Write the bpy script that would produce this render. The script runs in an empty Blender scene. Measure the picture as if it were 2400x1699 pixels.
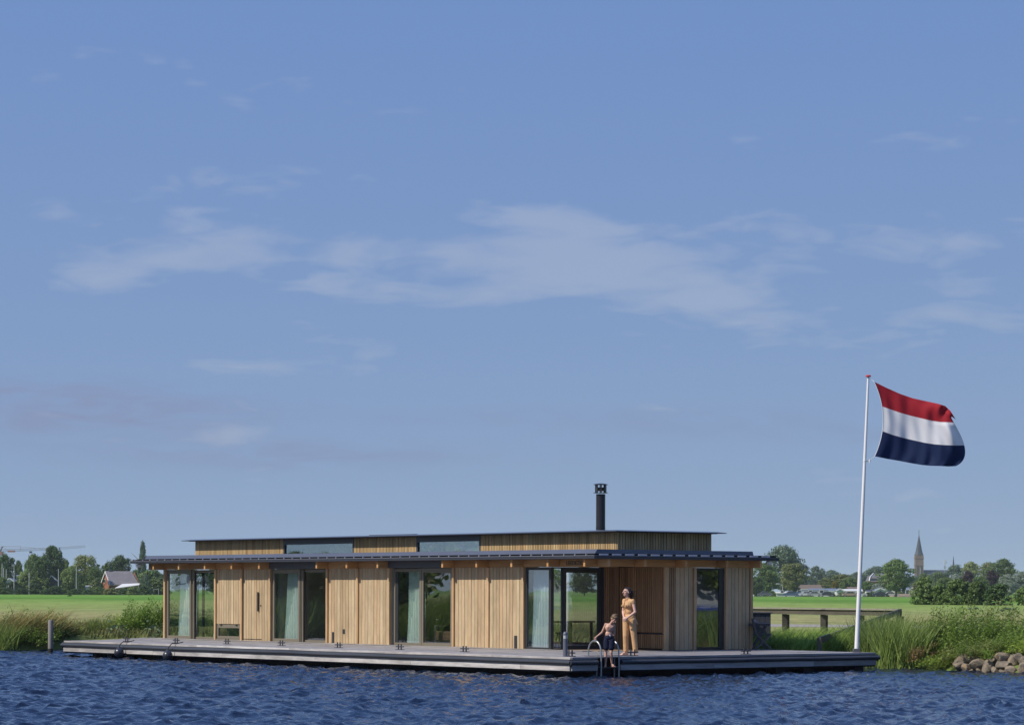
import bpy, bmesh, math, random
import numpy as np
from mathutils import Vector, Matrix

random.seed(11)
RNG = np.random.default_rng(11)
SC = bpy.context.scene
COL = SC.collection
PI = math.pi
rad = math.radians

# ------------------------------------------------------------------ camera
CAMH = 2.1
ROLL = 0.00327
cam = bpy.data.cameras.new('camera')
camo = bpy.data.objects.new('camera', cam)
COL.objects.link(camo)
SC.camera = camo
cam.sensor_width = 36.0
cam.lens = 98.07
cam.shift_y = 0.2222
cam.clip_start = 0.1
cam.clip_end = 20000
camo.matrix_world = Matrix.Translation((0, 0, CAMH)) @ Matrix.Rotation(rad(90), 4, 'X') @ Matrix.Rotation(ROLL, 4, 'Z')

# ------------------------------------------------------------------ sun direction
HA = math.atan2(.6188, .7855)            # heading of the house's short side
CX, SY = math.cos(HA), math.sin(HA)
_l = (-math.cos(rad(15)), math.sin(rad(15)))
SUN2 = (CX * _l[0] - SY * _l[1], SY * _l[0] + CX * _l[1])
SUN_EL = rad(45.5)
sdir = Vector((SUN2[0] * math.cos(SUN_EL), SUN2[1] * math.cos(SUN_EL), math.sin(SUN_EL)))
sun = bpy.data.lights.new('sun', 'SUN')
sun.energy = 4.4
sun.angle = rad(0.5)
sun.color = (1.0, 0.93, 0.82)
suno = bpy.data.objects.new('sun', sun)
COL.objects.link(suno)
suno.rotation_euler = sdir.to_track_quat('Z', 'Y').to_euler()
suno.location = (-40, -20, 60)

# ------------------------------------------------------------------ world
def build_world():
    w = bpy.data.worlds.new('World')
    SC.world = w
    w.use_nodes = True
    nt = w.node_tree
    nt.nodes.clear()
    N, L = nt.nodes.new, nt.links.new
    out = N('ShaderNodeOutputWorld')
    bg = N('ShaderNodeBackground')
    bg.inputs['Strength'].default_value = 0.1
    sky = N('ShaderNodeTexSky')
    sky.sky_type = 'NISHITA'
    sky.sun_disc = False
    sky.sun_elevation = SUN_EL
    sky.sun_rotation = math.atan2(SUN2[0], SUN2[1])
    sky.air_density = 1.0
    sky.dust_density = 0.3
    sky.ozone_density = 1.5
    tc = N('ShaderNodeTexCoord')
    mp = N('ShaderNodeMapping')
    mp.inputs['Scale'].default_value = (1, 1, 1.15)
    mp.inputs['Location'].default_value = (0, 0, 0.135)
    L(tc.outputs['Generated'], mp.inputs[0])
    L(mp.outputs[0], sky.inputs[0])
    def math_(op, a, b=None, c=None, clamp=False):
        n = N('ShaderNodeMath'); n.operation = op; n.use_clamp = clamp
        for i, v in enumerate((a, b, c)):
            if v is None: continue
            if isinstance(v, (int, float)): n.inputs[i].default_value = v
            else: L(v, n.inputs[i])
        return n.outputs[0]
    # colour grade of the whole dome (clear, slightly polarised look)
    sp = N('ShaderNodeSeparateColor')
    L(sky.outputs[0], sp.inputs[0])
    cb = N('ShaderNodeCombineColor')
    for ch, (g, p) in enumerate(((SKR), (SKG), (SKB))):
        L(math_('MULTIPLY', math_('POWER', math_('MULTIPLY', sp.outputs[ch], 0.1), p), g * 10), cb.inputs[ch])   # the factors 0.1 and 10 are the strength below, taken out and put back
    # clouds: a thin broken layer, laid out on the dome by direction
    xyz = N('ShaderNodeSeparateXYZ')
    L(tc.outputs['Generated'], xyz.inputs[0])
    az = math_('ARCTAN2', xyz.outputs[0], xyz.outputs[1])
    el = math_('ARCSINE', xyz.outputs[2])
    zc = math_('MAXIMUM', xyz.outputs[2], 0.02)
    v = N('ShaderNodeCombineXYZ')
    L(math_('MULTIPLY', az, 17.0), v.inputs[0])
    L(math_('MULTIPLY', math_('POWER', math_('ADD', zc, .02), .8), 52.0), v.inputs[1])
    def noise(scale, detail, rough, off, dist=0.0):
        m = N('ShaderNodeMapping'); m.inputs['Location'].default_value = (off, off * .7, off * .3)
        L(v.outputs[0], m.inputs[0])
        n = N('ShaderNodeTexNoise'); n.inputs['Scale'].default_value = scale
        n.inputs['Detail'].default_value = detail; n.inputs['Roughness'].default_value = rough
        n.inputs['Distortion'].default_value = dist
        L(m.outputs[0], n.inputs[0])
        return n.outputs[0]
    n1 = noise(1.0, 4, .48, 3.1, .5)
    n2 = noise(2.4, 5, .52, 9.4, .6)
    # where the larger banks of cloud stand: azimuth, elevation, half widths (deg), amount
    banks = [(.9, 6.7, 2.3, .75, 1.0), (3.6, 6.6, 2.9, .9, 1.15), (4.0, 5.9, 1.8, .5, .8), (.55, 7.75, 1.5, .4, .85), (-4.3, 7.0, 2.6, .6, .75),
             (-3.2, 6.0, 1.9, .55, .8), (-2.7, 4.9, 1.3, .35, .6), (-7.0, 7.2, 2.0, .7, .6), (8.8, 6.1, 1.9, .9, 1.0), (-5.5, 9.2, 1.6, .45, .4), (-3.4, 7.9, 1.2, .3, .45),
             (-2.0, 8.9, 1.5, .35, .35), (-3.4, 2.95, 2.0, .35, .55), (-8.2, 3.3, 3.4, .55, .45), (-6.5, 4.3, 1.8, .3, .35), (-5.0, 10.2, 1.5, .3, .4), (-1.2, 7.0, 1.6, .4, .8), (-8.5, 6.3, 1.5, .5, .9), (-6.2, 8.2, 1.6, .4, .6), (-9.5, 7.6, 1.4, .4, .6), (-6.8, 6.7, 1.6, .35, .6), (-1.0, 5.9, 1.3, .3, .4), (1.0, 6.3, 1.5, .4, .5), (5.6, 7.4, 1.2, .3, .4), (-2.2, 9.9, 1.6, .3, .3), (-2.5, 10.6, 1.0, .25, .25), (-.5, 4.6, 1.2, .25, .4), (7.6, 5.0, 2.2, .35, .5), (3.4, 5.2, 3.0, .3, .5),
             (9.2, 3.9, 2.5, .3, .25), (3.0, 3.4, 3.5, .3, .2)]
    acc = None
    for a0, e0, ra, re, amt in banks:
        da = math_('MULTIPLY', math_('SUBTRACT', az, rad(a0)), 1 / rad(ra))
        de = math_('MULTIPLY', math_('SUBTRACT', el, rad(e0)), 1 / rad(re))
        q = math_('ADD', math_('MULTIPLY', da, da), math_('MULTIPLY', de, de))
        g = math_('MULTIPLY', math_('EXPONENT', math_('MULTIPLY', q, -1.0)), amt)
        acc = g if acc is None else math_('ADD', acc, g)
    # elsewhere over the dome: the same kind of sparse cloud
    outside = math_('MULTIPLY', math_('SUBTRACT', noise(.35, 2, .5, 21.0), .52, None), 3.0, clamp=True)
    far = math_('MULTIPLY', math_('SUBTRACT', math_('ABSOLUTE', az), .2), 8.0, clamp=True)
    acc = math_('ADD', acc, math_('MULTIPLY', outside, far))
    tex = math_('ADD', math_('MULTIPLY', n1, .6), math_('MULTIPLY', n2, .4))
    den = math_('ADD', math_('MULTIPLY', acc, .40), math_('SUBTRACT', math_('MULTIPLY', tex, 2.1), 1.30))
    den = math_('MAXIMUM', math_('MULTIPLY', den, 1.15), 0.0)
    den = math_('SMOOTH_MIN', den, .36, .34)
    den = math_('MAXIMUM', den, 0.0, clamp=True)
    mix = N('ShaderNodeMix'); mix.data_type = 'RGBA'
    L(den, mix.inputs[0])
    mix.inputs[7].default_value = (4.9, 5.35, 6.4, 1)
    # low grey-mauve banks, in shade, near the horizon
    acc = None
    for a0, e0, ra, re, amt in [(-8.5, 3.55, 3.2, .5, 1.0), (-4.6, 2.75, 3.8, .28, .9), (2.2, 3.5, 4.5, .25, .45), (-9.5, 4.0, 2.0, .3, .6), (6.5, 3.2, 3.0, .2, .35)]:
        da = math_('MULTIPLY', math_('SUBTRACT', az, rad(a0)), 1 / rad(ra)); de = math_('MULTIPLY', math_('SUBTRACT', el, rad(e0)), 1 / rad(re))
        q = math_('ADD', math_('MULTIPLY', da, da), math_('MULTIPLY', de, de))
        g = math_('MULTIPLY', math_('EXPONENT', math_('MULTIPLY', q, -1.0)), amt)
        acc = g if acc is None else math_('ADD', acc, g)
    d2 = math_('MULTIPLY', math_('MULTIPLY', acc, math_('SUBTRACT', math_('MULTIPLY', n2, 2.4), .62)), 1.0, clamp=True)
    mixb = N('ShaderNodeMix'); mixb.data_type = 'RGBA'
    L(d2, mixb.inputs[0]); L(cb.outputs[0], mixb.inputs[6]); mixb.inputs[7].default_value = (2.35, 2.85, 4.6, 1)
    L(mixb.outputs[2], mix.inputs[6])
    L(mix.outputs[2], bg.inputs[0])
    L(bg.outputs[0], out.inputs[0])

SKR, SKG, SKB = (.665, .71), (.575, .49), (.560, .01)
build_world()
SC.view_settings.view_transform = 'Standard'
SC.view_settings.look = 'None'
SC.view_settings.exposure = 0.0
SC.view_settings.gamma = 1.0
SC.render.engine = 'CYCLES'
SC.cycles.max_bounces = 8
SC.cycles.transparent_max_bounces = 24
SC.cycles.volume_bounces = 1
SC.cycles.caustics_reflective = False
SC.cycles.caustics_refractive = False

# ------------------------------------------------------------------ measuring helpers (photograph pixel -> place in the world)
FPX, PX, PY = 6538.0, 1200.0, 1383.0
def ray(x, y):
    u, v = x - PX, y - PY
    ca, sa = math.cos(ROLL), math.sin(ROLL)
    return ((u * ca + v * sa) / FPX, 1.0, -(-u * sa + v * ca) / FPX)
def at(x, y, Y):
    d = ray(x, y)
    return Vector((d[0] * Y, Y, CAMH + d[2] * Y))
def onz(x, y, z):
    d = ray(x, y); t = (z - CAMH) / d[2]
    return Vector((d[0] * t, t, z))
DZ = 0.49                                  # top of the deck above the water
P0 = onz(1339, 1540, DZ)
def loc2w(x, y, z=0.0):
    return Vector((P0.x + CX * x - SY * y, P0.y + SY * x + CX * y, z))
def w2loc(X, Y):
    dx, dy = X - P0.x, Y - P0.y
    return (CX * dx + SY * dy, -SY * dx + CX * dy)
def lz(x, y, z=DZ):
    p = onz(x, y, z); return w2loc(p.x, p.y)

# ------------------------------------------------------------------ object helpers
def tag(o, label=None, cat=None, group=None, kind=None):
    if label: o['label'] = label
    if cat: o['category'] = cat
    if group: o['group'] = group
    if kind: o['kind'] = kind
    return o
def empty(name, loc=(0, 0, 0), rz=0.0, label=None, cat=None, group=None):
    o = bpy.data.objects.new(name, None)
    o.empty_display_size = .2
    COL.objects.link(o)
    o.location = loc; o.rotation_euler = (0, 0, rz)
    return tag(o, label, cat, group)
def link(name, me, mat=None, parent=None, loc=None, rz=None, scale=None):
    o = bpy.data.objects.new(name, me)
    COL.objects.link(o)
    if mat is not None and len(me.materials) == 0: me.materials.append(mat)
    if parent is not None: o.parent = parent
    if loc is not None: o.location = loc
    if rz is not None: o.rotation_euler = (0, 0, rz)
    if scale is not None: o.scale = scale
    return o
def copy_tree(o, parent=None):
    c = o.copy(); COL.objects.link(c)
    if parent is not None: c.parent = parent
    for ch in o.children: copy_tree(ch, c)
    return c
def np_mesh(name, V, F, smooth=False):
    V = np.asarray(V, dtype=np.float32).reshape(-1, 3); F = np.asarray(F, dtype=np.int32)
    k = F.shape[1]
    me = bpy.data.meshes.new(name)
    me.vertices.add(len(V)); me.vertices.foreach_set('co', V.ravel())
    me.loops.add(F.size); me.loops.foreach_set('vertex_index', F.ravel())
    me.polygons.add(len(F))
    me.polygons.foreach_set('loop_start', np.arange(0, F.size, k, dtype=np.int32))
    me.polygons.foreach_set('loop_total', np.full(len(F), k, dtype=np.int32))
    if smooth: me.polygons.foreach_set('use_smooth', np.ones(len(F), dtype=bool))
    me.update(calc_edges=True)
    return me
class MB:
    """collects simple solids into one mesh"""
    def __init__(s): s.v = []; s.f = []
    def add(s, vs, fs):
        b = len(s.v); s.v += [tuple(v) for v in vs]; s.f += [tuple(i + b for i in f) for f in fs]; return s
    def box(s, x0, x1, y0, y1, z0, z1):
        if x0 > x1: x0, x1 = x1, x0
        if y0 > y1: y0, y1 = y1, y0
        if z0 > z1: z0, z1 = z1, z0
        return s.add([(x0,y0,z0),(x1,y0,z0),(x1,y1,z0),(x0,y1,z0),(x0,y0,z1),(x1,y0,z1),(x1,y1,z1),(x0,y1,z1)],
              [(0,3,2,1),(4,5,6,7),(0,1,5,4),(1,2,6,5),(2,3,7,6),(3,0,4,7)])
    def prism(s, poly, z0, z1):
        n = len(poly)
        vs = [(x, y, z0) for x, y in poly] + [(x, y, z1) for x, y in poly]
        fs = [tuple(range(n - 1, -1, -1)), tuple(range(n, 2 * n))] + [(i, (i + 1) % n, n + (i + 1) % n, n + i) for i in range(n)]
        return s.add(vs, fs)
    def hexa(s, p):      # 8 points, bottom 4 then top 4
        return s.add(p, [(0,3,2,1),(4,5,6,7),(0,1,5,4),(1,2,6,5),(2,3,7,6),(3,0,4,7)])
    def bar(s, a, b, w, h=None, up=(0, 0, 1)):
        h = w if h is None else h
        a, b = Vector(a), Vector(b); d = (b - a).normalized(); u = Vector(up)
        if abs(d.dot(u)) > .98: u = Vector((1, 0, 0))
        r = d.cross(u).normalized(); u = r.cross(d).normalized()
        r *= w / 2; u *= h / 2
        return s.hexa([a - r - u, a + r - u, b + r - u, b - r - u, a - r + u, a + r + u, b + r + u, b - r + u])
    def tube(s, pts, rs, n=8, cap=True):
        pts = [Vector(p) for p in pts]
        if isinstance(rs, (int, float)): rs = [rs] * len(pts)
        b = len(s.v); prev = None
        for i, p in enumerate(pts):
            d = (pts[min(i + 1, len(pts) - 1)] - pts[max(i - 1, 0)]).normalized()
            if prev is None:
                u = Vector((0, 0, 1)) if abs(d.z) < .9 else Vector((1, 0, 0))
            else: u = prev
            r = d.cross(u).normalized(); u = r.cross(d).normalized(); prev = u
            for k in range(n):
                a = 2 * PI * k / n
                s.v.append(tuple(p + rs[i] * (math.cos(a) * r + math.sin(a) * u)))
        for i in range(len(pts) - 1):
            for k in range(n):
                s.f.append((b + i*n + k, b + i*n + (k+1) % n, b + (i+1)*n + (k+1) % n, b + (i+1)*n + k))
        if cap:
            s.f.append(tuple(b + k for k in range(n - 1, -1, -1))); s.f.append(tuple(b + (len(pts)-1)*n + k for k in range(n)))
        return s
    def lathe(s, prof, n=16, c=(0, 0, 0)):
        b = len(s.v)
        for r, z in prof:
            for k in range(n):
                a = 2 * PI * k / n
                s.v.append((c[0] + r * math.cos(a), c[1] + r * math.sin(a), c[2] + z))
        for i in range(len(prof) - 1):
            for k in range(n):
                s.f.append((b + i*n + k, b + i*n + (k+1) % n, b + (i+1)*n + (k+1) % n, b + (i+1)*n + k))
        s.f.append(tuple(b + k for k in range(n - 1, -1, -1))); s.f.append(tuple(b + (len(prof)-1)*n + k for k in range(n)))
        return s
    def mesh(s, name, smooth=False, bevel=0.0):
        me = bpy.data.meshes.new(name); me.from_pydata(s.v, [], s.f)
        if bevel > 0:
            bm = bmesh.new(); bm.from_mesh(me)
            bmesh.ops.bevel(bm, geom=bm.edges[:], offset=bevel, segments=1, affect='EDGES')
            bm.to_mesh(me); bm.free()
        if smooth:
            for p in me.polygons: p.use_smooth = True
            me.set_sharp_from_angle(angle=rad(40))
        me.update(); return me
    def build(s, name, mat, parent=None, smooth=False, bevel=0.0, loc=None, rz=None):
        return link(name, s.mesh(name, smooth, bevel), mat, parent, loc, rz)

# ------------------------------------------------------------------ materials
def mat_base(name):
    m = bpy.data.materials.new(name); m.use_nodes = True
    nt = m.node_tree; p = nt.nodes['Principled BSDF']
    return m, nt, p
def simple(name, col, rough=.6, metal=0.0, var=.12, scale=3.0, spec=.5, stretch=(1, 1, 1), objvar=.0, bump=0.0, bscale=None, trans=0.0):
    """base colour broken up by noise; objvar adds a random tone per object"""
    m, nt, p = mat_base(name)
    N, L = nt.nodes.new, nt.links.new
    tc = N('ShaderNodeTexCoord'); mp = N('ShaderNodeMapping'); mp.inputs['Scale'].default_value = stretch
    oi = N('ShaderNodeObjectInfo')
    ad = N('ShaderNodeVectorMath'); ad.operation = 'ADD'
    mu = N('ShaderNodeMath'); mu.operation = 'MULTIPLY'; mu.inputs[1].default_value = 37.0
    L(oi.outputs['Random'], mu.inputs[0])
    L(tc.outputs['Object'], ad.inputs[0]); L(mu.outputs[0], ad.inputs[1])
    L(ad.outputs[0], mp.inputs[0])
    n = N('ShaderNodeTexNoise'); n.inputs['Scale'].default_value = scale; n.inputs['Detail'].default_value = 5; n.inputs['Roughness'].default_value = .6
    L(mp.outputs[0], n.inputs[0])
    mr = N('ShaderNodeMapRange'); mr.inputs[1].default_value = .25; mr.inputs[2].default_value = .75
    mr.inputs[3].default_value = 1 - var; mr.inputs[4].default_value = 1 + var
    L(n.outputs[0], mr.inputs[0])
    o2 = N('ShaderNodeMapRange'); o2.inputs[3].default_value = 1 - objvar; o2.inputs[4].default_value = 1 + objvar
    L(oi.outputs['Random'], o2.inputs[0])
    m2 = N('ShaderNodeMath'); m2.operation = 'MULTIPLY'
    L(mr.outputs[0], m2.inputs[0]); L(o2.outputs[0], m2.inputs[1])
    vm = N('ShaderNodeVectorMath'); vm.operation = 'SCALE'; vm.inputs[0].default_value = col[:3]
    L(m2.outputs[0], vm.inputs['Scale'])
    L(vm.outputs[0], p.inputs['Base Color'])
    p.inputs['Roughness'].default_value = rough; p.inputs['Metallic'].default_value = metal
    p.inputs['Specular IOR Level'].default_value = spec
    if bump:
        b = N('ShaderNodeBump'); b.inputs['Strength'].default_value = bump; b.inputs['Distance'].default_value = .02
        n2 = N('ShaderNodeTexNoise'); n2.inputs['Scale'].default_value = bscale or scale * 3; n2.inputs['Detail'].default_value = 6
        L(mp.outputs[0], n2.inputs[0]); L(n2.outputs[0], b.inputs['Height']); L(b.outputs[0], p.inputs['Normal'])
    return m
def wood(name, c1, c2, c3, rough=.6, along='z', scale=1.0, objvar=.14, warm=.5, seedmul=91.0, stuffvar=None, stain=.12):
    """boards: per-board tone between three colours, fine grain along one axis"""
    m, nt, p = mat_base(name)
    N, L = nt.nodes.new, nt.links.new
    tc = N('ShaderNodeTexCoord'); oi = N('ShaderNodeObjectInfo')
    rnd = oi.outputs['Random']
    if stuffvar:                                   # many boards in one mesh: tone from the board's own position
        sx = N('ShaderNodeSeparateXYZ'); L(tc.outputs['Object'], sx.inputs[0])
        ax, per = stuffvar
        d = N('ShaderNodeMath'); d.operation = 'DIVIDE'; d.inputs[1].default_value = per
        if ax == 'xy':
            aa = N('ShaderNodeMath'); aa.operation = 'ADD'; L(sx.outputs[0], aa.inputs[0]); L(sx.outputs[1], aa.inputs[1]); L(aa.outputs[0], d.inputs[0])
        else: L(sx.outputs['xyz'.index(ax)], d.inputs[0])
        fl = N('ShaderNodeMath'); fl.operation = 'FLOOR'; L(d.outputs[0], fl.inputs[0])
        wn = N('ShaderNodeTexWhiteNoise'); wn.noise_dimensions = '1D'; L(fl.outputs[0], wn.inputs['W'])
        rnd = wn.outputs['Value']
    mu = N('ShaderNodeMath'); mu.operation = 'MULTIPLY'; mu.inputs[1].default_value = seedmul; L(rnd, mu.inputs[0])
    ad = N('ShaderNodeVectorMath'); ad.operation = 'ADD'; L(tc.outputs['Object'], ad.inputs[0]); L(mu.outputs[0], ad.inputs[1])
    mp = N('ShaderNodeMapping')
    st = {'z': (14, 14, .8), 'x': (.8, 14, 14), 'y': (14, .8, 14)}[along]
    mp.inputs['Scale'].default_value = st; L(ad.outputs[0], mp.inputs[0])
    n = N('ShaderNodeTexNoise'); n.inputs['Scale'].default_value = 1.6 * scale; n.inputs['Detail'].default_value = 8; n.inputs['Roughness'].default_value = .65; n.inputs['Distortion'].default_value = .3
    L(mp.outputs[0], n.inputs[0])
    cr = N('ShaderNodeValToRGB'); cr.color_ramp.elements[0].position = 0.0; cr.color_ramp.elements[0].color = (*c1, 1)
    cr.color_ramp.elements[1].position = 1.0; cr.color_ramp.elements[1].color = (*c3, 1)
    e = cr.color_ramp.elements.new(warm); e.color = (*c2, 1)
    w2 = N('ShaderNodeTexWhiteNoise'); w2.noise_dimensions = '1D'
    m3 = N('ShaderNodeMath'); m3.operation = 'MULTIPLY'; m3.inputs[1].default_value = 513.7; L(rnd, m3.inputs[0]); L(m3.outputs[0], w2.inputs['W'])
    L(w2.outputs['Value'], cr.inputs[0])
    mr = N('ShaderNodeMapRange'); mr.inputs[1].default_value = .3; mr.inputs[2].default_value = .7; mr.inputs[3].default_value = .80; mr.inputs[4].default_value = 1.14
    L(n.outputs[0], mr.inputs[0])
    o2 = N('ShaderNodeMapRange'); o2.inputs[3].default_value = 1 - objvar; o2.inputs[4].default_value = 1 + objvar; L(rnd, o2.inputs[0])
    mm = N('ShaderNodeMath'); mm.operation = 'MULTIPLY'; L(mr.outputs[0], mm.inputs[0]); L(o2.outputs[0], mm.inputs[1])
    ns = N('ShaderNodeTexNoise'); ns.inputs['Scale'].default_value = 1.1; ns.inputs['Detail'].default_value = 5; ns.inputs['Roughness'].default_value = .7
    ms_ = N('ShaderNodeMapping'); ms_.inputs['Scale'].default_value = {'z': (1.5, 1.5, .8), 'x': (.5, 2, 3), 'y': (2, .5, 3)}[along]; L(ad.outputs[0], ms_.inputs[0]); L(ms_.outputs[0], ns.inputs[0])
    mt = N('ShaderNodeMapRange'); mt.inputs[1].default_value = .38; mt.inputs[2].default_value = .62; mt.inputs[3].default_value = 1 - stain * 1.4; mt.inputs[4].default_value = 1 + stain * .6; L(ns.outputs[0], mt.inputs[0])
    m5 = N('ShaderNodeMath'); m5.operation = 'MULTIPLY'; L(mm.outputs[0], m5.inputs[0]); L(mt.outputs[0], m5.inputs[1])
    vm = N('ShaderNodeVectorMath'); vm.operation = 'SCALE'; L(cr.outputs[0], vm.inputs[0]); L(m5.outputs[0], vm.inputs['Scale'])
    L(vm.outputs[0], p.inputs['Base Color'])
    p.inputs['Roughness'].default_value = rough; p.inputs['Specular IOR Level'].default_value = .3
    b = N('ShaderNodeBump'); b.inputs['Strength'].default_value = .25; b.inputs['Distance'].default_value = .01
    L(n.outputs[0], b.inputs['Height']); L(b.outputs[0], p.inputs['Normal'])
    return m
def foliage(name, col, col2, var=.35, rough=.55, trans=.25, scale=.9, objvar=.22):
    m, nt, p = mat_base(name)
    N, L = nt.nodes.new, nt.links.new
    tc = N('ShaderNodeTexCoord'); oi = N('ShaderNodeObjectInfo')
    n = N('ShaderNodeTexNoise'); n.inputs['Scale'].default_value = scale; n.inputs['Detail'].default_value = 4; n.inputs['Roughness'].default_value = .7
    L(tc.outputs['Object'], n.inputs[0])
    g = N('ShaderNodeNewGeometry')
    a = N('ShaderNodeMath'); a.operation = 'ADD'; L(n.outputs[0], a.inputs[0])
    r = N('ShaderNodeMath'); r.operation = 'MULTIPLY_ADD'; r.inputs[1].default_value = .7; r.inputs[2].default_value = -.35
    L(g.outputs['Random Per Island'], r.inputs[0]); L(r.outputs[0], a.inputs[1])
    mx = N('ShaderNodeMix'); mx.data_type = 'RGBA'; mx.clamp_factor = True
    L(a.outputs[0], mx.inputs[0]); mx.inputs[6].default_value = (*col, 1); mx.inputs[7].default_value = (*col2, 1)
    o2 = N('ShaderNodeMapRange'); o2.inputs[3].default_value = 1 - objvar; o2.inputs[4].default_value = 1 + objvar; L(oi.outputs['Random'], o2.inputs[0])
    vm = N('ShaderNodeVectorMath'); vm.operation = 'SCALE'; L(mx.outputs[2], vm.inputs[0]); L(o2.outputs[0], vm.inputs['Scale'])
    L(vm.outputs[0], p.inputs['Base Color'])
    p.inputs['Roughness'].default_value = rough; p.inputs['Specular IOR Level'].default_value = .35
    tr = N('ShaderNodeBsdfTranslucent'); L(vm.outputs[0], tr.inputs[0])
    ms = N('ShaderNodeMixShader'); ms.inputs[0].default_value = trans
    L(p.outputs[0], ms.inputs[1]); L(tr.outputs[0], ms.inputs[2])
    L(ms.outputs[0], nt.nodes['Material Output'].inputs['Surface'])
    return m
def glass_mat(name, tint=(.955, .975, .965), ior=1.9):
    m, nt, p = mat_base(name)
    N, L = nt.nodes.new, nt.links.new
    t = N('ShaderNodeBsdfTransparent'); t.inputs[0].default_value = (*tint, 1)
    g = N('ShaderNodeBsdfGlossy'); g.inputs['Roughness'].default_value = .01; g.inputs[0].default_value = (.95, .97, 1, 1)
    ge = N('ShaderNodeNewGeometry'); dt = N('ShaderNodeVectorMath'); dt.operation = 'DOT_PRODUCT'
    L(ge.outputs['Incoming'], dt.inputs[0]); L(ge.outputs['Normal'], dt.inputs[1])
    ab = N('ShaderNodeMath'); ab.operation = 'ABSOLUTE'; L(dt.outputs['Value'], ab.inputs[0])
    iv = N('ShaderNodeMath'); iv.operation = 'SUBTRACT'; iv.inputs[0].default_value = 1.0; L(ab.outputs[0], iv.inputs[1])
    pw = N('ShaderNodeMath'); pw.operation = 'POWER'; pw.inputs[1].default_value = 5.0; L(iv.outputs[0], pw.inputs[0])
    f = N('ShaderNodeMath'); f.operation = 'MULTIPLY_ADD'; f.inputs[1].default_value = .9; f.inputs[2].default_value = .16; L(pw.outputs[0], f.inputs[0])
    nz = N('ShaderNodeTexNoise'); nz.inputs['Scale'].default_value = 1.3; nz.inputs['Detail'].default_value = 1
    tc = N('ShaderNodeTexCoord'); L(tc.outputs['Object'], nz.inputs[0])
    b = N('ShaderNodeBump'); b.inputs['Strength'].default_value = .06; b.inputs['Distance'].default_value = .02
    L(nz.outputs[0], b.inputs['Height']); L(b.outputs[0], g.inputs['Normal'])
    ms = N('ShaderNodeMixShader'); L(f.outputs[0], ms.inputs[0]); L(t.outputs[0], ms.inputs[1]); L(g.outputs[0], ms.inputs[2])
    L(ms.outputs[0], nt.nodes['Material Output'].inputs['Surface'])
    return m

M = {}
M['cedar'] = wood('cedar_planks', (.475, .345, .20), (.545, .425, .265), (.515, .36, .21), rough=.6, along='z', objvar=.08)
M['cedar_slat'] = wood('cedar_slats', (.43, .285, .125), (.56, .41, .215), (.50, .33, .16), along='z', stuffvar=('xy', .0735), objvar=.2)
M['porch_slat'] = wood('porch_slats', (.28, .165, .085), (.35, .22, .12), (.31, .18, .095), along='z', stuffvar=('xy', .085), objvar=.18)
M['larch'] = wood('larch_beams', (.50, .26, .10), (.56, .31, .13), (.60, .36, .17), along='x', objvar=.08)
M['larch_y'] = wood('larch_beams_long', (.50, .26, .10), (.56, .31, .13), (.60, .36, .17), along='y', objvar=.08)
M['post_wood'] = wood('post_wood', (.50, .32, .17), (.55, .38, .21), (.58, .38, .22), along='z', objvar=.06)
M['grey_y'] = wood('weathered_deck_long', (.30, .285, .28), (.36, .345, .34), (.33, .30, .285), along='y', stuffvar=('x', .145), objvar=.1, stain=.26)
M['grey_x'] = wood('weathered_deck_cross', (.30, .285, .28), (.36, .345, .34), (.33, .30, .285), along='x', stuffvar=('y', .145), objvar=.1, stain=.26)
M['fascia_y'] = wood('weathered_fascia_lit', (.46, .43, .42), (.58, .56, .55), (.50, .46, .44), along='y', scale=.8, objvar=.1, stain=.26)  # long side: paler, the sun on it is put into the colour
M['fascia_x'] = wood('weathered_fascia_shaded', (.30, .28, .28), (.36, .35, .35), (.32, .30, .29), along='x', scale=.8, objvar=.1, stain=.26)  # same weathered boards, darker: this side's shade is put into the colour
M['rubber'] = simple('rubber_tube', (.045, .048, .055), rough=.38, var=.35, scale=1.2, stretch=(1, .3, 3))
M['roof_metal'] = simple('roof_metal', (.075, .085, .11), rough=.38, var=.12, scale=.7, spec=.6)
M['roof_dark'] = simple('roof_edge', (.035, .040, .055), rough=.5, var=.1)
M['panel_light'] = simple('roof_panel_edge', (.50, .50, .55), rough=.5, var=.1)
M['trim'] = simple('roof_trim', (.17, .18, .22), rough=.4, var=.1)
M['gutter'] = simple('roof_sheet', (.085, .095, .125), rough=.3, var=.12, scale=.8, spec=.7)
M['lintel'] = simple('grey_cladding', (.085, .090, .105), rough=.5, var=.06)
M['frame'] = simple('bronze_frame', (.185, .160, .120), rough=.45, var=.08)
M['frame_dark'] = simple('dark_frame', (.03, .032, .035), rough=.4, var=.1)
M['black'] = simple('black_steel', (.018, .019, .023), rough=.35, var=.2)
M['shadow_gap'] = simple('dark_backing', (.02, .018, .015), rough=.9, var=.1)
M['hull'] = simple('pontoon_hull', (.012, .012, .013), rough=.8, var=.3)
M['alu'] = simple('ladder_alu', (.36, .38, .40), rough=.35, metal=.6, var=.1, scale=6)
M['white_paint'] = simple('white_paint', (.80, .80, .80), rough=.35, var=.03)
M['white_wall'] = simple('white_render', (.70, .70, .68), rough=.8, var=.05)
M['room_wall'] = simple('room_wall', (.50, .52, .47), rough=.9, var=.04)
M['room_floor'] = simple('room_floor', (.30, .22, .15), rough=.5, var=.1)
M['bollard'] = simple('bollard_grey', (.115, .125, .16), rough=.4, var=.06)
M['clear'] = simple('lamp_lens', (.5, .52, .52), rough=.2, var=.1)
M['buoy'] = simple('black_vinyl', (.028, .030, .038), rough=.3, var=.2, spec=.6)
M['piling'] = wood('piling_wood', (.26, .24, .22), (.31, .29, .27), (.24, .22, .20), along='z', objvar=.05)
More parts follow.
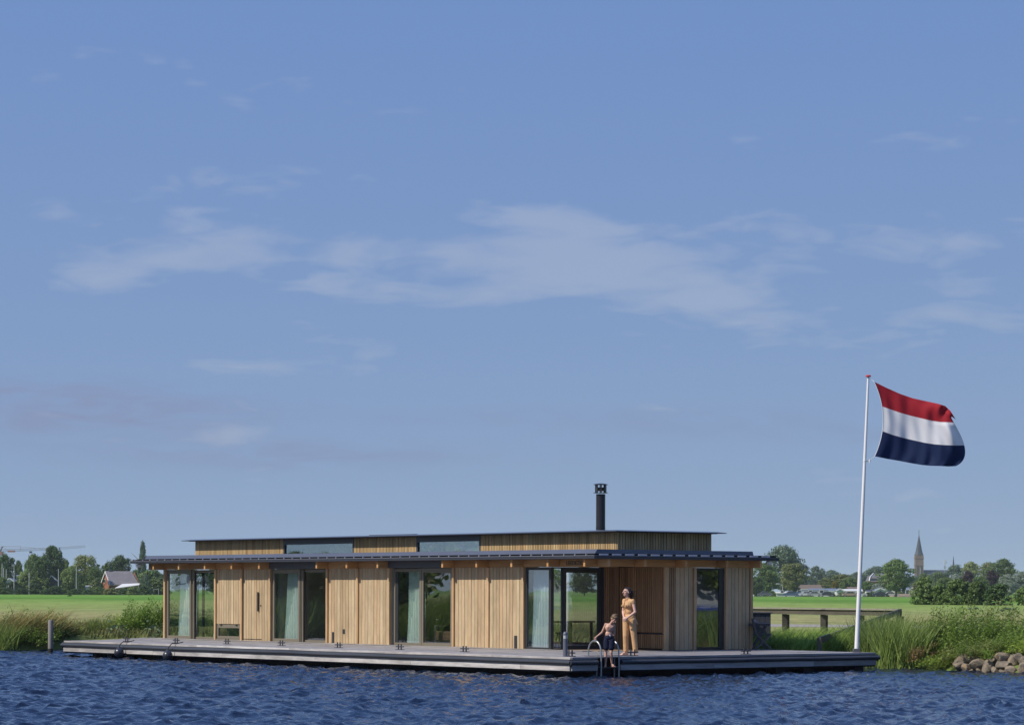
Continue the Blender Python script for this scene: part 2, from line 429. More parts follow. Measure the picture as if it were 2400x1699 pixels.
M['rail_top_lit'] = wood('rail_top_lit', (.28, .26, .22), (.33, .30, .26), (.26, .24, .20), along='x', objvar=.1)  # paler than the boards below: light on the top put into the colour
M['rail_wood_shaded'] = wood('rail_wood_shaded', (.095, .085, .068), (.13, .115, .09), (.085, .08, .065), along='x', objvar=.12)  # darkened wood: shade on the near side is put into the colour
M['chair_dark'] = simple('chair_wood', (.05, .052, .062), rough=.5, var=.2, scale=6)
M['glass'] = glass_mat('window_glass')
M['curtain'] = simple('mint_curtain', (.78, .90, .85), rough=.9, var=.05)
M['curtain_blue'] = simple('pale_blue_curtain', (.74, .86, .90), rough=.9, var=.05)
M['curtain_dark'] = simple('dark_curtain', (.12, .10, .08), rough=.9, var=.05)
M['iron'] = simple('cleat_iron', (.04, .04, .045), rough=.45, var=.2)
M['rope'] = simple('black_rope', (.02, .02, .022), rough=.8, var=.2)

# ------------------------------------------------------------------ setting: water
def build_water():
    xs = np.concatenate([-np.geomspace(400, 21, 30), np.arange(-20, 20.01, .055), np.geomspace(21, 400, 30)])
    ys = np.concatenate([np.array([-400, -200, -100, -40, 0, 20, 30]), np.arange(38, 60, .085), np.arange(60, 98.01, .11), np.geomspace(100, 160, 12)])
    X, Y = np.meshgrid(xs, ys)
    Z = np.zeros_like(X); DX = np.zeros_like(X); DY = np.zeros_like(X)
    rng = np.random.default_rng(5)
    fade = np.clip((Y - 20) / 15, 0, 1) * np.clip((24 - np.abs(X)) / 3, 0, 1) * np.clip((100 - Y) / 4, .25, 1)
    # calmer close to the bank and in the lee of the deck
    wind = rad(-28)                       # waves travel to the right and a little toward the camera
    for i in range(120):
        lam = float(np.exp(rng.uniform(math.log(.22), math.log(2.6))))
        th = wind + rng.normal(0, .55)
        k = 2 * PI / lam
        amp = .0112 * lam ** .6 / (1 + (lam / 1.3) ** 2) * rng.uniform(.5, 1.3) * .9
        kx, ky = math.cos(th) * k, math.sin(th) * k
        ph = kx * X + ky * Y + rng.uniform(0, 2 * PI)
        if lam < .75: amp *= 1.2
        grp = .55 + .45 * np.sin(X * math.cos(th + 1.2) * k * .13 + Y * math.sin(th + 1.2) * k * .11 + rng.uniform(0, 6.3))
        a = amp * grp * fade
        s = np.sin(ph)
        Z += a * s
        q = .9
        DX += q * a * math.cos(th) * np.cos(ph); DY += q * a * math.sin(th) * np.cos(ph)
    X2, Y2 = X + DX, Y + DY
    ny, nx = X.shape
    idx = np.arange(nx * ny).reshape(ny, nx)
    F = np.stack([idx[:-1, :-1], idx[:-1, 1:], idx[1:, 1:], idx[1:, :-1]], -1).reshape(-1, 4)
    V = np.stack([X2, Y2, Z], -1).reshape(-1, 3)
    me = np_mesh('water', V, F, smooth=True)
    m, nt, p = mat_base('lake_water')
    N, L = nt.nodes.new, nt.links.new
    p.inputs['Base Color'].default_value = (.007, .017, .040, 1)
    p.inputs['Roughness'].default_value = .06
    p.inputs['IOR'].default_value = 1.34
    p.inputs['Specular IOR Level'].default_value = .5
    tc = N('ShaderNodeTexCoord'); mp = N('ShaderNodeMapping'); mp.inputs['Scale'].default_value = (1, 1.0, 1)
    mp.inputs['Rotation'].default_value = (0, 0, rad(25))
    L(tc.outputs['Object'], mp.inputs[0])
    n = N('ShaderNodeTexNoise'); n.inputs['Scale'].default_value = 5.5; n.inputs['Detail'].default_value = 4; n.inputs['Roughness'].default_value = .6
    L(mp.outputs[0], n.inputs[0])
    b = N('ShaderNodeBump'); b.inputs['Strength'].default_value = .7; b.inputs['Distance'].default_value = .04
    L(n.outputs[0], b.inputs['Height']); L(b.outputs[0], p.inputs['Normal'])
    o = link('water', me, m)
    tag(o, kind='structure')
build_water()

# ------------------------------------------------------------------ setting: land
SHORE = [(-400, 60), (-150, 80), (-60, 88), (-35, 91.5), (-24, 93.2), (-17.3, 94.4), (-15.3, 95.1), (-12.5, 96.0), (-9.5, 97.2), (-6, 97.6), (-2, 94.5),
         (2, 88.5), (5.5, 83.5), (8.3, 79.5), (10.2, 76.9), (11.9, 74.2), (13.2, 72.1), (15.5, 68.5), (20, 63), (30, 50), (50, 28), (90, -20), (200, -300)]
LZ = 0.6
def build_land():
    pts = np.array(SHORE, float)
    # fan directions
    n = len(pts)
    dirs = []
    for i in range(n):
        a = math.atan2(pts[i][0], pts[i][1] + 40)
        dirs.append((math.sin(a), math.cos(a)))
    dirs = np.array(dirs)
    for i in range(n):                           # near the right shore push inland sideways
        if pts[i][1] < 92 and pts[i][0] > 0:
            dirs[i] = dirs[i] * .6 + np.array((.75, .5)); dirs[i] /= np.linalg.norm(dirs[i])
    # densify
    t = np.linspace(0, n - 1, (n - 1) * 5 + 1)
    P = np.stack([np.interp(t, range(n), pts[:, 0]), np.interp(t, range(n), pts[:, 1])], 1)
    D = np.stack([np.interp(t, range(n), dirs[:, 0]), np.interp(t, range(n), dirs[:, 1])], 1)
    offs = np.array([-.6, -.05, .25, .8, 1.6, 3, 6, 12, 25, 45, 80, 140, 230, 330, 450, 600, 800, 1100, 1800, 3500, 12000])
    zs = np.array([-.6, -.05, .22, .42, .52, .58, .6, .6, .6, .6, .6, .6, .6, .6, .6, .6, .6, .6, .6, .6, .6])
    rng = np.random.default_rng(3)
    V = []
    for j, (o, z) in enumerate(zip(offs, zs)):
        q = P + D * o
        zz = np.full(len(q), z) + (rng.normal(0, .04, len(q)) if 1 < j < 7 else 0)
        V.append(np.column_stack([q, zz]))
    V = np.array(V); nr, nc = V.shape[:2]
    idx = np.arange(nr * nc).reshape(nr, nc)
    F = np.stack([idx[:-1, :-1], idx[:-1, 1:], idx[1:, 1:], idx[1:, :-1]], -1).reshape(-1, 4)
    me = np_mesh('meadow', V.reshape(-1, 3), F, smooth=True)
    m, nt, p = mat_base('meadow_grass')
    N, L = nt.nodes.new, nt.links.new
    tc = N('ShaderNodeTexCoord'); xyz = N('ShaderNodeSeparateXYZ'); L(tc.outputs['Object'], xyz.inputs[0])
    mp = N('ShaderNodeMapping'); mp.inputs['Scale'].default_value = (.035, .012, 1); L(tc.outputs['Object'], mp.inputs[0])
    n = N('ShaderNodeTexNoise'); n.inputs['Scale'].default_value = 1.0; n.inputs['Detail'].default_value = 5; n.inputs['Roughness'].default_value = .6
    L(mp.outputs[0], n.inputs[0])
    # mown and unmown strips across the field
    lg = N('ShaderNodeMath'); lg.operation = 'LOGARITHM'; lg.inputs[1].default_value = 10; L(xyz.outputs[1], lg.inputs[0])
    ad = N('ShaderNodeMath'); ad.operation = 'MULTIPLY_ADD'; ad.inputs[1].default_value = .34; L(n.outputs[0], ad.inputs[0]); L(lg.outputs[0], ad.inputs[2])
    mr = N('ShaderNodeMapRange'); mr.inputs[1].default_value = 2.05; mr.inputs[2].default_value = 3.02; L(ad.outputs[0], mr.inputs[0])
    cr = N('ShaderNodeValToRGB'); L(mr.outputs[0], cr.inputs[0])
    els = cr.color_ramp.elements
    els[0].position = 0; els[0].color = (.14, .19, .05, 1)
    els[1].position = 1; els[1].color = (.13, .23, .04, 1)
    for pos, c in ((.12, (.17, .20, .06)), (.22, (.26, .27, .10)), (.34, (.30, .285, .12)), (.44, (.25, .285, .095)), (.58, (.23, .30, .08)), (.68, (.20, .30, .065)), (.76, (.095, .21, .025)), (.9, (.14, .28, .035))):
        e = els.new(pos); e.color = (*c, 1)
    n3 = N('ShaderNodeTexNoise'); n3.inputs['Scale'].default_value = 1.0; n3.inputs['Detail'].default_value = 7; n3.inputs['Roughness'].default_value = .75
    mp3 = N('ShaderNodeMapping'); mp3.inputs['Scale'].default_value = (.9, .12, 1); L(tc.outputs['Object'], mp3.inputs[0]); L(mp3.outputs[0], n3.inputs[0])
    m2 = N('ShaderNodeMapRange'); m2.inputs[1].default_value = .3; m2.inputs[2].default_value = .7; m2.inputs[3].default_value = .62; m2.inputs[4].default_value = 1.32; L(n3.outputs[0], m2.inputs[0])
    vm = N('ShaderNodeVectorMath'); vm.operation = 'SCALE'; L(cr.outputs[0], vm.inputs[0]); L(m2.outputs[0], vm.inputs['Scale'])
    L(vm.outputs[0], p.inputs['Base Color']); p.inputs['Roughness'].default_value = .95; p.inputs['Specular IOR Level'].default_value = .1
    o = link('meadow', me, m)
    tag(o, kind='structure')
    # bed under the water so the lake has a bottom at the bank
build_land()

# ------------------------------------------------------------------ houseboat
PTS = DZ
HB = empty('houseboat', loc2w(0, 0, 0), HA, 'low modern timber houseboat with long flat dark roof moored behind its grey deck', 'houseboat')
A0 = 4.60            # long facade plane (local x)
B0 = 4.50            # short facade plane (local y)
YB = [4.53 + 1.567 * i for i in range(15)]     # bay lines along the long facade, last = 26.47
ZT = 2.73            # head of the walls / underside of the beams
ZE = 2.935           # underside of the eaves
XR = 10.15           # right end of the short facade
YL = 26.47
plank_me = {}
def plank_mesh(w, h):
    k = (round(w, 3), round(h, 3))
    if k not in plank_me:
        plank_me[k] = MB().box(0, .022, 0, w, 0, h).mesh('plank', bevel=.003)
        plank_me[k].materials.append(M['cedar'])
    return plank_me[k]
def planks_long(y0, y1, z0=PTS + .01, z1=ZT, n=None, x=A0, parent=HB):
    """vertical boards on the long facade, facing local -x"""
    L_ = y1 - y0; n = n or round(L_ / .145); w = L_ / n
    me = plank_mesh(w - .013, z1 - z0)
    for i in range(n):
        o = link('plank', me, None, parent, (x - .002 * (i % 2) + random.uniform(-.002, .002), y0 + i * w + .0065, z0))
def planks_short(x0, x1, z0=PTS + .01, z1=ZT, n=None, y=B0, parent=HB):
    L_ = x1 - x0; n = n or round(L_ / .12); w = L_ / n
    me = plank_mesh(w - .013, z1 - z0)
    for i in range(n):
        o = link('plank', me, None, parent, (x0 + i * w + .0065, y + .022 + random.uniform(-.002, .002), z0), rz=-PI / 2)
# backing wall (hollow house)
def wall(*b):
    return MB().box(*b).build('wall', M['room_wall'], HB)
for a, b, z0 in ((9.16, 10.78, PTS), (7.66, 9.16, PTS), (15.51, 17.09, PTS), (13.90, 15.51, PTS), (21.80, 23.28, PTS + .56), (20.2, 21.80, PTS)):
    wall(A0 + .045, A0 + .16, a + .001, b - .001, z0, ZE - .07)
    MB().box(A0 + .024, A0 + .044, a + .001, b - .001, z0, ZT).build('backing', M['shadow_gap'], HB)
for a, b in ((7.02, 7.95), (9.2, XR)):
    wall(a, b, B0 + .045, B0 + .16, PTS, ZE - .07)
    MB().box(a, b, B0 + .024, B0 + .044, PTS, ZT).build('backing', M['shadow_gap'], HB)
for a, b in ((B0 + .17, 8.0), (13.4, 18.3), (19.15, 24.2), (26.0, YL)):      # rear wall with glazed openings
    wall(XR - .14, XR, a, b, PTS, ZT)
wall(7.0, XR - .15, YL - .13, YL, PTS, ZT)
MB().box(A0 + .15, XR - .15, B0 + .15, YL - .1, PTS - .02, PTS + .012).build('floor', M['room_floor'], HB)
MB().box(A0 + .03, XR, B0 + .03, YL, ZE - .06, ZE - .01).build('ceiling', M['white_wall'], HB)
for q in ((A0 + .3, 9.9, 20.12, 20.24), (A0 + 1.9, 9.9, 17.02, 17.14), (8.0, 8.1, 6.75, 8.4), (A0 + 3.1, 9.9, 13.6, 13.72)):
    MB().box(*q, PTS + .012, ZE - .07).build('room_divider', M['room_wall'], HB)
# planks bay by bay
planks_long(23.28 - 1.41, 23.27, z0=PTS + .52, n=10)          # above the small vent window
planks_long(20.22, 21.79 - .09, n=10)
planks_long(15.53, 17.02, n=10)
planks_long(13.93, 15.44, n=10)
planks_long(9.24, 10.75, n=10)
planks_long(7.68, 9.15, n=10)
# posts between the bays (proud of the boards), side faces catch the shade
post_me = MB().box(-.05, .06, -.045, .045, PTS + .004, ZT).mesh('post', bevel=.004); post_me.materials.append(M['post_wood'])
for y in (26.40, 23.32, 21.79, 20.17, 17.07, 15.487, 13.90, 10.80, 9.197, 7.64):
    link('post', post_me, None, HB, (A0, y, 0))
for x in (8.03, 9.19, 10.12):
    o = link('post', post_me, None, HB, (x, B0 + .01, 0), rz=PI / 2)
link('post', post_me, None, HB, (4.74, YL + .02, 0), rz=PI / 2)
# short facade boards
planks_short(7.34, 7.97, n=4)
planks_short(9.25, 10.06, n=6)
# fine slats around the porch
def slats(name, mat, a, b, fixed, axis, z0, z1, per=.085, face=1, parent=HB, depth=.03, gap=.022, kind='stuff'):
    mb = MB(); n = max(1, round((b - a) / per)); w = (b - a) / n
    for i in range(n):
        s0, s1 = a + i * w + gap / 2, a + (i + 1) * w - gap / 2
        if axis == 'y': mb.box(fixed, fixed + depth * face, s0, s1, z0, z1)
        else: mb.box(s0, s1, fixed, fixed + depth * face, z0, z1)
    o = mb.build(name, mat, parent)
    if kind: o['kind'] = kind
    return o
bk = MB()
C1 = 6.45            # back plane of the porch
XP = 7.0             # side wall of the porch with the bench
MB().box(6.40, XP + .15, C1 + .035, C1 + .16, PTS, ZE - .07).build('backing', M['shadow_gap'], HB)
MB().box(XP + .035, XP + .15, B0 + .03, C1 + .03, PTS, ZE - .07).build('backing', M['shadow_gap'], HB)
MB().box(A0 + .09, XP, 6.47, 6.53, ZT + .002, ZE - .07).build('fascia_board', M['larch'], HB)
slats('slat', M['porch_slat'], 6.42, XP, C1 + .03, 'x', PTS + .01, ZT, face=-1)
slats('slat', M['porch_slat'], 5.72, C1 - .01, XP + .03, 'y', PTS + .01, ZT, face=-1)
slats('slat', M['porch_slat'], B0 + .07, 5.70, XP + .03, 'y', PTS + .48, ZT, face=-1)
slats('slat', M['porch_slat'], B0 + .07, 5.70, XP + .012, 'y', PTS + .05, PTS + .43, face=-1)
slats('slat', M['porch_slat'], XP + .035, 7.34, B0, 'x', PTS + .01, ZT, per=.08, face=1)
MB().box(XP - .03, XP + .04, B0 + .07, 5.70, PTS + .435, PTS + .46).build('bench_top', M['black'], HB)
MB().box(XP - .02, XP + .10, B0 - .005, B0 + .07, PTS + .004, ZT).build('corner_post', M['post_wood'], HB)

# beams: joists sticking out under the eaves and the boards between them
jo = MB().box(-.42, .06, -.04, .04, ZT, ZE).mesh('joist', bevel=.004); jo.materials.append(M['larch'])
for i, y in enumerate(YB):
    if i in (9, 5): continue               # over the two middle windows the joists are left out (grey head boards instead)
    link('joist', jo, None, HB, (A0 - .001, y + (.0 if i else .03), .0))
for i in range(14):
    y0, y1 = YB[i] + .041 + (.03 if i == 0 else 0), YB[i + 1] - .041
    if i in (4, 5, 8, 9): continue
    MB().box(A0 - .03, A0 + .03, y0, y1, ZT + .003, ZE).build('fascia_board', M['larch_y'], HB)
for i in (4, 8):
    MB().box(A0 - .07, A0 + .03, YB[i] + .042, YB[i + 2] - .042, ZT + .003, ZE).build('head_board', M['lintel'], HB)
joB = MB().box(-.04, .04, -.42, .06, ZT, ZE).mesh('joist', bevel=.004); joB.materials.append(M['larch_y'])
XJ = [A0 + .04, 5.9, 7.35, 8.85, 10.1]
for x in XJ: link('joist', joB, None, HB, (x, B0 - .001, 0))
for a, b in zip(XJ[:-1], XJ[1:]):
    MB().box(a + .041, b - .041, B0 - .03, B0 + .03, ZT + .003, ZE).build('fascia_board', M['larch'], HB)
MB().box(A0 - .02, A0 + .05, YL + .05, YL + .95, ZT + .002, ZE).build('beam', M['larch_y'], HB)
MB().box(A0 + .05, A0 + .6, YL + .90, YL + .95, ZT + .002, ZE).build('beam', M['larch'], HB)
MB().box(XR, XR + .40, B0 + .5, B0 + .57, ZT + .002, ZE).build('beam', M['larch'], HB)

# lettering cut in the beam above the glass corner
def lettering():
    cu = bpy.data.curves.new('lettering', 'FONT'); cu.body = 'LEEDEZIC'; cu.size = 1.0; cu.extrude = .004; cu.align_x = 'LEFT'
    cu.space_character = 1.05
    cu.offset = .012
    tmp = bpy.data.objects.new('lettering_tmp', cu); COL.objects.link(tmp)
    dg = bpy.context.evaluated_depsgraph_get()
    me = bpy.data.meshes.new_from_object(tmp.evaluated_get(dg)); me.name = 'lettering'
    bpy.data.objects.remove(tmp, do_unlink=True)
    co = np.array([v.co[:] for v in me.vertices])
    w, h = co[:, 0].max() - co[:, 0].min(), co[:, 1].max() - co[:, 1].min()
    y_start, y_end, hz = 5.765, 5.06, .108
    sx, sz = (y_start - y_end) / w, hz / h
    for v in me.vertices:
        x, y, z = v.co
        v.co = (A0 - .034 - z, y_start - (x - co[:, 0].min()) * sx, 2.775 + (y - co[:, 1].min()) * sz)
    me.materials.clear(); me.materials.append(M['black'])
    o = link('lettering', me, None, HB)
    o['label'] = 'dark capital letters on the beam'
lettering()

# eaves slab, raised dark roof sheets, upstand
EX0, EX1, EY0, EY1 = 4.075, 10.73, 4.02, 27.75
roof = MB()
roof.box(EX0, EX1, EY0, EY1, ZE, ZE + .072)
R = roof.build('roof', M['roof_dark'], HB, bevel=.006)
e = MB().box(EX0 - .015, EX1 + .015, EY0 - .015, EY1 + .015, ZE + .072, ZE + .088).build('roof_trim', M['trim'], R)
MB().box(EX0 + .06, EX1 - .06, EY0 + .06, EY1 - .06, ZE + .088, ZE + .13).build('roof_gap', M['shadow_gap'], R)
tk = MB().box(0, .05, 0, .012, 0, .04).mesh('clip'); tk.materials.append(M['panel_light'])
y = EY0 + .35
while y < EY1 - .1:
    link('clip', tk, None, R, (EX0 + .005, y, ZE + .089)); y += .4615
bl = MB().box(0, .30, 0, .05, 0, .038).mesh('spacer', bevel=.003); bl.materials.append(M['panel_light'])
x = EX0 + .19
while x < EX1 - .2:
    link('spacer', bl, None, R, (x, EY0 + .004, ZE + .089)); x += .448
MB().box(EX0 + .03, EX1 - .02, EY0 + .02, EY1 - .4, ZE + .128, ZE + .139).build('roof_sheet', M['roof_dark'], R)
# sloping zinc skirt up to the clerestory
SK0, SK1 = (4.42, 10.0, 4.42, 27.0), (4.66, 9.6, 4.62, 26.8)
zk0, zk1 = ZE + .13, 3.185
a, b = SK0, SK1
sk = MB().hexa([(EX0+.12, EY0+.12, zk0), (EX1-.85, EY0+.12, zk0), (EX1-.85, EY1-.7, zk0), (EX0+.12, EY1-.7, zk0),
                (EX0+.22, EY0+.14, zk1), (EX1-.87, EY0+.14, zk1), (EX1-.87, EY1-.72, zk1), (EX0+.22, EY1-.72, zk1)])
sk.build('roof_skirt', M['gutter'], R)

# small round cameras / lamps under the eaves corners
for x, y in ((EX0 + .2, EY1 - .25), (EX1 - .25, EY0 + .15)):
    MB().lathe([(.02, 0), (.075, -.01), (.085, -.05), (.07, -.10), (.03, -.125), (.005, -.13)], 14, (x, y, ZE)).build('eaves_lamp', M['white_paint'], HB, smooth=True)

# clerestory
QX0, QX1, QY0, QY1 = 5.45, 8.85, 4.72, 25.95
ZC = 3.655
def win_band(y0, y1):
    f = MB()
    f.box(QX0 - .01, QX0 + .05, y0, y1, ZC - .165, ZC)                        # grey head
    f.box(QX0 - .005, QX0 + .05, y0, y0 + .05, 3.1, ZC - .166).box(QX0 - .005, QX0 + .05, y1 - .05, y1, 3.1, ZC - .166)
    w_ = f.build('clerestory_window', M['lintel'], HB)
    MB().box(QX0 + .02, QX0 + .028, y0 + .05, y1 - .05, 3.1, ZC - .166).build('pane', M['glass'], w_)
win_band(16.95, 20.75); win_band(10.7, 13.75)
for y0, y1 in ((20.75, QY1 - .035), (13.75, 16.95), (QY0 + .035, 10.7)):
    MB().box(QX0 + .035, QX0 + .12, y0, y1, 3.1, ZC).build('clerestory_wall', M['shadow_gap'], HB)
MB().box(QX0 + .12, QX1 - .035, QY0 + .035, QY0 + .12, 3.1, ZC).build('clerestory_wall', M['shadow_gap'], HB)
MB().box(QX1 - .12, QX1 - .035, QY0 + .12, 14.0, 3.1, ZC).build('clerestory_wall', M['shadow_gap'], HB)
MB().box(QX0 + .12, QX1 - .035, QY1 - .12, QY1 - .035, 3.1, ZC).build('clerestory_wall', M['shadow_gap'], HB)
MB().box(QX1 - .10, QX1 - .09, 14.0, QY1 - .12, 3.1, ZC).build('clerestory_rear_pane', M['glass'], HB)
for y0, y1 in ((20.76, QY1), (13.76, 16.94), (QY0 + .03, 10.69)):
    slats('slat', M['cedar_slat'], y0, y1, QX0 + .03, 'y', 3.1, ZC, per=.0735, face=-1)
slats('slat', M['cedar_slat'], QX0, QX1, QY0 + .03, 'x', 3.1, ZC, per=.098, face=-1)
rt = MB().hexa([(QX0-.30, QY0-.30, ZC+.012), (QX1+.28, QY0-.30, ZC+.012), (QX1+.28, QY1+.36, ZC+.012), (QX0-.30, QY1+.36, ZC+.012),
                (QX0-.30, QY0-.30, ZC+.03), (QX1+.28, QY0-.30, ZC+.03), (QX1+.28, QY1+.36, ZC+.03), (QX0-.30, QY1+.36, ZC+.03)])
rt.box(QX0 - .12, QX1 + .1, QY0 - .12, QY1 + .2, ZC, ZC + .0125)
UR = rt.build('upper_roof', M['roof_dark'], HB)
MB().hexa([(QX0-.29, QY0-.29, ZC+.0305), (QX1+.27, QY0-.29, ZC+.0305), (QX1+.27, QY1+.35, ZC+.0305), (QX0-.29, QY1+.35, ZC+.0305),
           (QX0-.1, QY0-.1, ZC+.06), (QX1+.1, QY0-.1, ZC+.06), (QX1+.1, QY1+.1, ZC+.06), (QX0-.1, QY1+.1, ZC+.06)]).build('roof_skin', M['gutter'], UR)
MB().box(QX0 + .1, QX0 + .22, 14.0, 16.28, ZC + .04, ZC + .085).build('skylight', M['roof_metal'], HB)
# chimney
CHX, CHY = 6.75, 6.95
ch = MB().tube([(CHX, CHY, ZC), (CHX, CHY, ZC + 1.10)], .128, 20)
ch.tube([(CHX, CHY, ZC + .15), (CHX, CHY, ZC + .18)], .134, 20)
CH = ch.build('chimney', M['black'], HB, smooth=True)
cp = MB().lathe([(.10, 0), (.205, 0), (.205, .012), (.12, .014)], 24, (CHX, CHY, ZC + 1.13))
cp.lathe([(.112, 0), (.112, .10)], 24, (CHX, CHY, ZC + 1.185))
cp.lathe([(.205, 0), (.205, .01), (.13, .03), (.05, .04)], 24, (CHX, CHY, ZC + 1.355))
for k in range(8):
    a_ = k * PI / 4 + .2
    cp.bar((CHX + .145 * math.cos(a_), CHY + .145 * math.sin(a_), ZC + 1.12), (CHX + .145 * math.cos(a_), CHY + .145 * math.sin(a_), ZC + 1.37), .03, .012)
cp.build('chimney_cap', M['black'], CH, smooth=True)
MB().lathe([(.135, 0), (.20, .0), (.135, .06)], 20, (CHX, CHY, ZC + .05)).build('flashing', M['roof_metal'], CH)

# ---- windows: frame (part) > pane
def window_long(y0, y1, z0, z1, fr=.07, depth=.06, x=A0 + .02, mat='frame', split=None, topbar=.0, name='window'):
    f = MB()
    f.box(x, x + depth, y0, y0 + fr, z0, z1).box(x, x + depth, y1 - fr, y1, z0, z1)
    f.box(x + .001, x + depth - .001, y0 + fr, y1 - fr, z0, z0 + fr * 1.15).box(x + .001, x + depth - .001, y0 + fr, y1 - fr, z1 - fr * 1.5, z1)
    w_ = f.build(name, M[mat], HB, bevel=.003)
    MB().box(x + .028, x + .034, y0 + fr, y1 - fr, z0 + fr * 1.15, z1 - fr * 1.5).build('pane', M['glass'], w_)
    return w_
def big_window(ya, yb):
    """two sashes, the far one set forward; ya < yb (yb = far / left in the photo)"""
    ym = (ya + yb) / 2
    window_long(ym - .02, yb, PTS + .012, ZT - .005, fr=.085, x=A0 + .015)          # left sash in the photo, in front
    MB().box(A0 + .08, A0 + .12, ya + .03, ya + .09, PTS + .02, ZT - .02).build('frame_strip', M['frame'], HB)
    window_long(ya, ym - .06, PTS + .02, ZT - .015, fr=.06, x=A0 + .085)
    MB().box(A0 + .10, A0 + .15, ym - .14, ym - .02, PTS + .02, ZT - .02).build('pocket', M['frame_dark'], HB)
    g = MB().box(A0 + .02, A0 + .07, ym - .20, ym - .155, PTS + .02, ZT - .02).box(A0 + .02, A0 + .07, ym - .11, ym - .075, PTS + .02, ZT - .02)
    g.build('frame_strip', M['frame'], HB)
    MB().box(A0 - .02, A0 + .15, ya, yb, PTS + .002, PTS + .016).build('sill', M['frame'], HB)
big_window(23.42, 26.32)
big_window(17.16, 20.08)
# third unit: the near sash stands forward, the far one slid back
window_long(12.36, 13.80, PTS + .02, ZT - .015, fr=.06, x=A0 + .085)
window_long(10.90, 12.36, PTS + .012, ZT - .005, fr=.085, x=A0 + .015)
MB().box(A0 + .02, A0 + .07, 12.38, 12.47, PTS + .02, ZT - .02).build('frame_strip', M['frame'], HB)
MB().box(A0 + .10, A0 + .15, 13.62, 13.80, PTS + .02, ZT - .02).build('pocket', M['frame_dark'], HB)
MB().box(A0 - .02, A0 + .15, 10.88, 13.82, PTS + .002, PTS + .016).build('sill', M['frame'], HB)
# small hopper window under the boards
window_long(21.89, 23.24, PTS + .06, PTS + .50, fr=.07, x=A0 + .0, name='vent_window')
MB().box(A0 - .02, A0 + .1, 21.87, 23.27, PTS + .01, PTS + .058).build('sill', M['frame'], HB)
for y in (22.1, 23.0):
    MB().box(A0 - .035, A0, y - .06, y + .06, PTS + .485, PTS + .505).build('hinge', M['iron'], HB)
# door details
MB().box(A0 - .055, A0 - .02, 20.80, 20.86, 1.42, 2.02).box(A0 - .03, A0, 20.81, 20.85, 1.5, 1.55).box(A0 - .03, A0, 20.81, 20.85, 1.9, 1.95).build('door_handle', M['frame_dark'], HB, bevel=.006)
MB().tube([(A0 - .02, 20.72, 1.60), (A0 + .01, 20.72, 1.60)], .022, 12).build('door_lock', M['frame_dark'], HB)
MB().box(A0 - .012, A0 - .001, 20.66, 21.68, PTS + .06, PTS + .075).build('door_threshold', M['shadow_gap'], HB)
# vent boxes near the foot of the boards
for y, z0, z1, w in ((16.78, .50, .84, .10), (16.22, .79, .93, .12), (7.98, .50, .86, .13)):
    MB().box(A0 - .012, A0 + .02, y - w / 2, y + w / 2, z0, z1).build('vent', M['frame_dark'], HB, bevel=.003)
# glass corner of the living room and the tall door
window_long(6.52, 7.56, PTS + .01, ZT - .003, fr=.05, x=A0 + .01, mat='frame_dark')
def window_short(x0, x1, y, z0, z1, fr, mat='frame_dark', depth=.06, rfr=None, name='window', top=1.3):
    f = MB(); rfr = rfr or fr
    f.box(x0, x0 + fr, y, y + depth, z0, z1).box(x1 - rfr, x1, y, y + depth, z0, z1)
    f.box(x0 + fr, x1 - rfr, y + .001, y + depth - .001, z0, z0 + fr).box(x0 + fr, x1 - rfr, y + .001, y + depth - .001, z1 - fr * top, z1)
    w_ = f.build(name, M[mat], HB, bevel=.003)
    MB().box(x0 + fr, x1 - rfr, y + .028, y + .034, z0 + fr, z1 - fr * top).build('pane', M['glass'], w_)
    return w_
window_short(4.68, 5.02, 6.47, PTS + .01, ZT - .003, .03)
window_short(5.02, 6.36, 6.45, PTS + .012, ZT - .003, .11, name='glass_door')
MB().box(4.60, 4.68, 6.46, 6.52, PTS + .01, ZT - .002).build('frame_post', M['frame_dark'], HB)
MB().box(6.36, 6.42, 6.40, 6.52, PTS + .01, ZT - .002).build('frame_post', M['frame_dark'], HB)
# tall window in the short facade
window_short(8.08, 9.13, B0 + .02, PTS + .03, ZT - .003, .05, rfr=.17)
# far side glazing seen through the rooms
for a, b in ((8.0, 13.4), (18.3, 19.15), (24.2, 26.0)):
    MB().box(XR - .1, XR - .09, a, b, PTS, ZT).build('rear_pane', M['glass'], HB)
    MB().box(XR - .12, XR - .07, (a + b) / 2 - .04, (a + b) / 2 + .04, PTS, ZT).box(XR - .12, XR - .07, a, b, PTS, PTS + .08).build('rear_frame', M['frame_dark'], HB)
MB().box(A0 + .14, 7.0, YL - .1, YL - .09, PTS, ZT).build('rear_pane', M['glass'], HB)
MB().box(6.0, 6.08, YL - .12, YL - .07, PTS, ZT).box(A0 + .14, 7.0, YL - .12, YL - .07, ZT - .12, ZT).build('rear_frame', M['frame_dark'], HB)

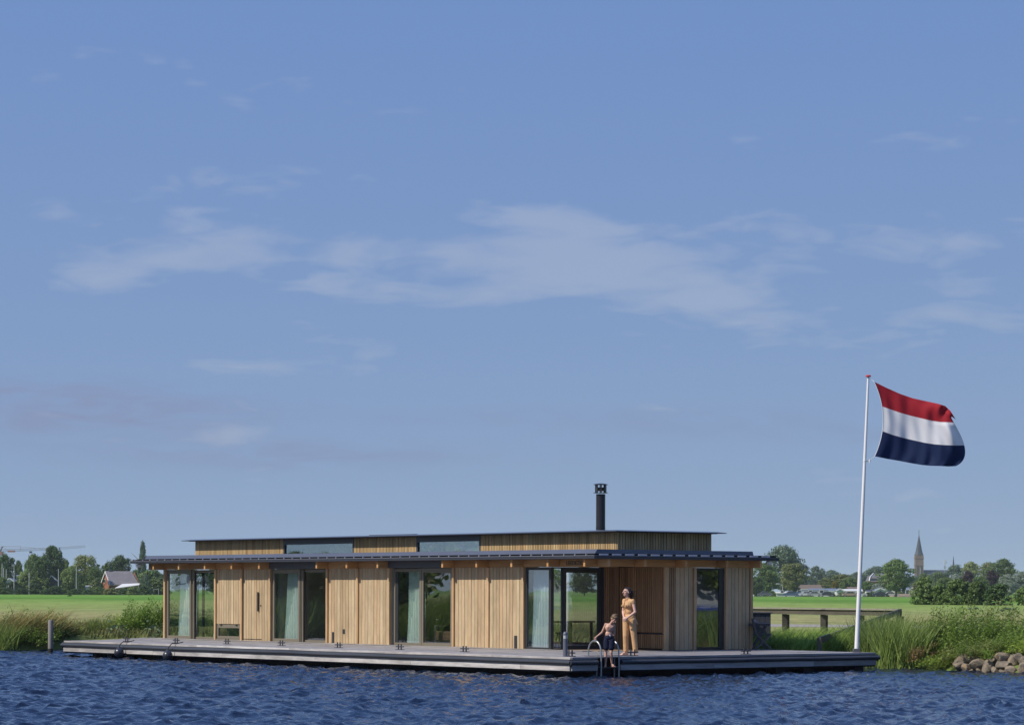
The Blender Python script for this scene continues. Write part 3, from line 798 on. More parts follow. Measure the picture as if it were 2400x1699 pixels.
# curtains hang inside: things of their own
def curtain(y0, y1, z0, z1, x, mat, label, spread=.35, folds=9, pinch=.72):
    """pleated cloth; narrower at the top"""
    nu, nv = folds * 10, 14
    V = []; cy = (y0 + y1) / 2
    for j in range(nv + 1):
        t = j / nv; z = z0 + (z1 - z0) * t
        wdt = (y1 - y0) * (1 - (1 - pinch) * t ** 1.6)
        c = cy + (t - .5) * -.04
        for i in range(nu + 1):
            u = i / nu
            ph = u * folds * 2 * PI
            V.append((x + .075 * math.sin(ph + .6 * math.sin(3 * u + 2 * t)) * (1.1 - .35 * t) + .02 * math.sin(u * 7 + t * 3), c + (u - .5) * wdt + .012 * math.sin(ph * 2), z))
    F = [(j*(nu+1)+i, j*(nu+1)+i+1, (j+1)*(nu+1)+i+1, (j+1)*(nu+1)+i) for j in range(nv) for i in range(nu)]
    me = bpy.data.meshes.new('curtain'); me.from_pydata([tuple(loc2w(a_, b_, c_)) for a_, b_, c_ in V], [], F)
    for p in me.polygons: p.use_smooth = True
    o = link('curtain', me, mat)
    tag(o, label, 'curtain', 'curtains inside the houseboat windows')
curtain(24.95, 25.95, PTS + .03, ZT - .05, A0 + .28, M['curtain'], 'pale mint curtain in the leftmost window beside the left end post', folds=8, pinch=.8)
curtain(23.75, 24.15, PTS + .03, ZT - .9, A0 + .5, M['curtain'], 'short mint drape low behind the right pane of the leftmost window', folds=4)
curtain(18.72, 19.72, PTS + .03, ZT - .05, A0 + .28, M['curtain'], 'pale mint curtain in the window right of the timber door', folds=8, pinch=.7)
curtain(12.62, 13.35, PTS + .03, ZT - .05, A0 + .30, M['curtain'], 'pale mint curtain in the middle window with a slid-back sash', folds=7, pinch=.9)
curtain(6.75, 7.50, PTS + .03, ZT - .05, A0 + .24, M['curtain_blue'], 'pale blue curtain in the glass corner window left of the bollard lamp', folds=7, pinch=.9)
curtain(23.45, 23.75, PTS + .03, ZT - .05, A0 + .45, M['curtain_dark'], 'dark brown curtain behind the right pane of the leftmost window', folds=4)

# furniture seen through the glass
def table(name, x, y, rz, label):
    t = empty(name, loc2w(x, y, PTS + .012), HA + rz, label, 'table')
    MB().box(-.8, .8, -.4, .4, .70, .74).build('tabletop', M['larch'], t)
    for sx in (-.72, .72):
        for sy in (-.33, .33): MB().box(sx - .03, sx + .03, sy - .03, sy + .03, 0, .70).build('leg', M['chair_dark'], t)
table('dining_table', 7.0, 8.6, .4, 'timber dining table behind the tall glass door')
def stool(x, y, label):
    t = empty('stool', loc2w(x, y, PTS + .012), HA, label, 'stool')
    MB().lathe([(.02, .42), (.17, .42), (.18, .45), (.02, .46)], 16).build('seat', M['chair_dark'], t)
    for k in range(4):
        a_ = k * PI / 2 + .5
        MB().bar((.11 * math.cos(a_), .11 * math.sin(a_), .42), (.2 * math.cos(a_), .2 * math.sin(a_), 0), .028).build('leg', M['chair_dark'], t)
stool(5.65, 7.3, 'dark stool just inside the tall glass door')
sofa = empty('armchair', loc2w(5.6, 12.1, PTS + .012), HA, 'brown armchair with a throw behind the right pane of the middle window', 'armchair')
MB().box(-.4, .4, -.42, .42, .12, .42).build('seat', simple('brown_hide', (.10, .055, .035), rough=.8, var=.4, scale=7), sofa, bevel=.05)
MB().hexa([(.25, -.42, .42), (.45, -.42, .42), (.45, .42, .42), (.25, .42, .42), (.38, -.4, .95), (.5, -.4, .95), (.5, .4, .95), (.38, .4, .95)]).build('backrest', M['chair_dark'], sofa, bevel=.04)
for s in (-1, 1): MB().box(-.38, .3, s * .44 - .05, s * .44 + .05, .05, .6).build('armrest', M['chair_dark'], sofa, bevel=.03)

# ------------------------------------------------------------------ floating deck
DK = empty('floating_deck', loc2w(0, 0, 0), HA, 'weathered grey timber deck with black rubber fender tube floating round the houseboat', 'deck')
outline = [(0, 0), (10.38, 0), (10.38, 27.9), (4.9, 27.9), (3.4, 26.9), (1.5, 25.23), (0, 24.78)]
# boards running along the long side
mb = MB(); w = .145; i = 0
def left_end(x):
    if x < 1.5: return 24.78 + x * .3
    if x < 3.4: return 25.23 + (x - 1.5) * .85
    return min(27.9, 27.08 + (x - 3.4) * .6)
x = 0.0
rngd = random.Random(4)
while x < 4.58:
    y1 = left_end(x + w / 2); y = 0.0 if x < .01 else x * 1.0
    y0 = max(0.0, x)                       # mitred at the near corner
    cuts = [y0]; c = y0 + rngd.uniform(1.5, 4.5)
    while c < y1 - .8: cuts.append(c); c += rngd.uniform(3.4, 4.8)
    cuts.append(y1)
    for a_, b_ in zip(cuts[:-1], cuts[1:]):
        dz = rngd.uniform(-.002, .002)
        mb.box(x + .003, x + w - .003, a_ + .003, b_ - .003, DZ - .028, DZ + dz)
    x += w
o = mb.build('deck_board', M['grey_y'], DK); o['kind'] = 'stuff'
mb = MB(); y = 0.0
while y < 4.48:
    cuts = [max(y, .0)]; c = cuts[0] + rngd.uniform(1.5, 4.0)
    while c < 9.8: cuts.append(c); c += rngd.uniform(3.2, 4.4)
    cuts.append(10.38)
    for a_, b_ in zip(cuts[:-1], cuts[1:]):
        dz = rngd.uniform(-.002, .002)
        mb.box(a_ + .15 + (.0 if a_ > y else .003), b_ - .003, y + .003, y + w - .003, DZ - .028, DZ + dz) if a_ <= y + .01 else mb.box(a_ + .003, b_ - .003, y + .003, y + w - .003, DZ - .028, DZ + dz)
    y += w
o = mb.build('deck_board', M['grey_x'], DK); o['kind'] = 'stuff'
mb = MB(); mb.prism([(4.58, 4.48), (10.38, 4.48), (10.38, 27.9), (4.58, 27.9)], DZ - .03, DZ - .004)
mb.box(4.59, 7.0, 4.49, 6.44, DZ - .003, DZ + .002)
mb.build('inner_deck', M['grey_x'], DK)
# raised border plank beside the house wall
MB().box(A0 - .42, A0 - .02, 4.62, 27.3, DZ + .004, DZ + .022).build('border_plank', M['grey_y'], DK)
# front edge: top board, fascia boards
def run_boards(axis, L0, L1, z0, z1, out0, out1, mat, cuts):
    pts = [L0] + cuts + [L1]
    for a_, b_ in zip(pts[:-1], pts[1:]):
        m_ = MB()
        if axis == 'y': m_.box(out0, out1, a_ + .003, b_ - .003, z0, z1)
        else: m_.box(a_ + .003, b_ - .003, out0, out1, z0, z1)
        m_.build('edge_board', M[mat], DK, bevel=.004)
run_boards('y', 0.0, 24.78, .16, .302, -.05, -.012, 'fascia_y', [1.92, 6.5, 10.9, 15.6, 19.4])
run_boards('y', 0.0, 24.78, DZ - .085, DZ + .001, -.03, 0.0, 'fascia_y', [3.1, 7.7, 12.2, 17.0, 20.7])
NX0, NX1 = .80, 1.52         # notch for the swim ladder
run_boards('x', -.02, NX0, .16, .302, -.05, -.012, 'fascia_x', [])
run_boards('x', NX1, 10.38, .16, .302, -.05, -.012, 'fascia_x', [4.6, 8.1])
run_boards('x', 0.0, NX0, DZ - .085, DZ + .001, -.03, 0.0, 'fascia_x', [])
run_boards('x', NX1, 10.38, DZ - .085, DZ + .001, -.03, 0.0, 'fascia_x', [5.2])
def fender(axis, a_, b_):
    """half round rubber profile with flanges"""
    prof = [(0, .085), (-.025, .085), (-.03, .06)] + [(-.03 - .072 * math.cos(t), .055 * math.sin(t)) for t in [rad(q) for q in (70, 45, 20, 0, -20, -45, -70)]] + [(-.03, -.06), (-.025, -.085), (0, -.085)]
    zc = .355
    n = 24; V = []; F = []
    for i in range(n + 1):
        s = a_ + (b_ - a_) * i / n; wob = .006 * math.sin(i * 1.7) + .004 * math.sin(i * .6)
        for d, h in prof:
            V.append((d - .012, s, zc + h + wob * .5) if axis == 'y' else (s, d - .012, zc + h + wob * .5))
    k = len(prof)
    for i in range(n):
        for j in range(k - 1): F.append((i*k + j, i*k + j + 1, (i+1)*k + j + 1, (i+1)*k + j) if axis == 'x' else (i*k + j, (i+1)*k + j, (i+1)*k + j + 1, i*k + j + 1))
    F.append(tuple(range(k))); F.append(tuple(range(n * k, n * k + k)))
    me = bpy.data.meshes.new('fender_tube'); me.from_pydata(V, [], F)
    for p in me.polygons: p.use_smooth = True
    me.set_sharp_from_angle(angle=rad(50))
    link('fender_tube', me, M['rubber'], DK)
fender('y', -.05, 24.86); fender('x', -.08, NX0 - .02); fender('x', NX1 + .02, 10.48)
# framework behind the boards, bearers, floats
fr = MB(); fr.box(0, .06, 0.06, 24.78, .12, DZ - .03).box(0.0, NX0, 0, .06, .12, DZ - .03).box(NX1, 10.38, 0, .06, .12, DZ - .03)
fr.box(10.32, 10.38, .06, 27.9, .12, DZ - .03).box(.06, 4.5, 24.9, 24.98, .12, DZ - .03)
fr.box(NX0, NX1, .30, .36, .05, DZ - .03).box(NX0 - .03, NX0, 0.06, .36, .05, DZ - .03).box(NX1, NX1 + .03, 0.06, .36, .05, DZ - .03)
fr.build('deck_frame', M['hull'], DK)
fl = MB().box(.35, 10.1, .55, 21.6, -.35, .15)
fl.box(.7, 10.1, 21.6, 27.4, -.35, .13) if False else None
fl.build('pontoon', M['hull'], DK)
for y in (22.2, 23.1):
    MB().box(.1, .45, y - .12, y + .12, -.3, .16).build('float_leg', M['hull'], DK)
for x in (9.85, 8.0, 7.0): MB().box(x - .16, x + .16, .05, .4, -.3, .16).build('float_leg', M['hull'], DK)
MB().box(A0 + .1, 10.2, 4.7, 27.0, -.35, DZ - .035).build('hull', M['hull'], DK)

# mooring cleats on the deck edge
def cleat(label):
    t = empty('mooring_cleat', (0, 0, 0), HA, label, 'cleat', 'double mooring cleats along the deck edge')
    MB().box(-.05, .05, -.12, .12, 0, .012).build('base_plate', M['iron'], t)
    for s in (-.055, .055):
        MB().tube([(0, s, .01), (0, s, .135)], .016, 8).build('horn', M['iron'], t)
    MB().tube([(0, -.15, .075), (0, .15, .075)], .014, 8).build('crossbar', M['iron'], t)
    return t
cleats = [((532, 1509), 'black double cleat in front of the small hopper window'), ((659.5, 1513), 'black double cleat in front of the second window from the left'),
          ((794, 1518), 'black double cleat in front of the boards with the square vent'), ((937, 1522.5), 'black double cleat in front of the middle window'),
          ((1089, 1527.5), 'black double cleat in front of the boards left of the glass corner'), ((1337, 1538), 'black double cleat on the near deck corner beside the bollard lamp'),
          ((1483, 1536.5), 'double cleat at the bare feet of the woman'), ((1751, 1533), 'double cleat in front of the right house corner'),
          ((297, 1503), 'black double cleat with the rope of the left ball fender'), ((413, 1507), 'black double cleat with the rope of the right ball fender')]
c0 = None
for (px, py), lb in cleats:
    lx, ly = lz(px, py)
    lx = max(lx, .22) if px < 1340 else lx; ly = max(ly, .2)
    if c0 is None: c0 = cleat(lb); o = c0
    else: o = copy_tree(c0); o['label'] = lb
    o.location = loc2w(lx, ly, DZ + .003)
    o.rotation_euler = (0, 0, HA if px < 1345 else HA - PI / 2)
    o.scale = (1.15, 1.15, 1.15)

# ball fenders
def ball(px, py_c, label, rope_to):
    # hang just outside the fender tube
    d = ray(px, py_c)
    # intersection with the plane local x = -.26
    t = (-.25 + CX * P0.x + SY * P0.y) / (CX * d[0] + SY * 1.0)
    c = Vector((d[0] * t, t, CAMH + d[2] * t)); r = .148
    o = empty('ball_fender', c, HA, label, 'fender', 'round black ball fenders at the left of the deck')
    pr = [(r * math.sin(PI * k / 14) * (1 if k < 11 else 1), -r * math.cos(PI * k / 14)) for k in range(1, 13)] + [(.045, r * 1.06), (.03, r * 1.22), (.012, r * 1.26)]
    MB().lathe(pr, 24).build('ball', M['buoy'], o, smooth=True)
    e_ = Vector((.30, -.42 if False else -.30, DZ + .06 - c.z))
    MB().tube([(0, 0, r * 1.2), (.04, -.01, .26), (.12, -.04, DZ + .03 - c.z), (.24, -.09, DZ + .02 - c.z), (.44, -.14, DZ + .07 - c.z)], .014, 6).build('rope', M['rope'], o)
ball(279, 1529.0, 'left round black ball fender at the left end of the deck', None)
ball(393, 1536.0, 'right round black ball fender below the leftmost window', None)

# bollard lamp
bx, by = lz(1325, 1538.3)
B = empty('bollard_lamp', loc2w(bx, by, DZ), 0, 'grey domed bollard lamp on the near corner of the deck', 'bollard lamp')
MB().lathe([(.058, 0), (.058, .44)], 20).build('post', M['bollard'], B, smooth=True)
MB().lathe([(.054, .44), (.054, .525)], 20).build('lens', M['clear'], B, smooth=True)
MB().lathe([(.06, .525), (.06, .55), (.052, .58), (.032, .603), (.01, .61)], 20).build('cap', M['bollard'], B, smooth=True)
for k in range(4):
    a_ = k * PI / 2 + .3
    MB().box(.052 * math.cos(a_) - .004, .052 * math.cos(a_) + .004, .052 * math.sin(a_) - .004, .052 * math.sin(a_) + .004, .44, .525).build('lens_bar', M['bollard'], B)

# swim ladder
LD = empty('swim_ladder', loc2w(0, 0, 0), HA, 'grey swim ladder with two arched handrails hooked on the deck edge', 'ladder')
def arch(x):
    pts = []
    for k in range(11):
        t = PI * k / 10
        pts.append((x, .20 + .24 * math.cos(t), .62 + .26 * math.sin(t)))
    pts = [(x, .44, DZ + .01)] + pts + [(x, -.05, .45), (x, -.05, -.25)]
    return pts
LX0, LX1 = .90, 1.465
for x in (LX0, LX1):
    MB().tube(arch(x), .019, 10).build('handrail', M['alu'], LD, smooth=True)
    MB().tube([(x - .002, .12, DZ + .02), (x - .002, .12, -.25)], .018, 8).build('rear_rail', M['alu'], LD, smooth=True)
    MB().box(x - .02, x + .02, -.05, .12, .232, .25).build('bracket', M['alu'], LD)
for z in (.235, -.02):
    MB().box(LX0 + .02, LX1 - .02, -.06, .10, z - .03, z).build('tread', M['frame_dark'], LD)
MB().box(LX0 + .1, LX1 + .9, .55, .72, DZ + .004, DZ + .014).build('deck_plate', M['lintel'], LD)

# ================================================================== vegetation
def quads_from(C, Nn, size, aspect=1.0, rng=RNG, roll=True):
    """leaf quads at centres C with normals Nn"""
    n = len(C)
    Nn = Nn / (np.linalg.norm(Nn, axis=1, keepdims=True) + 1e-9)
    r = rng.normal(size=(n, 3)); t = np.cross(Nn, r); t /= np.linalg.norm(t, axis=1, keepdims=True) + 1e-9
    b = np.cross(Nn, t)
    s = (size if np.ndim(size) else np.full(n, size))[:, None] * .5
    t = t * s; b = b * s * aspect
    V = np.stack([C - t, C - b, C + t, C + b], 1).reshape(-1, 3)      # pointed leaf shape
    F = np.arange(4 * n).reshape(n, 4)
    return V, F
def crown_mesh(seed, kind='round', clumps=150, leaves=52, leaf=.040):
    rng = np.random.default_rng(seed)
    P = []; Nn = []
    for i in range(clumps):
        a = rng.uniform(0, 2 * PI); h = rng.uniform(.02, .98)
        if kind == 'round': prof = (1 - abs(2 * h - .95) ** 2.4) ** .5 if abs(2 * h - .95) < 1 else .1
        elif kind == 'poplar': prof = min(1, (1 - h) * 1.7 + .10) * min(1, .55 + h * 2.2)
        elif kind == 'shrub': prof = (1 - h ** 2.6) ** .5
        elif kind == 'spread': prof = (1 - abs(2 * h - 1.1) ** 3) if abs(2 * h - 1.1) < 1 else .15
        else: prof = 1 - h * .8
        prof = max(prof, .12)
        rr = prof * rng.uniform(.0, 1.0) ** .5
        lump = 1 + .18 * math.sin(a * 3 + seed) + .12 * math.sin(a * 5 + 2 * seed + h * 6)
        c = np.array([math.cos(a) * rr * .46 * lump, math.sin(a) * rr * .46 * lump, h * .93 + .03])
        cr = rng.uniform(.06, .13)
        d = rng.normal(size=(leaves, 3)); d /= np.linalg.norm(d, axis=1, keepdims=True)
        rad_ = cr * rng.uniform(.25, 1.08, (leaves, 1)) ** .5
        p = c + d * rad_ * np.array([1.15, 1.15, .75])
        P.append(p); Nn.append(d + rng.normal(0, .45, (leaves, 3)) + np.array([0, 0, .35]))
    P = np.concatenate(P); Nn = np.concatenate(Nn)
    V, F = quads_from(P, Nn, leaf * rng.uniform(.6, 1.5, len(P)), 1.0, rng)
    return V, F
CR = {}
def crown(kind, seed, **k):
    key = (kind, seed)
    if key not in CR:
        V, F = crown_mesh(seed, kind, **k); CR[key] = np_mesh('crown', V, F)
    return CR[key]
def trunk_mesh(seed):
    rng = random.Random(seed); m = MB()
    pts = [(0, 0, -.02), (rng.uniform(-.01, .01), 0, .2), (rng.uniform(-.02, .02), rng.uniform(-.02, .02), .5), (rng.uniform(-.03, .03), 0, .85)]
    m.tube(pts, [.028, .022, .015, .004], 7)
    for k in range(7):
        a = rng.uniform(0, 6.28); z = rng.uniform(.25, .6)
        m.tube([(0, 0, z), (.13 * math.cos(a), .13 * math.sin(a), z + .1), (.3 * math.cos(a), .3 * math.sin(a), z + .22)], [.011, .007, .002], 5)
    return m.mesh('trunk', smooth=True)
TR = [trunk_mesh(s) for s in (1, 2, 3)]
M['bark'] = simple('bark', (.10, .085, .065), rough=.9, var=.3, scale=5)
for m_ in TR: m_.materials.append(M['bark'])
LEAF = {
    'dark': foliage('leaves_dark_green', (0.041, 0.083, 0.026), (0.102, 0.177, 0.046)),
    'mid': foliage('leaves_mid_green', (0.074, 0.133, 0.037), (0.177, 0.260, 0.065)),
    'light': foliage('leaves_light_green', (0.111, 0.177, 0.049), (0.251, 0.334, 0.092)),
    'olive': foliage('leaves_olive', (0.131, 0.168, 0.055), (0.278, 0.306, 0.102)),
    'blue': foliage('leaves_bluish_green', (0.074, 0.115, 0.074), (0.157, 0.223, 0.131)),
    'silver': foliage('leaves_silver', (0.195, 0.242, 0.186), (0.352, 0.408, 0.315)),
    'purple': foliage('leaves_purple', (.030, .014, .022), (.060, .030, .040)),
    'yellow': foliage('leaves_yellow', (.22, .19, .03), (.34, .28, .05)),
    'glow': foliage('brightened_bank_leaves', (.16, .24, .05), (.32, .40, .12), trans=.5),  # paler leaves: light put into the colour to brighten reflections in the glass
    'pink': foliage('blossom', (.50, .36, .36), (.75, .62, .62), trans=.5),
}
def with_mat(me, key):
    k = (me.name, key)
    if k not in CR:
        c = me.copy(); c.materials.clear(); c.materials.append(LEAF[key]); CR[k] = c
    return CR[k]
def ground_y(Y): return PY + (CAMH - LZ) * FPX / Y
def tree(px, top, hw, Y, key, label, kind='round', seed=1, name='broadleaf_tree', clear=.10, group='trees beyond the meadow', rz=None, base=None):
    """px = centre, top = tip row in the photograph, hw = half width in the photograph, Y = distance"""
    p = at(px, 1400, Y); zt = at(px, top, Y).z; h = zt - LZ; w = 2 * hw / FPX * Y
    o = empty(name, (p.x, Y, LZ), rz if rz is not None else seed * 1.3, label, 'tree', group)
    me = with_mat(crown(kind, seed, **({'clumps': 190, 'leaves': 58, 'leaf': .034} if hw > 26 else {})), key)
    c = link('crown', me, None, o, (0, 0, h * clear), scale=(w / .98, w / .98, h * (1 - clear)))
    t = link('trunk', TR[seed % 3], None, o, scale=(h * .9, h * .9, h * .95))
    return o
def shrub(px, top, hw, Y, key, label, seed=1, group='hedge shrubs at the far edge of the meadow', kind='shrub', name='shrub', zb=None):
    p = at(px, 1400, Y); zb = LZ if zb is None else zb; zt = at(px, top, Y).z; h = zt - zb; w = 2 * hw / FPX * Y
    me = with_mat(crown(kind, seed, **({'clumps': 100, 'leaves': 60, 'leaf': .05})), key)
    o = link(name, me, None, None, (p.x, Y, zb - .05 * h), seed * 2.1, (w / .98, w / .98, h * 1.05))
    return tag(o, label, 'shrub', group)

# ---- left horizon
T = tree
T(12, 1297, 24, 760, 'dark', 'dark tree cut by the left edge of the photo', seed=2)
T(42, 1313, 13, 790, 'mid', 'slim pale tree between the cut-off dark tree and the tall rounded one', seed=3)
T(78, 1297, 22, 770, 'mid', 'paler tree leaning on the left flank of the tall rounded one', seed=4)
T(122, 1276, 31, 750, 'dark', 'tall rounded dark green tree in front of the crane jib', seed=5, clear=.06)
T(98, 1305, 24, 745, 'dark', 'dark lower tree joined to the left foot of the tall rounded one', seed=6)
T(152, 1308, 14, 775, 'light', 'small light tree on the right flank of the tall rounded one', seed=7)
T(199, 1300, 33, 780, 'olive', 'broad olive tree behind the tall boat mast, second highest on the left', seed=8, kind='spread')
T(165, 1327, 22, 742, 'light', 'light bushy tree left of the tall boat mast', seed=9)
T(222, 1328, 20, 742, 'mid', 'mid green tree between the mast and the brick house', seed=10)
T(250, 1319, 17, 785, 'mid', 'thin mid green tree behind the left gable of the brick house', seed=11)
T(282, 1301, 31, 790, 'dark', 'dark rounded tree rising behind the grey roof of the brick house', seed=12)
T(334, 1268, 14, 800, 'blue', 'narrow upright poplar behind the left roof tip of the houseboat', kind='poplar', seed=13, name='poplar_tree', clear=.02)
T(340, 1345, 12, 735, 'blue', 'small bluish tree at the foot of the poplar', seed=14, clear=.02)
T(60, 1334, 20, 745, 'light', 'young light tree among the boat masts at the left', seed=15)
hs = [(6, 1352, 16, 'mid', 'shrub at the left frame edge of the far hedge'), (32, 1362, 20, 'dark', 'dark shrub in front of the left white gable'), (62, 1342, 22, 'light', 'light tall shrub right of the left white gable'),
      (98, 1346, 25, 'light', 'large bright shrub left of the dark gabled chalet'), (84, 1366, 18, 'dark', 'low dark shrub in front of the large bright one'), (128, 1372, 20, 'dark', 'dark low shrub under the dark gabled chalet'),
      (160, 1358, 20, 'mid', 'green shrub right of the dark gabled chalet'), (176, 1354, 12, 'silver', 'silvery shrub at the foot of the tall boat mast'), (188, 1346, 8, 'dark', 'narrow dark conifer-like shrub beside the silvery one'),
      (205, 1364, 20, 'mid', 'mid green shrub in front of the flat pale roof'), (232, 1374, 20, 'mid', 'low shrub left of the brick gable'), (262, 1378, 20, 'olive', 'low olive shrub under the brick gable'),
      (222, 1357, 14, 'olive', 'brownish shrub touching the left eave of the brick house'), (295, 1376, 20, 'dark', 'low dark shrub below the white awning'), (312, 1374, 18, 'light', 'yellow-green shrub right of the white awning'),
      (355, 1335, 38, 'mid', 'big rounded bush left of the houseboat end post'), (338, 1372, 20, 'dark', 'low dark bush at the foot of the big rounded one'), (378, 1352, 26, 'mid', 'bush right behind the houseboat end post'),
      (12, 1376, 18, 'dark', 'low dark shrub at the left edge behind the green fence'), (48, 1378, 18, 'dark', 'low dark hedge shrub below the left white gable'), (110, 1380, 18, 'dark', 'low dark hedge shrub near the lone weed'),
      (148, 1380, 18, 'mid', 'low hedge shrub straight above the lone weed'), (180, 1379, 18, 'dark', 'low dark hedge shrub under the silvery one'), (208, 1381, 16, 'dark', 'low dark hedge shrub below the flat pale roof'), (276, 1384, 16, 'mid', 'lowest hedge shrub left of the awning')]
for i, (x, t, hw, k, lb) in enumerate(hs):
    shrub(x, t, hw, 722 - (i % 3) * 8 if t > 1370 else 735 + (i % 4) * 3, k, lb, seed=20 + i % 7)
# behind the house, seen only through its glass
for i, (x, t, hw, k) in enumerate(((430, 1325, 34, 'mid'), (500, 1330, 30, 'dark'), (575, 1328, 34, 'mid'), (1290, 1330, 40, 'mid'), (1370, 1326, 40, 'dark'), (1450, 1330, 36, 'mid'), (1530, 1332, 38, 'dark'), (1620, 1330, 40, 'mid'), (1700, 1326, 40, 'dark'), (1060, 1330, 36, 'mid'))):
    T(x, t, hw, 760, k, 'tree of the far row standing behind the houseboat', seed=2 + i % 6, group='far trees hidden by the houseboat')
for i, x in enumerate((600, 690, 760, 840, 920, 1000, 1080)):
    T(x, 1290 + i % 3 * 2, 46, 745, ('light', 'mid', 'olive')[i % 3], 'tall tree of the far row seen only through the roof-level windows', seed=2 + i % 6, group='tall far trees hidden by the houseboat')
# ---- right horizon
T(1838, 1276, 46, 1050, 'blue', 'big domed bluish poplar, highest on the right', kind='round', seed=31)
T(1870, 1318, 30, 1045, 'blue', 'right shoulder of trees under the big domed one', seed=32)
T(1795, 1318, 34, 820, 'mid', 'leafy mid green tree beside the right roof tip of the houseboat', seed=33)
T(1858, 1319, 33, 800, 'olive', 'olive open tree in front of the big domed one', seed=34, kind='spread')
T(1772, 1350, 22, 790, 'dark', 'dark tree just right of the house corner post', seed=35)
T(1914, 1326, 22, 1500, 'blue', 'distant dark blue-green tree right of the big domed one', seed=36)
T(1948, 1335, 28, 1500, 'blue', 'distant bluish tree, second from the big domed one', seed=37)
T(1975, 1345, 34, 900, 'olive', 'olive tree with autumn tint left of the flagpole', seed=38)
T(1940, 1353, 24, 880, 'olive', 'small olive tree over the brown roof', seed=39)
T(1957, 1360, 9, 870, 'yellow', 'small yellow tree left of the flagpole', seed=23)
T(1990, 1352, 20, 890, 'mid', 'mid green tree just left of the flagpole', seed=24)
T(2055, 1326, 38, 1450, 'blue', 'distant bluish trees right of the flagpole', seed=40)
T(2008, 1340, 26, 1400, 'blue', 'distant bluish tree behind the flagpole', seed=26)
T(2100, 1310, 41, 780, 'mid', 'full rounded tree with a dark trunk left of the church tower', seed=41, clear=.14)
T(2036, 1360, 20, 860, 'mid', 'mid green tree between the flagpole and the mansard roof', seed=25)
T(2065, 1366, 22, 850, 'silver', 'pale willow below the mansard roof', seed=27)
T(2165, 1343, 22, 1300, 'mid', 'mid green tree at the foot of the church tower', seed=42)
T(2200, 1338, 22, 1250, 'mid', 'green tree in front of the church nave', seed=43)
T(2240, 1322, 26, 1250, 'blue', 'bluish tree below the thin spire', seed=44)
T(2275, 1316, 26, 1200, 'olive', 'olive tree right of the thin spire', seed=45)
T(2318, 1316, 26, 1150, 'olive', 'olive tree above the right purple tree', seed=31)
T(2352, 1309, 34, 1000, 'mid', 'highest tree of the right hand group', seed=33)
T(2392, 1338, 24, 950, 'silver', 'pale grey-green tree cut by the right edge', seed=34)
T(2268, 1337, 20, 800, 'purple', 'purple-leaved tree right of the church, the left one', seed=35)
T(2326, 1336, 18, 800, 'purple', 'purple-leaved tree, the right one of two', seed=36)
T(2240, 1344, 20, 810, 'silver', 'silvery tree left of the left purple tree', seed=37)
T(2296, 1350, 22, 790, 'mid', 'green tree between the two purple ones', seed=38)
T(2363, 1345, 22, 780, 'silver', 'silvery tree right of the right purple tree', seed=39)
T(2215, 1352, 24, 800, 'mid', 'green tree behind the meadow bushes below the nave', seed=40)
T(2150, 1362, 16, 800, 'olive', 'olive tree between the rounded tree and the meadow bushes', seed=41)
for i in range(22):
    x = 1900 + i * 24
    T(x, 1348 + (i * 37 % 9), 20, 1600 + (i % 3) * 60, 'blue', 'tree of the hazy far row behind the village', seed=31 + i % 9, group='hazy far row of trees')
for i in range(14):
    x = 10 + i * 28
    T(x, 1335 + (i * 31 % 11), 20, 900 + (i % 3) * 30, ('mid', 'blue', 'dark')[i % 3], 'tree of the back row behind the left village', seed=31 + i % 9, group='back row of trees at the left')
for i in range(44):
    x = (2432 + i * 52) if i < 22 else (-30 - (i - 22) * 55)
    T(x, 1325 + (i * 29 % 19), 34, 820 + (i * 53 % 160), ('mid', 'dark', 'olive', 'blue')[i % 4], 'tree of the far row outside the frame', seed=31 + i % 9, group='far row of trees outside the frame')
for i, (x, t, hw, k, lb) in enumerate([(2168, 1351, 30, 'mid', 'tall left bush of the clump standing in the meadow'), (2204, 1366, 24, 'mid', 'second bush of the meadow clump'), (2245, 1355, 33, 'mid', 'third bush of the meadow clump, below the thin spire'),
        (2290, 1360, 28, 'mid', 'fourth bush of the meadow clump'), (2340, 1364, 34, 'dark', 'wide dark right bush of the meadow clump'), (2394, 1378, 22, 'mid', 'bush apart at the right edge of the photo')]):
    shrub(x, t, hw, 318 - i * 1.5, k, lb, seed=50 + i, group='bushes standing in the meadow at the right')
for i, (x, t, hw, lb) in enumerate([(1818, 1388, 9, 'small clipped shrub beside the white caravan'), (1810, 1384, 8, 'dark clipped round bush at the left caravan'), (1990, 1386, 16, 'hedge left of the flagpole behind the beige car'),
        (1975, 1387, 14, 'hedge over the beige car'), (2045, 1386, 18, 'hedge right of the flagpole'), (2075, 1386, 18, 'hedge behind the dark car'), (2105, 1386, 18, 'hedge in front of the white chalet'), (1950, 1389, 10, 'hedge by the gabled chalet'),
        (1785, 1384, 18, 'brownish hedge right of the house corner post'), (1890, 1391, 14, 'low hedge in front of the green roofed chalet')]):
    shrub(x, t, hw, 800, 'mid' if i % 3 else 'light', lb, seed=20 + i % 7, group='clipped hedges by the caravans')
# lone weed in the meadow
shrub(163, 1387, 5, 560, 'dark', 'lone dark weed standing up in the left meadow', seed=22, group=None)
shrub(178, 1401, 6, 500, 'mid', 'low weed just right of the lone tall weed', seed=23, group=None)
shrub(195, 1402, 5, 490, 'mid', 'smallest of the weeds in the left meadow', seed=24, group=None)
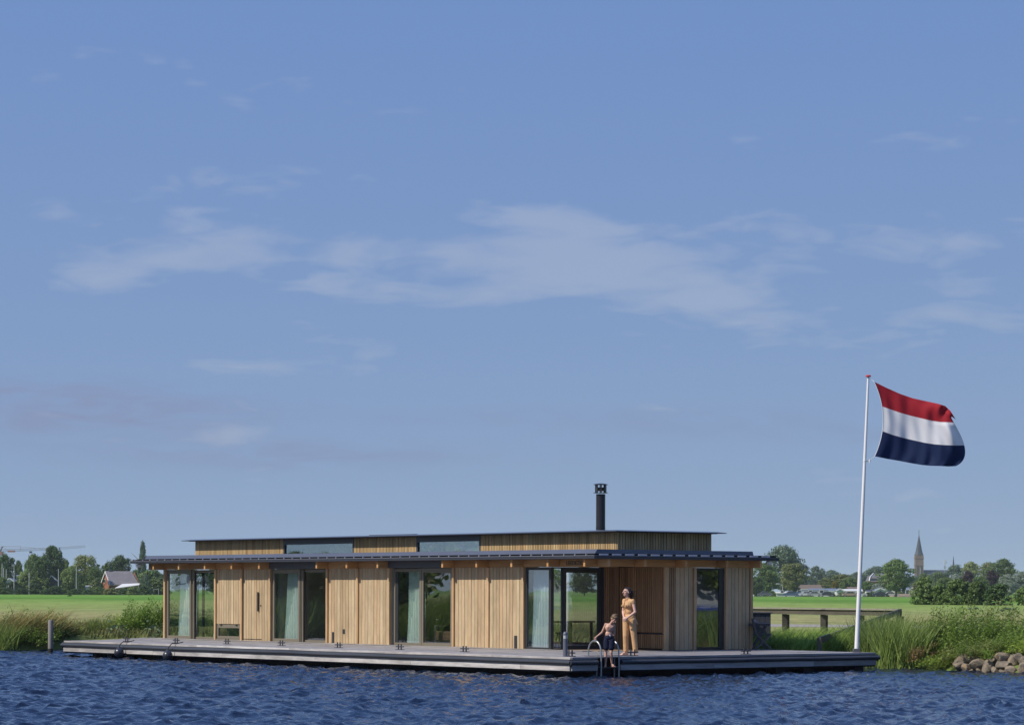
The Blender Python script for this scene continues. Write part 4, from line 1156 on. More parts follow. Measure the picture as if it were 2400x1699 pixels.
# left bank out of frame and right bank out of frame (mirrored in the glass)
for i in range(16):
    p_ = (-34 - i * 7.0, 90 + i * 2.2)
    o = empty('broadleaf_tree', (p_[0], p_[1] + (i % 3) * 3, LZ), i, 'bankside tree out of view to the left', 'tree', 'trees along the left bank')
    h = 7 + (i * 13 % 5)
    link('crown', with_mat(crown('round', 2 + i % 7), 'glow' if i not in (3, 4, 8) else 'pink'), None, o, (0, 0, h * .1), scale=(h * .9, h * .9, h * .9))
    link('trunk', TR[i % 3], None, o, scale=(h, h, h))
for i in range(10):
    o = empty('broadleaf_tree', (22 + i * 6, 72 - i * 4.5, LZ), i, 'bankside tree out of view to the right', 'tree', 'trees along the right bank')
    h = 6 + (i * 13 % 5)
    link('crown', with_mat(crown('round', 2 + i % 7), ('glow', 'light', 'glow')[i % 3]), None, o, (0, 0, h * .1), scale=(h * .9, h * .9, h * .9))
    link('trunk', TR[i % 3], None, o, scale=(h, h, h))

# ---- near plants
def blades_mesh(seed, n, h0, h1, r, lean, width, droop=.5, seg=5, aspect=(1, 1)):
    rng = np.random.default_rng(seed)
    V = []; F = []
    a = rng.uniform(0, 2 * PI, n); rr = r * rng.uniform(0, 1, n) ** .5
    bx, by = np.cos(a) * rr * aspect[0], np.sin(a) * rr * aspect[1]
    H = rng.uniform(h0, h1, n); dirx = lean + rng.normal(0, .22, n); diry = rng.normal(0, .22, n)
    tw = rng.uniform(0, PI, n)
    W = width * rng.uniform(.6, 1.3, n); D = droop * rng.uniform(.2, 1.4, n)
    for k in range(seg + 1):
        t = k / seg
        x = bx + dirx * H * t + D * np.sign(dirx + 1e-6) * H * t ** 2.6 * .6
        y = by + diry * H * t
        z = H * t - D * H * t ** 3 * .45
        w = W * (1 - t ** 2.2) + .0012
        ox, oy = np.cos(tw) * w / 2, np.sin(tw) * w / 2
        V.append(np.stack([x - ox, y - oy, z], 1)); V.append(np.stack([x + ox, y + oy, z], 1))
    V = np.array(V)                                # (2(seg+1), n, 3)
    idx = np.arange(V.shape[0] * n).reshape(V.shape[0], n)
    for k in range(seg):
        F.append(np.stack([idx[2*k], idx[2*k+1], idx[2*k+3], idx[2*k+2]], 1))
    return np_mesh('blades', V.reshape(-1, 3), np.concatenate(F))
def herb_mesh(seed, stems, h0, h1, r, lean, leaf, leaves, thick=.45, tips=None):
    """leafy stems; returns foliage mesh and stem mesh"""
    rng = np.random.default_rng(seed); C = []; Nn = []; S = []
    st = MB()
    for i in range(stems):
        a = rng.uniform(0, 2 * PI); rr = r * rng.uniform(0, 1) ** .5
        b = np.array([math.cos(a) * rr, math.sin(a) * rr, 0]); H = rng.uniform(h0, h1) * (1 - .25 * rr / r)
        lx, ly = lean + rng.normal(0, .16), rng.normal(0, .18)
        pt = lambda t: b + np.array([lx * H * t + .25 * lx * H * t * t, ly * H * t, H * t * (1 - .06 * t)])
        st.tube([tuple(pt(0)), tuple(pt(.5)), tuple(pt(1))], [.006, .004, .002], 3, cap=False)
        n = leaves; t = rng.uniform(.12, 1.0, n) ** .8
        P = np.array([pt(q) for q in t]); d = rng.normal(size=(n, 3)); d[:, 2] *= .5; d /= np.linalg.norm(d, axis=1, keepdims=True)
        C.append(P + d * (leaf * (.5 + thick * (1 - t[:, None] * .5)))); Nn.append(np.cross(d, rng.normal(size=(n, 3))) + np.array([0, 0, .5]))
        S.append(leaf * rng.uniform(.5, 1.25, n) * (1.15 - .55 * t))
    V, F = quads_from(np.concatenate(C), np.concatenate(Nn), np.concatenate(S), .42, rng)
    return np_mesh('foliage', V, F), st.mesh('stem')
G = {
    'reed': foliage('reed_blades', (0.136, 0.218, 0.046), (0.331, 0.414, 0.115), trans=.35, scale=1.5),
    'reed2': foliage('reed_blades_yellowing', (.13, .17, .045), (.30, .31, .11), trans=.35, scale=1.5),
    'sedge': foliage('sedge_blades', (0.186, 0.310, 0.046), (0.414, 0.559, 0.115), trans=.4, scale=1.5),
    'herb': foliage('herb_leaves', (0.115, 0.207, 0.037), (0.290, 0.414, 0.078), trans=.35, scale=2),
    'herb2': foliage('herb_leaves_olive', (0.154, 0.207, 0.053), (0.352, 0.393, 0.115), trans=.35, scale=2),
    'lime': foliage('herb_leaves_lime', (0.269, 0.393, 0.062), (0.517, 0.642, 0.124), trans=.35, scale=2),
    'brown': foliage('dry_leaves', (0.240, 0.135, 0.068), (0.420, 0.270, 0.135), trans=.2, scale=2),
    'dock': foliage('dock_leaves', (0.135, 0.210, 0.105), (0.240, 0.315, 0.180), trans=.2, scale=2),
    'plume': foliage('reed_plumes', (0.300, 0.225, 0.075), (0.450, 0.345, 0.135), trans=.3, scale=2),
    'dead': foliage('dead_stems', (0.330, 0.255, 0.150), (0.540, 0.435, 0.285), trans=.1, scale=2),
}
def gmat(me, key): me.materials.clear(); me.materials.append(G[key]); return me
reedA = [gmat(blades_mesh(60 + i, 360, .95, 1.55, .62, .05, .024, .22), 'reed') for i in range(3)]
reedB = [gmat(blades_mesh(70 + i, 300, .85, 1.45, .7, .34, .02, .5), 'reed2') for i in range(3)]
sedge = [gmat(blades_mesh(80 + i, 420, .5, .95, .75, .22, .018, 1.0), 'sedge') for i in range(3)]
plumes = [gmat(blades_mesh(90 + i, 90, 1.25, 1.65, .6, .36, .035, .7), 'plume') for i in range(2)]
herbs = {}
for key, sd in (('herb', 100), ('herb2', 110), ('lime', 120), ('brown', 130)):
    herbs[key] = [herb_mesh(sd + i, 34, .80, 1.5, .55, .30, .12, 44) for i in range(2)]
    for f_, s_ in herbs[key]: gmat(f_, key); gmat(s_, 'herb2')
dock_me = herb_mesh(140, 12, .35, .6, .28, .12, .30, 5, thick=.3); gmat(dock_me[0], 'dock'); gmat(dock_me[1], 'dead')
def shore_z(X, Y): return LZ * .75
def place_reed(name, me, px, Y, z, s, label, group, sub=None, rz=0, hs=1.0):
    p = at(px, 1400, Y)
    o = empty(name, (p.x, Y, z), rz, label, 'plant', group)
    link('blades', me, None, o, scale=(s, s, s * hs))
    if sub is not None: link('plume', sub, None, o, scale=(s, s, s * hs))
    return o
def place_herb(key, px, Y, z, s, label, group, hs=1.0, v=0, rz=0.0, name='leafy_herb'):
    p = at(px, 1400, Y); f_, s_ = herbs[key][v % 2] if key in herbs else dock_me
    o = empty(name, (p.x, Y, z), rz, label, 'plant', group)
    link('foliage', f_, None, o, scale=(s, s, s * hs)); link('stem', s_, None, o, scale=(s, s, s * hs))
    return o
# left bank, left of the mooring post
gl = 'reeds and herbs left of the mooring post'
i = 0
for px, Y, kind, s, hs_, lb in [(-20, 95.6, 'reedB', 1.05, .9, 'reed clump cut by the left frame edge'), (18, 95.4, 'reedB', 1.0, .95, 'reed clump at the far left of the bank'), (50, 95.8, 'reedB', 1.1, .95, 'tall ochre-plumed reed clump midway to the mooring post'),
        (84, 95.6, 'reedB', 1.0, 1.0, 'ochre-plumed reed clump left of the mooring post'), (30, 95.0, 'herb2', .9, .75, 'low olive herb by the water at the far left'), (70, 95.2, 'herb2', .95, .8, 'olive herb under the plumed reeds'),
        (105, 95.6, 'herb2', .95, .85, 'olive herb just left of the mooring post'), (132, 96.2, 'herb2', .85, .85, 'olive herb just right of the mooring post'), (118, 96.4, 'reedB', .85, .95, 'reed clump behind the mooring post'), (8, 94.7, 'reedA', .9, .8, 'green arching reed in the front left corner of the bank'),
        (-10, 96.5, 'herb', 1.0, .9, 'green herb cut by the left frame edge'), (58, 96.6, 'herb', 1.1, 1.0, 'green herb behind the plumed reeds'), (95, 96.9, 'herb', 1.1, .95, 'green herb behind and left of the mooring post'), (22, 96.8, 'herb', 1.1, .95, 'green herb behind the reeds at the far left'), (45, 94.9, 'herb', .8, .7, 'low green herb at the waterline of the far left bank'), (90, 94.9, 'herb', .8, .7, 'low green herb at the waterline left of the mooring post')]:
    if kind == 'reedB': place_reed('reed_clump', reedB[i % 3], px, Y, .12, s, lb, gl, sub=plumes[i % 2], hs=hs_)
    elif kind == 'reedA': place_reed('reed_clump', reedA[i % 3], px, Y, .02, s, lb, gl, hs=hs_)
    else: place_herb(kind, px, Y, .15, s, lb, gl, hs=hs_, v=i)
    i += 1
gl = 'bank plants between the mooring post and the houseboat'
for px, Y, key, s, hs_, lb in [(232, 97.8, 'herb2', .85, .85, 'thin olive herb at the left of the bank plants by the house'), (262, 98.2, 'lime', .85, .85, 'low lime green herb left of the dock leaves'), (288, 98.5, 'herb', 1.05, .95, 'green herb above the left ball fender'),
        (305, 98.8, 'herb', 1.1, 1.05, 'tallest leaning herb left of the house end post'), (328, 98.6, 'herb', 1.15, 1.05, 'bushy herb two steps left of the house end post'), (350, 98.8, 'herb', 1.1, 1.0, 'bushy herb next to the house end post'),
        (372, 98.6, 'herb', 1.15, 1.05, 'bushy herb touching the house end post'), (392, 98.9, 'herb', 1.0, 1.0, 'bushy herb behind the leftmost window'), (415, 98.9, 'herb', .95, .95, 'herb seen through the leftmost window'), (440, 99, 'lime', .95, .95, 'lime herb seen through the leftmost window'),
        (470, 99, 'herb', .95, .95, 'herb seen through the leftmost window, right pane'),
        (215, 98.2, 'brown', .6, .5, 'reddish dry herb right of the mooring post'), (245, 97.6, 'brown', .55, .5, 'brown dry herb behind the deck end'), (180, 98.4, 'lime', .7, .45, 'low lime herb right of the mooring post')]:
    place_herb(key, px, Y, .42, s, lb, gl, hs=hs_, v=i); i += 1
for px, Y, lb in [(268, 97.2, 'large grey-green dock leaves above the left ball fender'), (358, 97.4, 'large grey-green dock leaves beside the house end post')]:
    place_herb('dock', px, Y, .40, 1.0, lb, gl, name='dock_plant')
place_reed('reed_clump', reedA[1], 218, 97.6, .35, .45, 'small upright reed tuft behind the deck end', gl, hs=1.3)
# right bank: sedge behind the chair, reeds at the deck end, herbs over the boulders
gl = 'sedge tufts between the house and the flagpole'
k = 0
for px, Y, s, lb in [(1775, 81, .95, 'sedge tuft behind the folding chair'), (1812, 80.5, .95, 'sedge tuft right of the folding chair'), (1848, 80, .95, 'sedge tuft below the first rail post'), (1880, 79.5, 1.0, 'sedge tuft left of the low rail end'),
        (1908, 78.6, .95, 'sedge tuft just left of the low rail end'), (1940, 79.2, 1.0, 'sedge tuft behind the low rail end'), (1972, 78.6, 1.05, 'sedge tuft right of the low rail end'), (1830, 83.5, 1.0, 'back row sedge near the storage box'),
        (1870, 83, 1.0, 'back row sedge below the middle rail'), (1910, 82.5, 1.0, 'back row sedge below the second rail post'), (1950, 82, 1.05, 'back row sedge left of the flagpole'), (1795, 84, .9, 'back row sedge behind the storage box'), (1990, 80.5, 1.1, 'sedge tuft left behind the flagpole'),
        (1760, 80.0, .9, 'sedge tuft hidden by the house corner')]:
    place_reed('sedge_tuft', sedge[k % 3], px, Y, .34, s, lb, gl, rz=0); k += 1
gl = 'reed clumps at the right end of the deck'
for px, Y, s, lb, hs_ in [(2010, 78.6, .8, 'reed clump behind the flagpole foot', .8), (2035, 77.8, .85, 'reed clump right behind the flagpole foot', .9), (2058, 77.2, .95, 'reed clump over the deck end', 1.0), (2082, 76.6, 1.0, 'reed clump at the right tip of the deck', .98),
        (2105, 76.0, 1.0, 'reed clump standing in the water right of the deck', .98), (2128, 75.9, .95, 'right-hand reed clump before the herbs', .95), (2070, 78.8, 1.0, 'back reed clump behind the deck end', 1.0), (2100, 78.5, 1.05, 'back reed clump below the rail corner', 1.0), (2040, 79.6, 1.0, 'back reed clump under the slanting rail', .95)]:
    place_reed('reed_clump', reedA[k % 3], px, Y, .0, s, lb, gl, hs=hs_ * 1.08); k += 1
gl = 'tall herbs on the right bank above the boulders'
for px, Y, key, s, hs_, z, lb in [(2150, 76.2, 'herb2', .95, 1.02, .2, 'olive herb right of the reed clumps'), (2140, 75.6, 'brown', .7, .75, .15, 'reddish herb beside the reeds'), (2172, 75.9, 'herb', .95, .8, .1, 'green herb low over the water'), (2165, 76.8, 'herb2', 1.0, 1.1, .4, 'tall seeding herb behind the reeds'),
        (2195, 76.4, 'herb', 1.05, 1.1, .4, 'tallest leafy herb left of the boulders'), (2215, 77.2, 'herb', 1.1, 1.12, .45, 'tall pink-tipped herb right of the tallest one'), (2212, 74.9, 'lime', .7, .55, .1, 'lime green herb at the left foot of the boulders'), (2178, 74.9, 'lime', .65, .5, .05, 'low bright herb at the waterline'),
        (2240, 75.6, 'herb', 1.05, .95, .4, 'leaning herb above the first boulder'), (2262, 75.2, 'herb', 1.05, .95, .45, 'leaning herb above the second boulder'), (2285, 76.4, 'herb2', 1.1, 1.12, .5, 'tall herb in the gap of the right bank'), (2300, 74.8, 'herb', 1.0, .85, .5, 'herb over the middle boulders'),
        (2325, 75.0, 'herb', 1.0, .85, .5, 'herb right of the middle boulders'), (2345, 75.6, 'herb2', 1.05, 1.0, .5, 'tall leaning herb near the right edge'), (2365, 75.8, 'herb', 1.05, 1.0, .5, 'tallest herb at the right edge'), (2392, 74.6, 'herb', 1.0, .85, .5, 'herb cut by the right frame edge'),
        (2385, 73.2, 'lime', .8, .6, .45, 'lighter herb by the rightmost boulders'), (2340, 73.8, 'herb', .85, .7, .45, 'low herb behind the right boulders'), (2262, 74.0, 'herb', .7, .6, .35, 'low herb between the boulders'), (2300, 73.6, 'herb2', .7, .55, .45, 'low olive herb between the boulders'), (2235, 74.6, 'herb2', .8, .7, .2, 'olive herb at the left flank of the boulders'),
        (2420, 74.0, 'herb', 1.1, .95, .5, 'herb just outside the right frame edge'), (2450, 73.0, 'herb', 1.1, .95, .5, 'second herb outside the right frame edge')]:
    place_herb(key, px, Y, z, s, lb, gl, hs=hs_ * .98, v=k); k += 1
place_reed('grass_tuft', gmat(blades_mesh(95, 40, .3, .5, .12, .0, .03, .9), 'sedge'), 2318, 73.0, .35, 1.0, 'bright grass tuft growing between the boulders', None)
# out-of-frame bank growth mirrored in the tall window and the water
for j in range(8):
    p_ = (14.5 + j * 1.6, 70.5 - j * 2.2)
    o = empty('reed_clump', (p_[0] + 1.0, p_[1] + .6, .1), 0, 'reed clump on the right bank outside the frame', 'plant', 'reeds outside the frame at the right')
    link('blades', reedA[j % 3], None, o, scale=(1.3, 1.3, 1.2))

for j in range(12):
    o = empty('reed_clump', (-26 - j * 3.2, 92.3 - j * .22, .1), j, 'reed clump on the left bank outside the frame', 'plant', 'reeds outside the frame at the left')
    link('blades', reedA[j % 3], None, o, scale=(2.2, 2.2, 1.3))
# covered boat stored on the right bank, out of the frame (mirrored in the tall window)
CB = empty('covered_boat', (21.0, 72.0, LZ), rad(70), 'boat under a grey tarpaulin stored on the right bank outside the frame', 'boat')
hull_ = MB()
for sgn in (-1, 1): hull_.hexa([(-2.6, 0, .3), (2.2, 0, .3), (2.2, sgn * .8, .5), (-2.6, sgn * .8, .5), (-2.8, 0, 1.0), (2.9, 0, 1.1), (2.4, sgn * 1.05, 1.1), (-2.8, sgn * 1.05, 1.0)])
hull_.build('hull', M['white_paint'], CB)
MB().hexa([(-2.9, -1.12, .95), (2.7, -1.0, 1.05), (2.7, 1.0, 1.05), (-2.9, 1.12, .95), (-2.7, -.05, 2.3), (2.5, -.05, 2.0), (2.5, .05, 2.0), (-2.7, .05, 2.3)]).build('tarpaulin', simple('grey_tarp', (.28, .29, .31), rough=.6, var=.25, scale=1.5, bump=.4), CB)
MB().box(-2.8, 2.5, -1.13, 1.13, .86, .95).build('blue_trim', simple('blue_trim', (.03, .06, .35)), CB)
for x in (-1.8, 1.5): MB().box(x - .1, x + .1, -.6, .6, 0, .35).build('support', M['chair_dark'], CB)

for x, y, h, w, kk in ((-54, 100.5, 9, 12, 'pink'), (-46, 97.5, 6, 6, 'light'), (-64, 103, 10, 12, 'olive')):
    o = empty('blossoming_tree' if kk == 'pink' else 'broadleaf_tree', (x, y, LZ), 1, {'pink': 'wide pink blossoming tree out of view to the left', 'light': 'low light green tree out of view to the left', 'olive': 'wide olive tree out of view to the left'}[kk], 'tree', 'trees along the left bank')
    link('crown', with_mat(crown('round', 5), kk), None, o, (0, 0, .6), scale=(w, w, h)); link('trunk', TR[1], None, o, scale=(h, h, h * .9))

# short rough grass along both banks: too many blades to count
def bank_grass():
    rng = np.random.default_rng(8)
    pts = np.array(SHORE); n = 46000
    t = rng.uniform(2.2, 19.5, n)
    X = np.interp(t, range(len(pts)), pts[:, 0]); Y = np.interp(t, range(len(pts)), pts[:, 1])
    off = rng.uniform(.2, 1, n) ** 2.2 * 26
    sgn = np.where(X > 7, .8, .1)
    X = X + off * sgn * .6; Y = Y + off * (1 - sgn * .3)
    k = (X > -24) & (X < 22); X, Y = X[k], Y[k]; off = off[k]; n = len(X)
    H = rng.uniform(.10, .30, n); lean = rng.normal(.25, .25, n)
    tw = rng.uniform(0, PI, n); w = rng.uniform(.012, .03, n)
    z = np.interp(off, [0, .3, .9, 2, 4], [-.02, .22, .42, .52, .58])
    ox, oy = np.cos(tw) * w, np.sin(tw) * w
    V = np.stack([np.stack([X - ox, Y - oy, z], 1), np.stack([X + ox, Y + oy, z], 1), np.stack([X + lean * H + ox * .3, Y + oy * .3, z + H], 1), np.stack([X + lean * H - ox * .3, Y - oy * .3, z + H], 1)], 1).reshape(-1, 3)
    o = link('bank_grass', np_mesh('bank_grass', V, np.arange(4 * n).reshape(n, 4)), foliage('rough_grass', (.10, .13, .035), (.22, .22, .08), trans=.3, scale=.6))
    tag(o, 'short rough grass covering both banks', 'grass', None, 'stuff')
bank_grass()
pth = MB().prism([(8.4, 118), (22, 112), (24, 119), (9, 127)], LZ + .004, LZ + .02).build('path', simple('gravel_path', (.30, .27, .25), rough=.95, var=.2, scale=2)); pth['kind'] = 'structure'

# ------------------------------------------------------------------ boulders
def rock_mesh(seed):
    bm = bmesh.new(); bmesh.ops.create_icosphere(bm, subdivisions=3, radius=.5)
    rng = random.Random(seed)
    pl = [(Vector((rng.gauss(0, 1), rng.gauss(0, 1), rng.gauss(0, 1))).normalized(), rng.uniform(.25, .40)) for _ in range(11)]
    for v in bm.verts:
        for n_, d in pl:
            q = v.co.dot(n_)
            if q > d: v.co -= n_ * (q - d)
        v.co *= 1 + rng.uniform(-.018, .018)
    me = bpy.data.meshes.new('boulder'); bm.to_mesh(me); bm.free()
    for p in me.polygons: p.use_smooth = True
    me.set_sharp_from_angle(angle=rad(32))
    return me
def rock_mat():
    m, nt, p = mat_base('lichen_stone'); N, L = nt.nodes.new, nt.links.new
    tc = N('ShaderNodeTexCoord'); oi = N('ShaderNodeObjectInfo')
    mu = N('ShaderNodeMath'); mu.operation = 'MULTIPLY'; mu.inputs[1].default_value = 50; L(oi.outputs['Random'], mu.inputs[0])
    ad = N('ShaderNodeVectorMath'); ad.operation = 'ADD'; L(tc.outputs['Object'], ad.inputs[0]); L(mu.outputs[0], ad.inputs[1])
    n = N('ShaderNodeTexNoise'); n.inputs['Scale'].default_value = 2.2; n.inputs['Detail'].default_value = 6; n.inputs['Roughness'].default_value = .65; L(ad.outputs[0], n.inputs[0])
    cr = N('ShaderNodeValToRGB'); e = cr.color_ramp.elements; e[0].position = .35; e[0].color = (.10, .085, .07, 1); e[1].position = .72; e[1].color = (.34, .19, .05, 1)
    q = e.new(.5); q.color = (.20, .165, .12, 1); q = e.new(.6); q.color = (.29, .23, .155, 1); L(n.outputs[0], cr.inputs[0])
    L(cr.outputs[0], p.inputs['Base Color']); p.inputs['Roughness'].default_value = .9
    b = N('ShaderNodeBump'); b.inputs['Strength'].default_value = .6; b.inputs['Distance'].default_value = .03
    n2 = N('ShaderNodeTexNoise'); n2.inputs['Scale'].default_value = 9; n2.inputs['Detail'].default_value = 8; L(ad.outputs[0], n2.inputs[0]); L(n2.outputs[0], b.inputs['Height']); L(b.outputs[0], p.inputs['Normal'])
    return m
RM = rock_mat(); rocks = [rock_mesh(200 + i) for i in range(6)]
for r_ in rocks: r_.materials.append(RM)
bl_ = [(935, 1395, 220, 100, 'broad flat boulder, leftmost of the upper ones'), (885, 1462, 140, 95, 'dark boulder at the left foot of the heap'), (962, 1475, 115, 95, 'rounded brown boulder third from the left at the waterline'), (1080, 1430, 150, 90, 'sloping boulder with rust lichen'),
       (1075, 1498, 75, 55, 'small square stone at the waterline'), (1175, 1462, 125, 135, 'upright ribbed boulder in the middle of the heap'), (1215, 1408, 120, 85, 'pale grey boulder above the upright one'), (1330, 1378, 165, 105, 'high grey-topped boulder above the lichened one'), (1312, 1450, 140, 95, 'boulder with a big orange lichen patch'),
       (1245, 1500, 90, 75, 'dark wedge stone low in the middle'), (1330, 1510, 75, 55, 'low dark stone under the lichened one'), (1415, 1400, 95, 125, 'tall boulder with orange sides near the right edge'), (1478, 1388, 110, 95, 'grey pointed boulder near the right edge'), (1415, 1500, 120, 80, 'wet boulder at the waterline near the right edge'),
       (1510, 1475, 100, 115, 'brown boulder cut by the right frame edge'), (1535, 1390, 80, 70, 'grey boulder high at the right frame edge'), (1015, 1500, 70, 45, 'small dark stone at the waterline by the brown one')]
for i, (x, y, w, h, lb) in enumerate(bl_):
    px, py = 2050 + x / 4.389, 1230 + y / 4.389
    Y = np.interp(px, [2240, 2400, 2450], [74.3, 72.3, 71.6]) - .15 + (.35 if y < 1430 else 0)
    c = at(px, py, Y); s = Y / FPX / 4.389
    o = link('boulder', rocks[i % 6], None, None, c, i * 1.9, (w * s * 1.5, w * s * 1.2, h * s * 1.6))
    tag(o, lb, 'boulder', 'boulders along the right bank')
for px, py, lb in ((2440, 1565, 'boulder just outside the right frame edge'), (2470, 1560, 'second boulder outside the right frame edge')):
    tag(link('boulder', rocks[2], None, None, at(px, py, 71.4), .5, (.5, .5, .4)), lb, 'boulder', 'boulders along the right bank')
tag(link('boulder', rocks[3], None, None, at(166, 1497, 96.2), .5, (.42, .4, .30)), 'lone grey boulder behind the left deck end', 'boulder')

# ------------------------------------------------------------------ mooring post
p = at(118.5, 1532, 90.6)
MPo = empty('mooring_post', (p.x, 90.6, 0), 0, 'weathered grey round timber mooring post standing in the water', 'post')
MB().lathe([(.088, -.6), (.088, .2), (.084, 1.06), (.075, 1.085), (.02, 1.09)], 16).build('pile', M['piling'], MPo, smooth=True)
MB().lathe([(.090, -.2), (.0905, .16)], 16).build('wet_band', simple('wet_wood', (.03, .028, .022), rough=.3), MPo, smooth=True)

# ------------------------------------------------------------------ railing of the gangway
RL = empty('timber_railing', at(2000, 1430, 92) * Vector((1, 1, 0)) if False else (at(2000, 1430, 92).x, 92, 0), 0, 'weathered timber railing beyond the deck with a rail slanting down to it', 'railing')
def rel(v): return (v[0] - RL.location.x, v[1] - RL.location.y, v[2])
pA = at(1690, 1421, 96.5); pB = at(2109, 1427, 88.0)
def lerp(a, b, t): return tuple(a[i] + (b[i] - a[i]) * t for i in range(3))
TOPZ = 1.54
a_, b_ = (pA.x, pA.y, TOPZ), (pB.x, pB.y, TOPZ)
MB().bar(rel((a_[0], a_[1], TOPZ - .01)), rel((b_[0], b_[1], TOPZ - .01)), .17, .045).build('handrail', M['rail_top_lit'], RL)
MB().bar(rel((a_[0], a_[1], TOPZ - .125)), rel((b_[0], b_[1], TOPZ - .125)), .05, .165).build('rail_board', M['rail_wood_shaded'], RL)
for px in (1745, 1839, 1929, 2014, 2107):
    t = (px - 1690) / (2109 - 1690); q = lerp(a_, b_, t)
    p = at(px, 1430, q[1])
    q = (p.x, q[1], 0)
    MB().box(q[0] - RL.location.x - .085, q[0] - RL.location.x + .085, q[1] - RL.location.y - .05, q[1] - RL.location.y + .05, .2, TOPZ - .035).build('post', M['rail_wood_shaded'], RL)
    MB().box(q[0] - RL.location.x + .03, q[0] - RL.location.x + .17, q[1] - RL.location.y + .06, q[1] - RL.location.y + .15, .2, TOPZ - .22).build('post', M['rail_wood_shaded'], RL)
c_ = at(2018, 1466, 82.6); d_ = at(1921, 1500, 77.2)
MB().bar(rel((b_[0], b_[1], TOPZ - .07)), rel(c_), .06, .17).build('slanting_rail', M['rail_wood_shaded'], RL)
MB().bar(rel(c_), rel((d_.x, d_.y, d_.z)), .06, .17).build('slanting_rail', M['rail_wood_shaded'], RL)
MB().box(d_.x - .06 - RL.location.x, d_.x + .06 - RL.location.x, d_.y - RL.location.y, d_.y + .12 - RL.location.y, .2, d_.z + .06).build('end_post', M['rail_wood_shaded'], RL)
MB().box(c_.x - .06 - RL.location.x, c_.x + .06 - RL.location.x, c_.y - RL.location.y, c_.y + .12 - RL.location.y, .0, c_.z + .02).build('post', M['rail_wood_shaded'], RL)

# storage box on the bank
bxp = at(1789, 1434, 80.6)
BX = empty('storage_box', (bxp.x - .15, 80.6, .4), 0, 'dark tarred plank storage box behind the folding chair', 'box')
for k in range(6): MB().box(-.58 + k * .155, -.58 + k * .155 + .148, -.24, -.21, .06, 1.06).build('plank', M['chair_dark'], BX, bevel=.004)
MB().box(-.57, .34, -.208, .3, .06, 1.05).build('body', M['shadow_gap'], BX)
MB().box(-.62, .39, -.28, .34, 1.06, 1.09).build('lid', M['chair_dark'], BX, bevel=.005)

# folding chair and folding table at the right end of the deck
FC = empty('folding_chair', loc2w(9.98, 3.85, DZ), PI / 2, 'dark folding chair with crossed legs at the right end of the house', 'chair')
def chair_parts(t, sc_, topz):
    for i_ in range(5): MB().box(-.21, .21, -.19 + i_ * .078, -.19 + i_ * .078 + .065, topz - .015, topz).build('seat_slat', M['chair_dark'], t)
    for s in (-.2, .2):
        MB().bar((s, -.2, topz - .02), (s, .24, 0), .022, .04).build('leg', M['chair_dark'], t)
        MB().bar((s * .9, .2, topz - .02), (s * .9, -.24, 0), .022, .04).build('leg', M['chair_dark'], t)
chair_parts(FC, 1, .45)
for s in (-.19, .19): MB().bar((s, .2, .43), (s, .30, .86), .022, .04).build('back_post', M['chair_dark'], FC)
for z in (.60, .70, .80): MB().bar((-.19, .2 + (z - .43) * .23, z), (.19, .2 + (z - .43) * .23, z), .014, .055).build('back_slat', M['chair_dark'], FC)
FT = empty('folding_table', loc2w(10.33, 4.40, DZ), 0, 'dark slatted folding table behind the folding chair', 'table')
for i_ in range(6): MB().box(-.30, .30, -.30 + i_ * .10, -.30 + i_ * .10 + .09, .70, .72).build('tabletop_slat', M['chair_dark'], FT)
MB().box(-.28, .28, -.28, .28, .65, .699).build('apron', M['chair_dark'], FT)
for s in (-.25, .22):
    MB().bar((-.2, s, .68), (.2, s, 0), .025, .045).build('leg', M['chair_dark'], FT); MB().bar((.2, s + .03, .68), (-.2, s + .03, 0), .025, .045).build('leg', M['chair_dark'], FT)
tw_ = link('cloth', rocks[1], None, None, loc2w(10.2, 4.45, DZ + .77), 0, (.22, .16, .13)); tag(tw_, 'crumpled pale cloth lying on the folding table', 'cloth')
tw_.data = rocks[1].copy(); tw_.data.materials.clear(); tw_.data.materials.append(M['fascia_y'])

# ------------------------------------------------------------------ flagpole and flag
fb = onz(2022.5, 1529, DZ)
fb = loc2w(10.12, .42, DZ)
top = at(2035, 884, fb.y + .1)
FP = empty('flagpole', fb, 0, 'tall white flagpole with a red cap leaning slightly at the deck end', 'flagpole')
tp = top - fb
MB().tube([(0, 0, .0), tuple(tp * .5), tuple(tp)], [.062, .048, .031], 16).build('pole', M['white_paint'], FP, smooth=True)
red = simple('red_cap', (.55, .04, .03), rough=.4)
MB().lathe([(.02, 0), (.075, .01), (.075, .035), (.045, .055), (.01, .06)], 16, tuple(tp)).build('cap', red, FP, smooth=True)
MB().box(-.11, .11, -.11, .11, .002, .03).box(-.09, .09, -.09, .09, .03, .10).build('foot', M['lintel'], FP, bevel=.01)
ringz = at(2027, 1080, fb.y)
rp = ringz - fb
fr_ = rp.z / tp.z
MB().tube([tuple(tp * fr_), tuple(tp * fr_ + Vector((.13, 0, -.005)))], .012, 8).lathe([(.045, -.02), (.05, 0), (.045, .02)], 14, tuple(tp * fr_)).build('clamp', M['white_paint'], FP)
MB().tube([tuple(tp * fr_ + Vector((.135, 0, .05))), tuple(tp * fr_ + Vector((.135, 0, -.05)))], .018, 8).build('weight', M['white_paint'], FP)
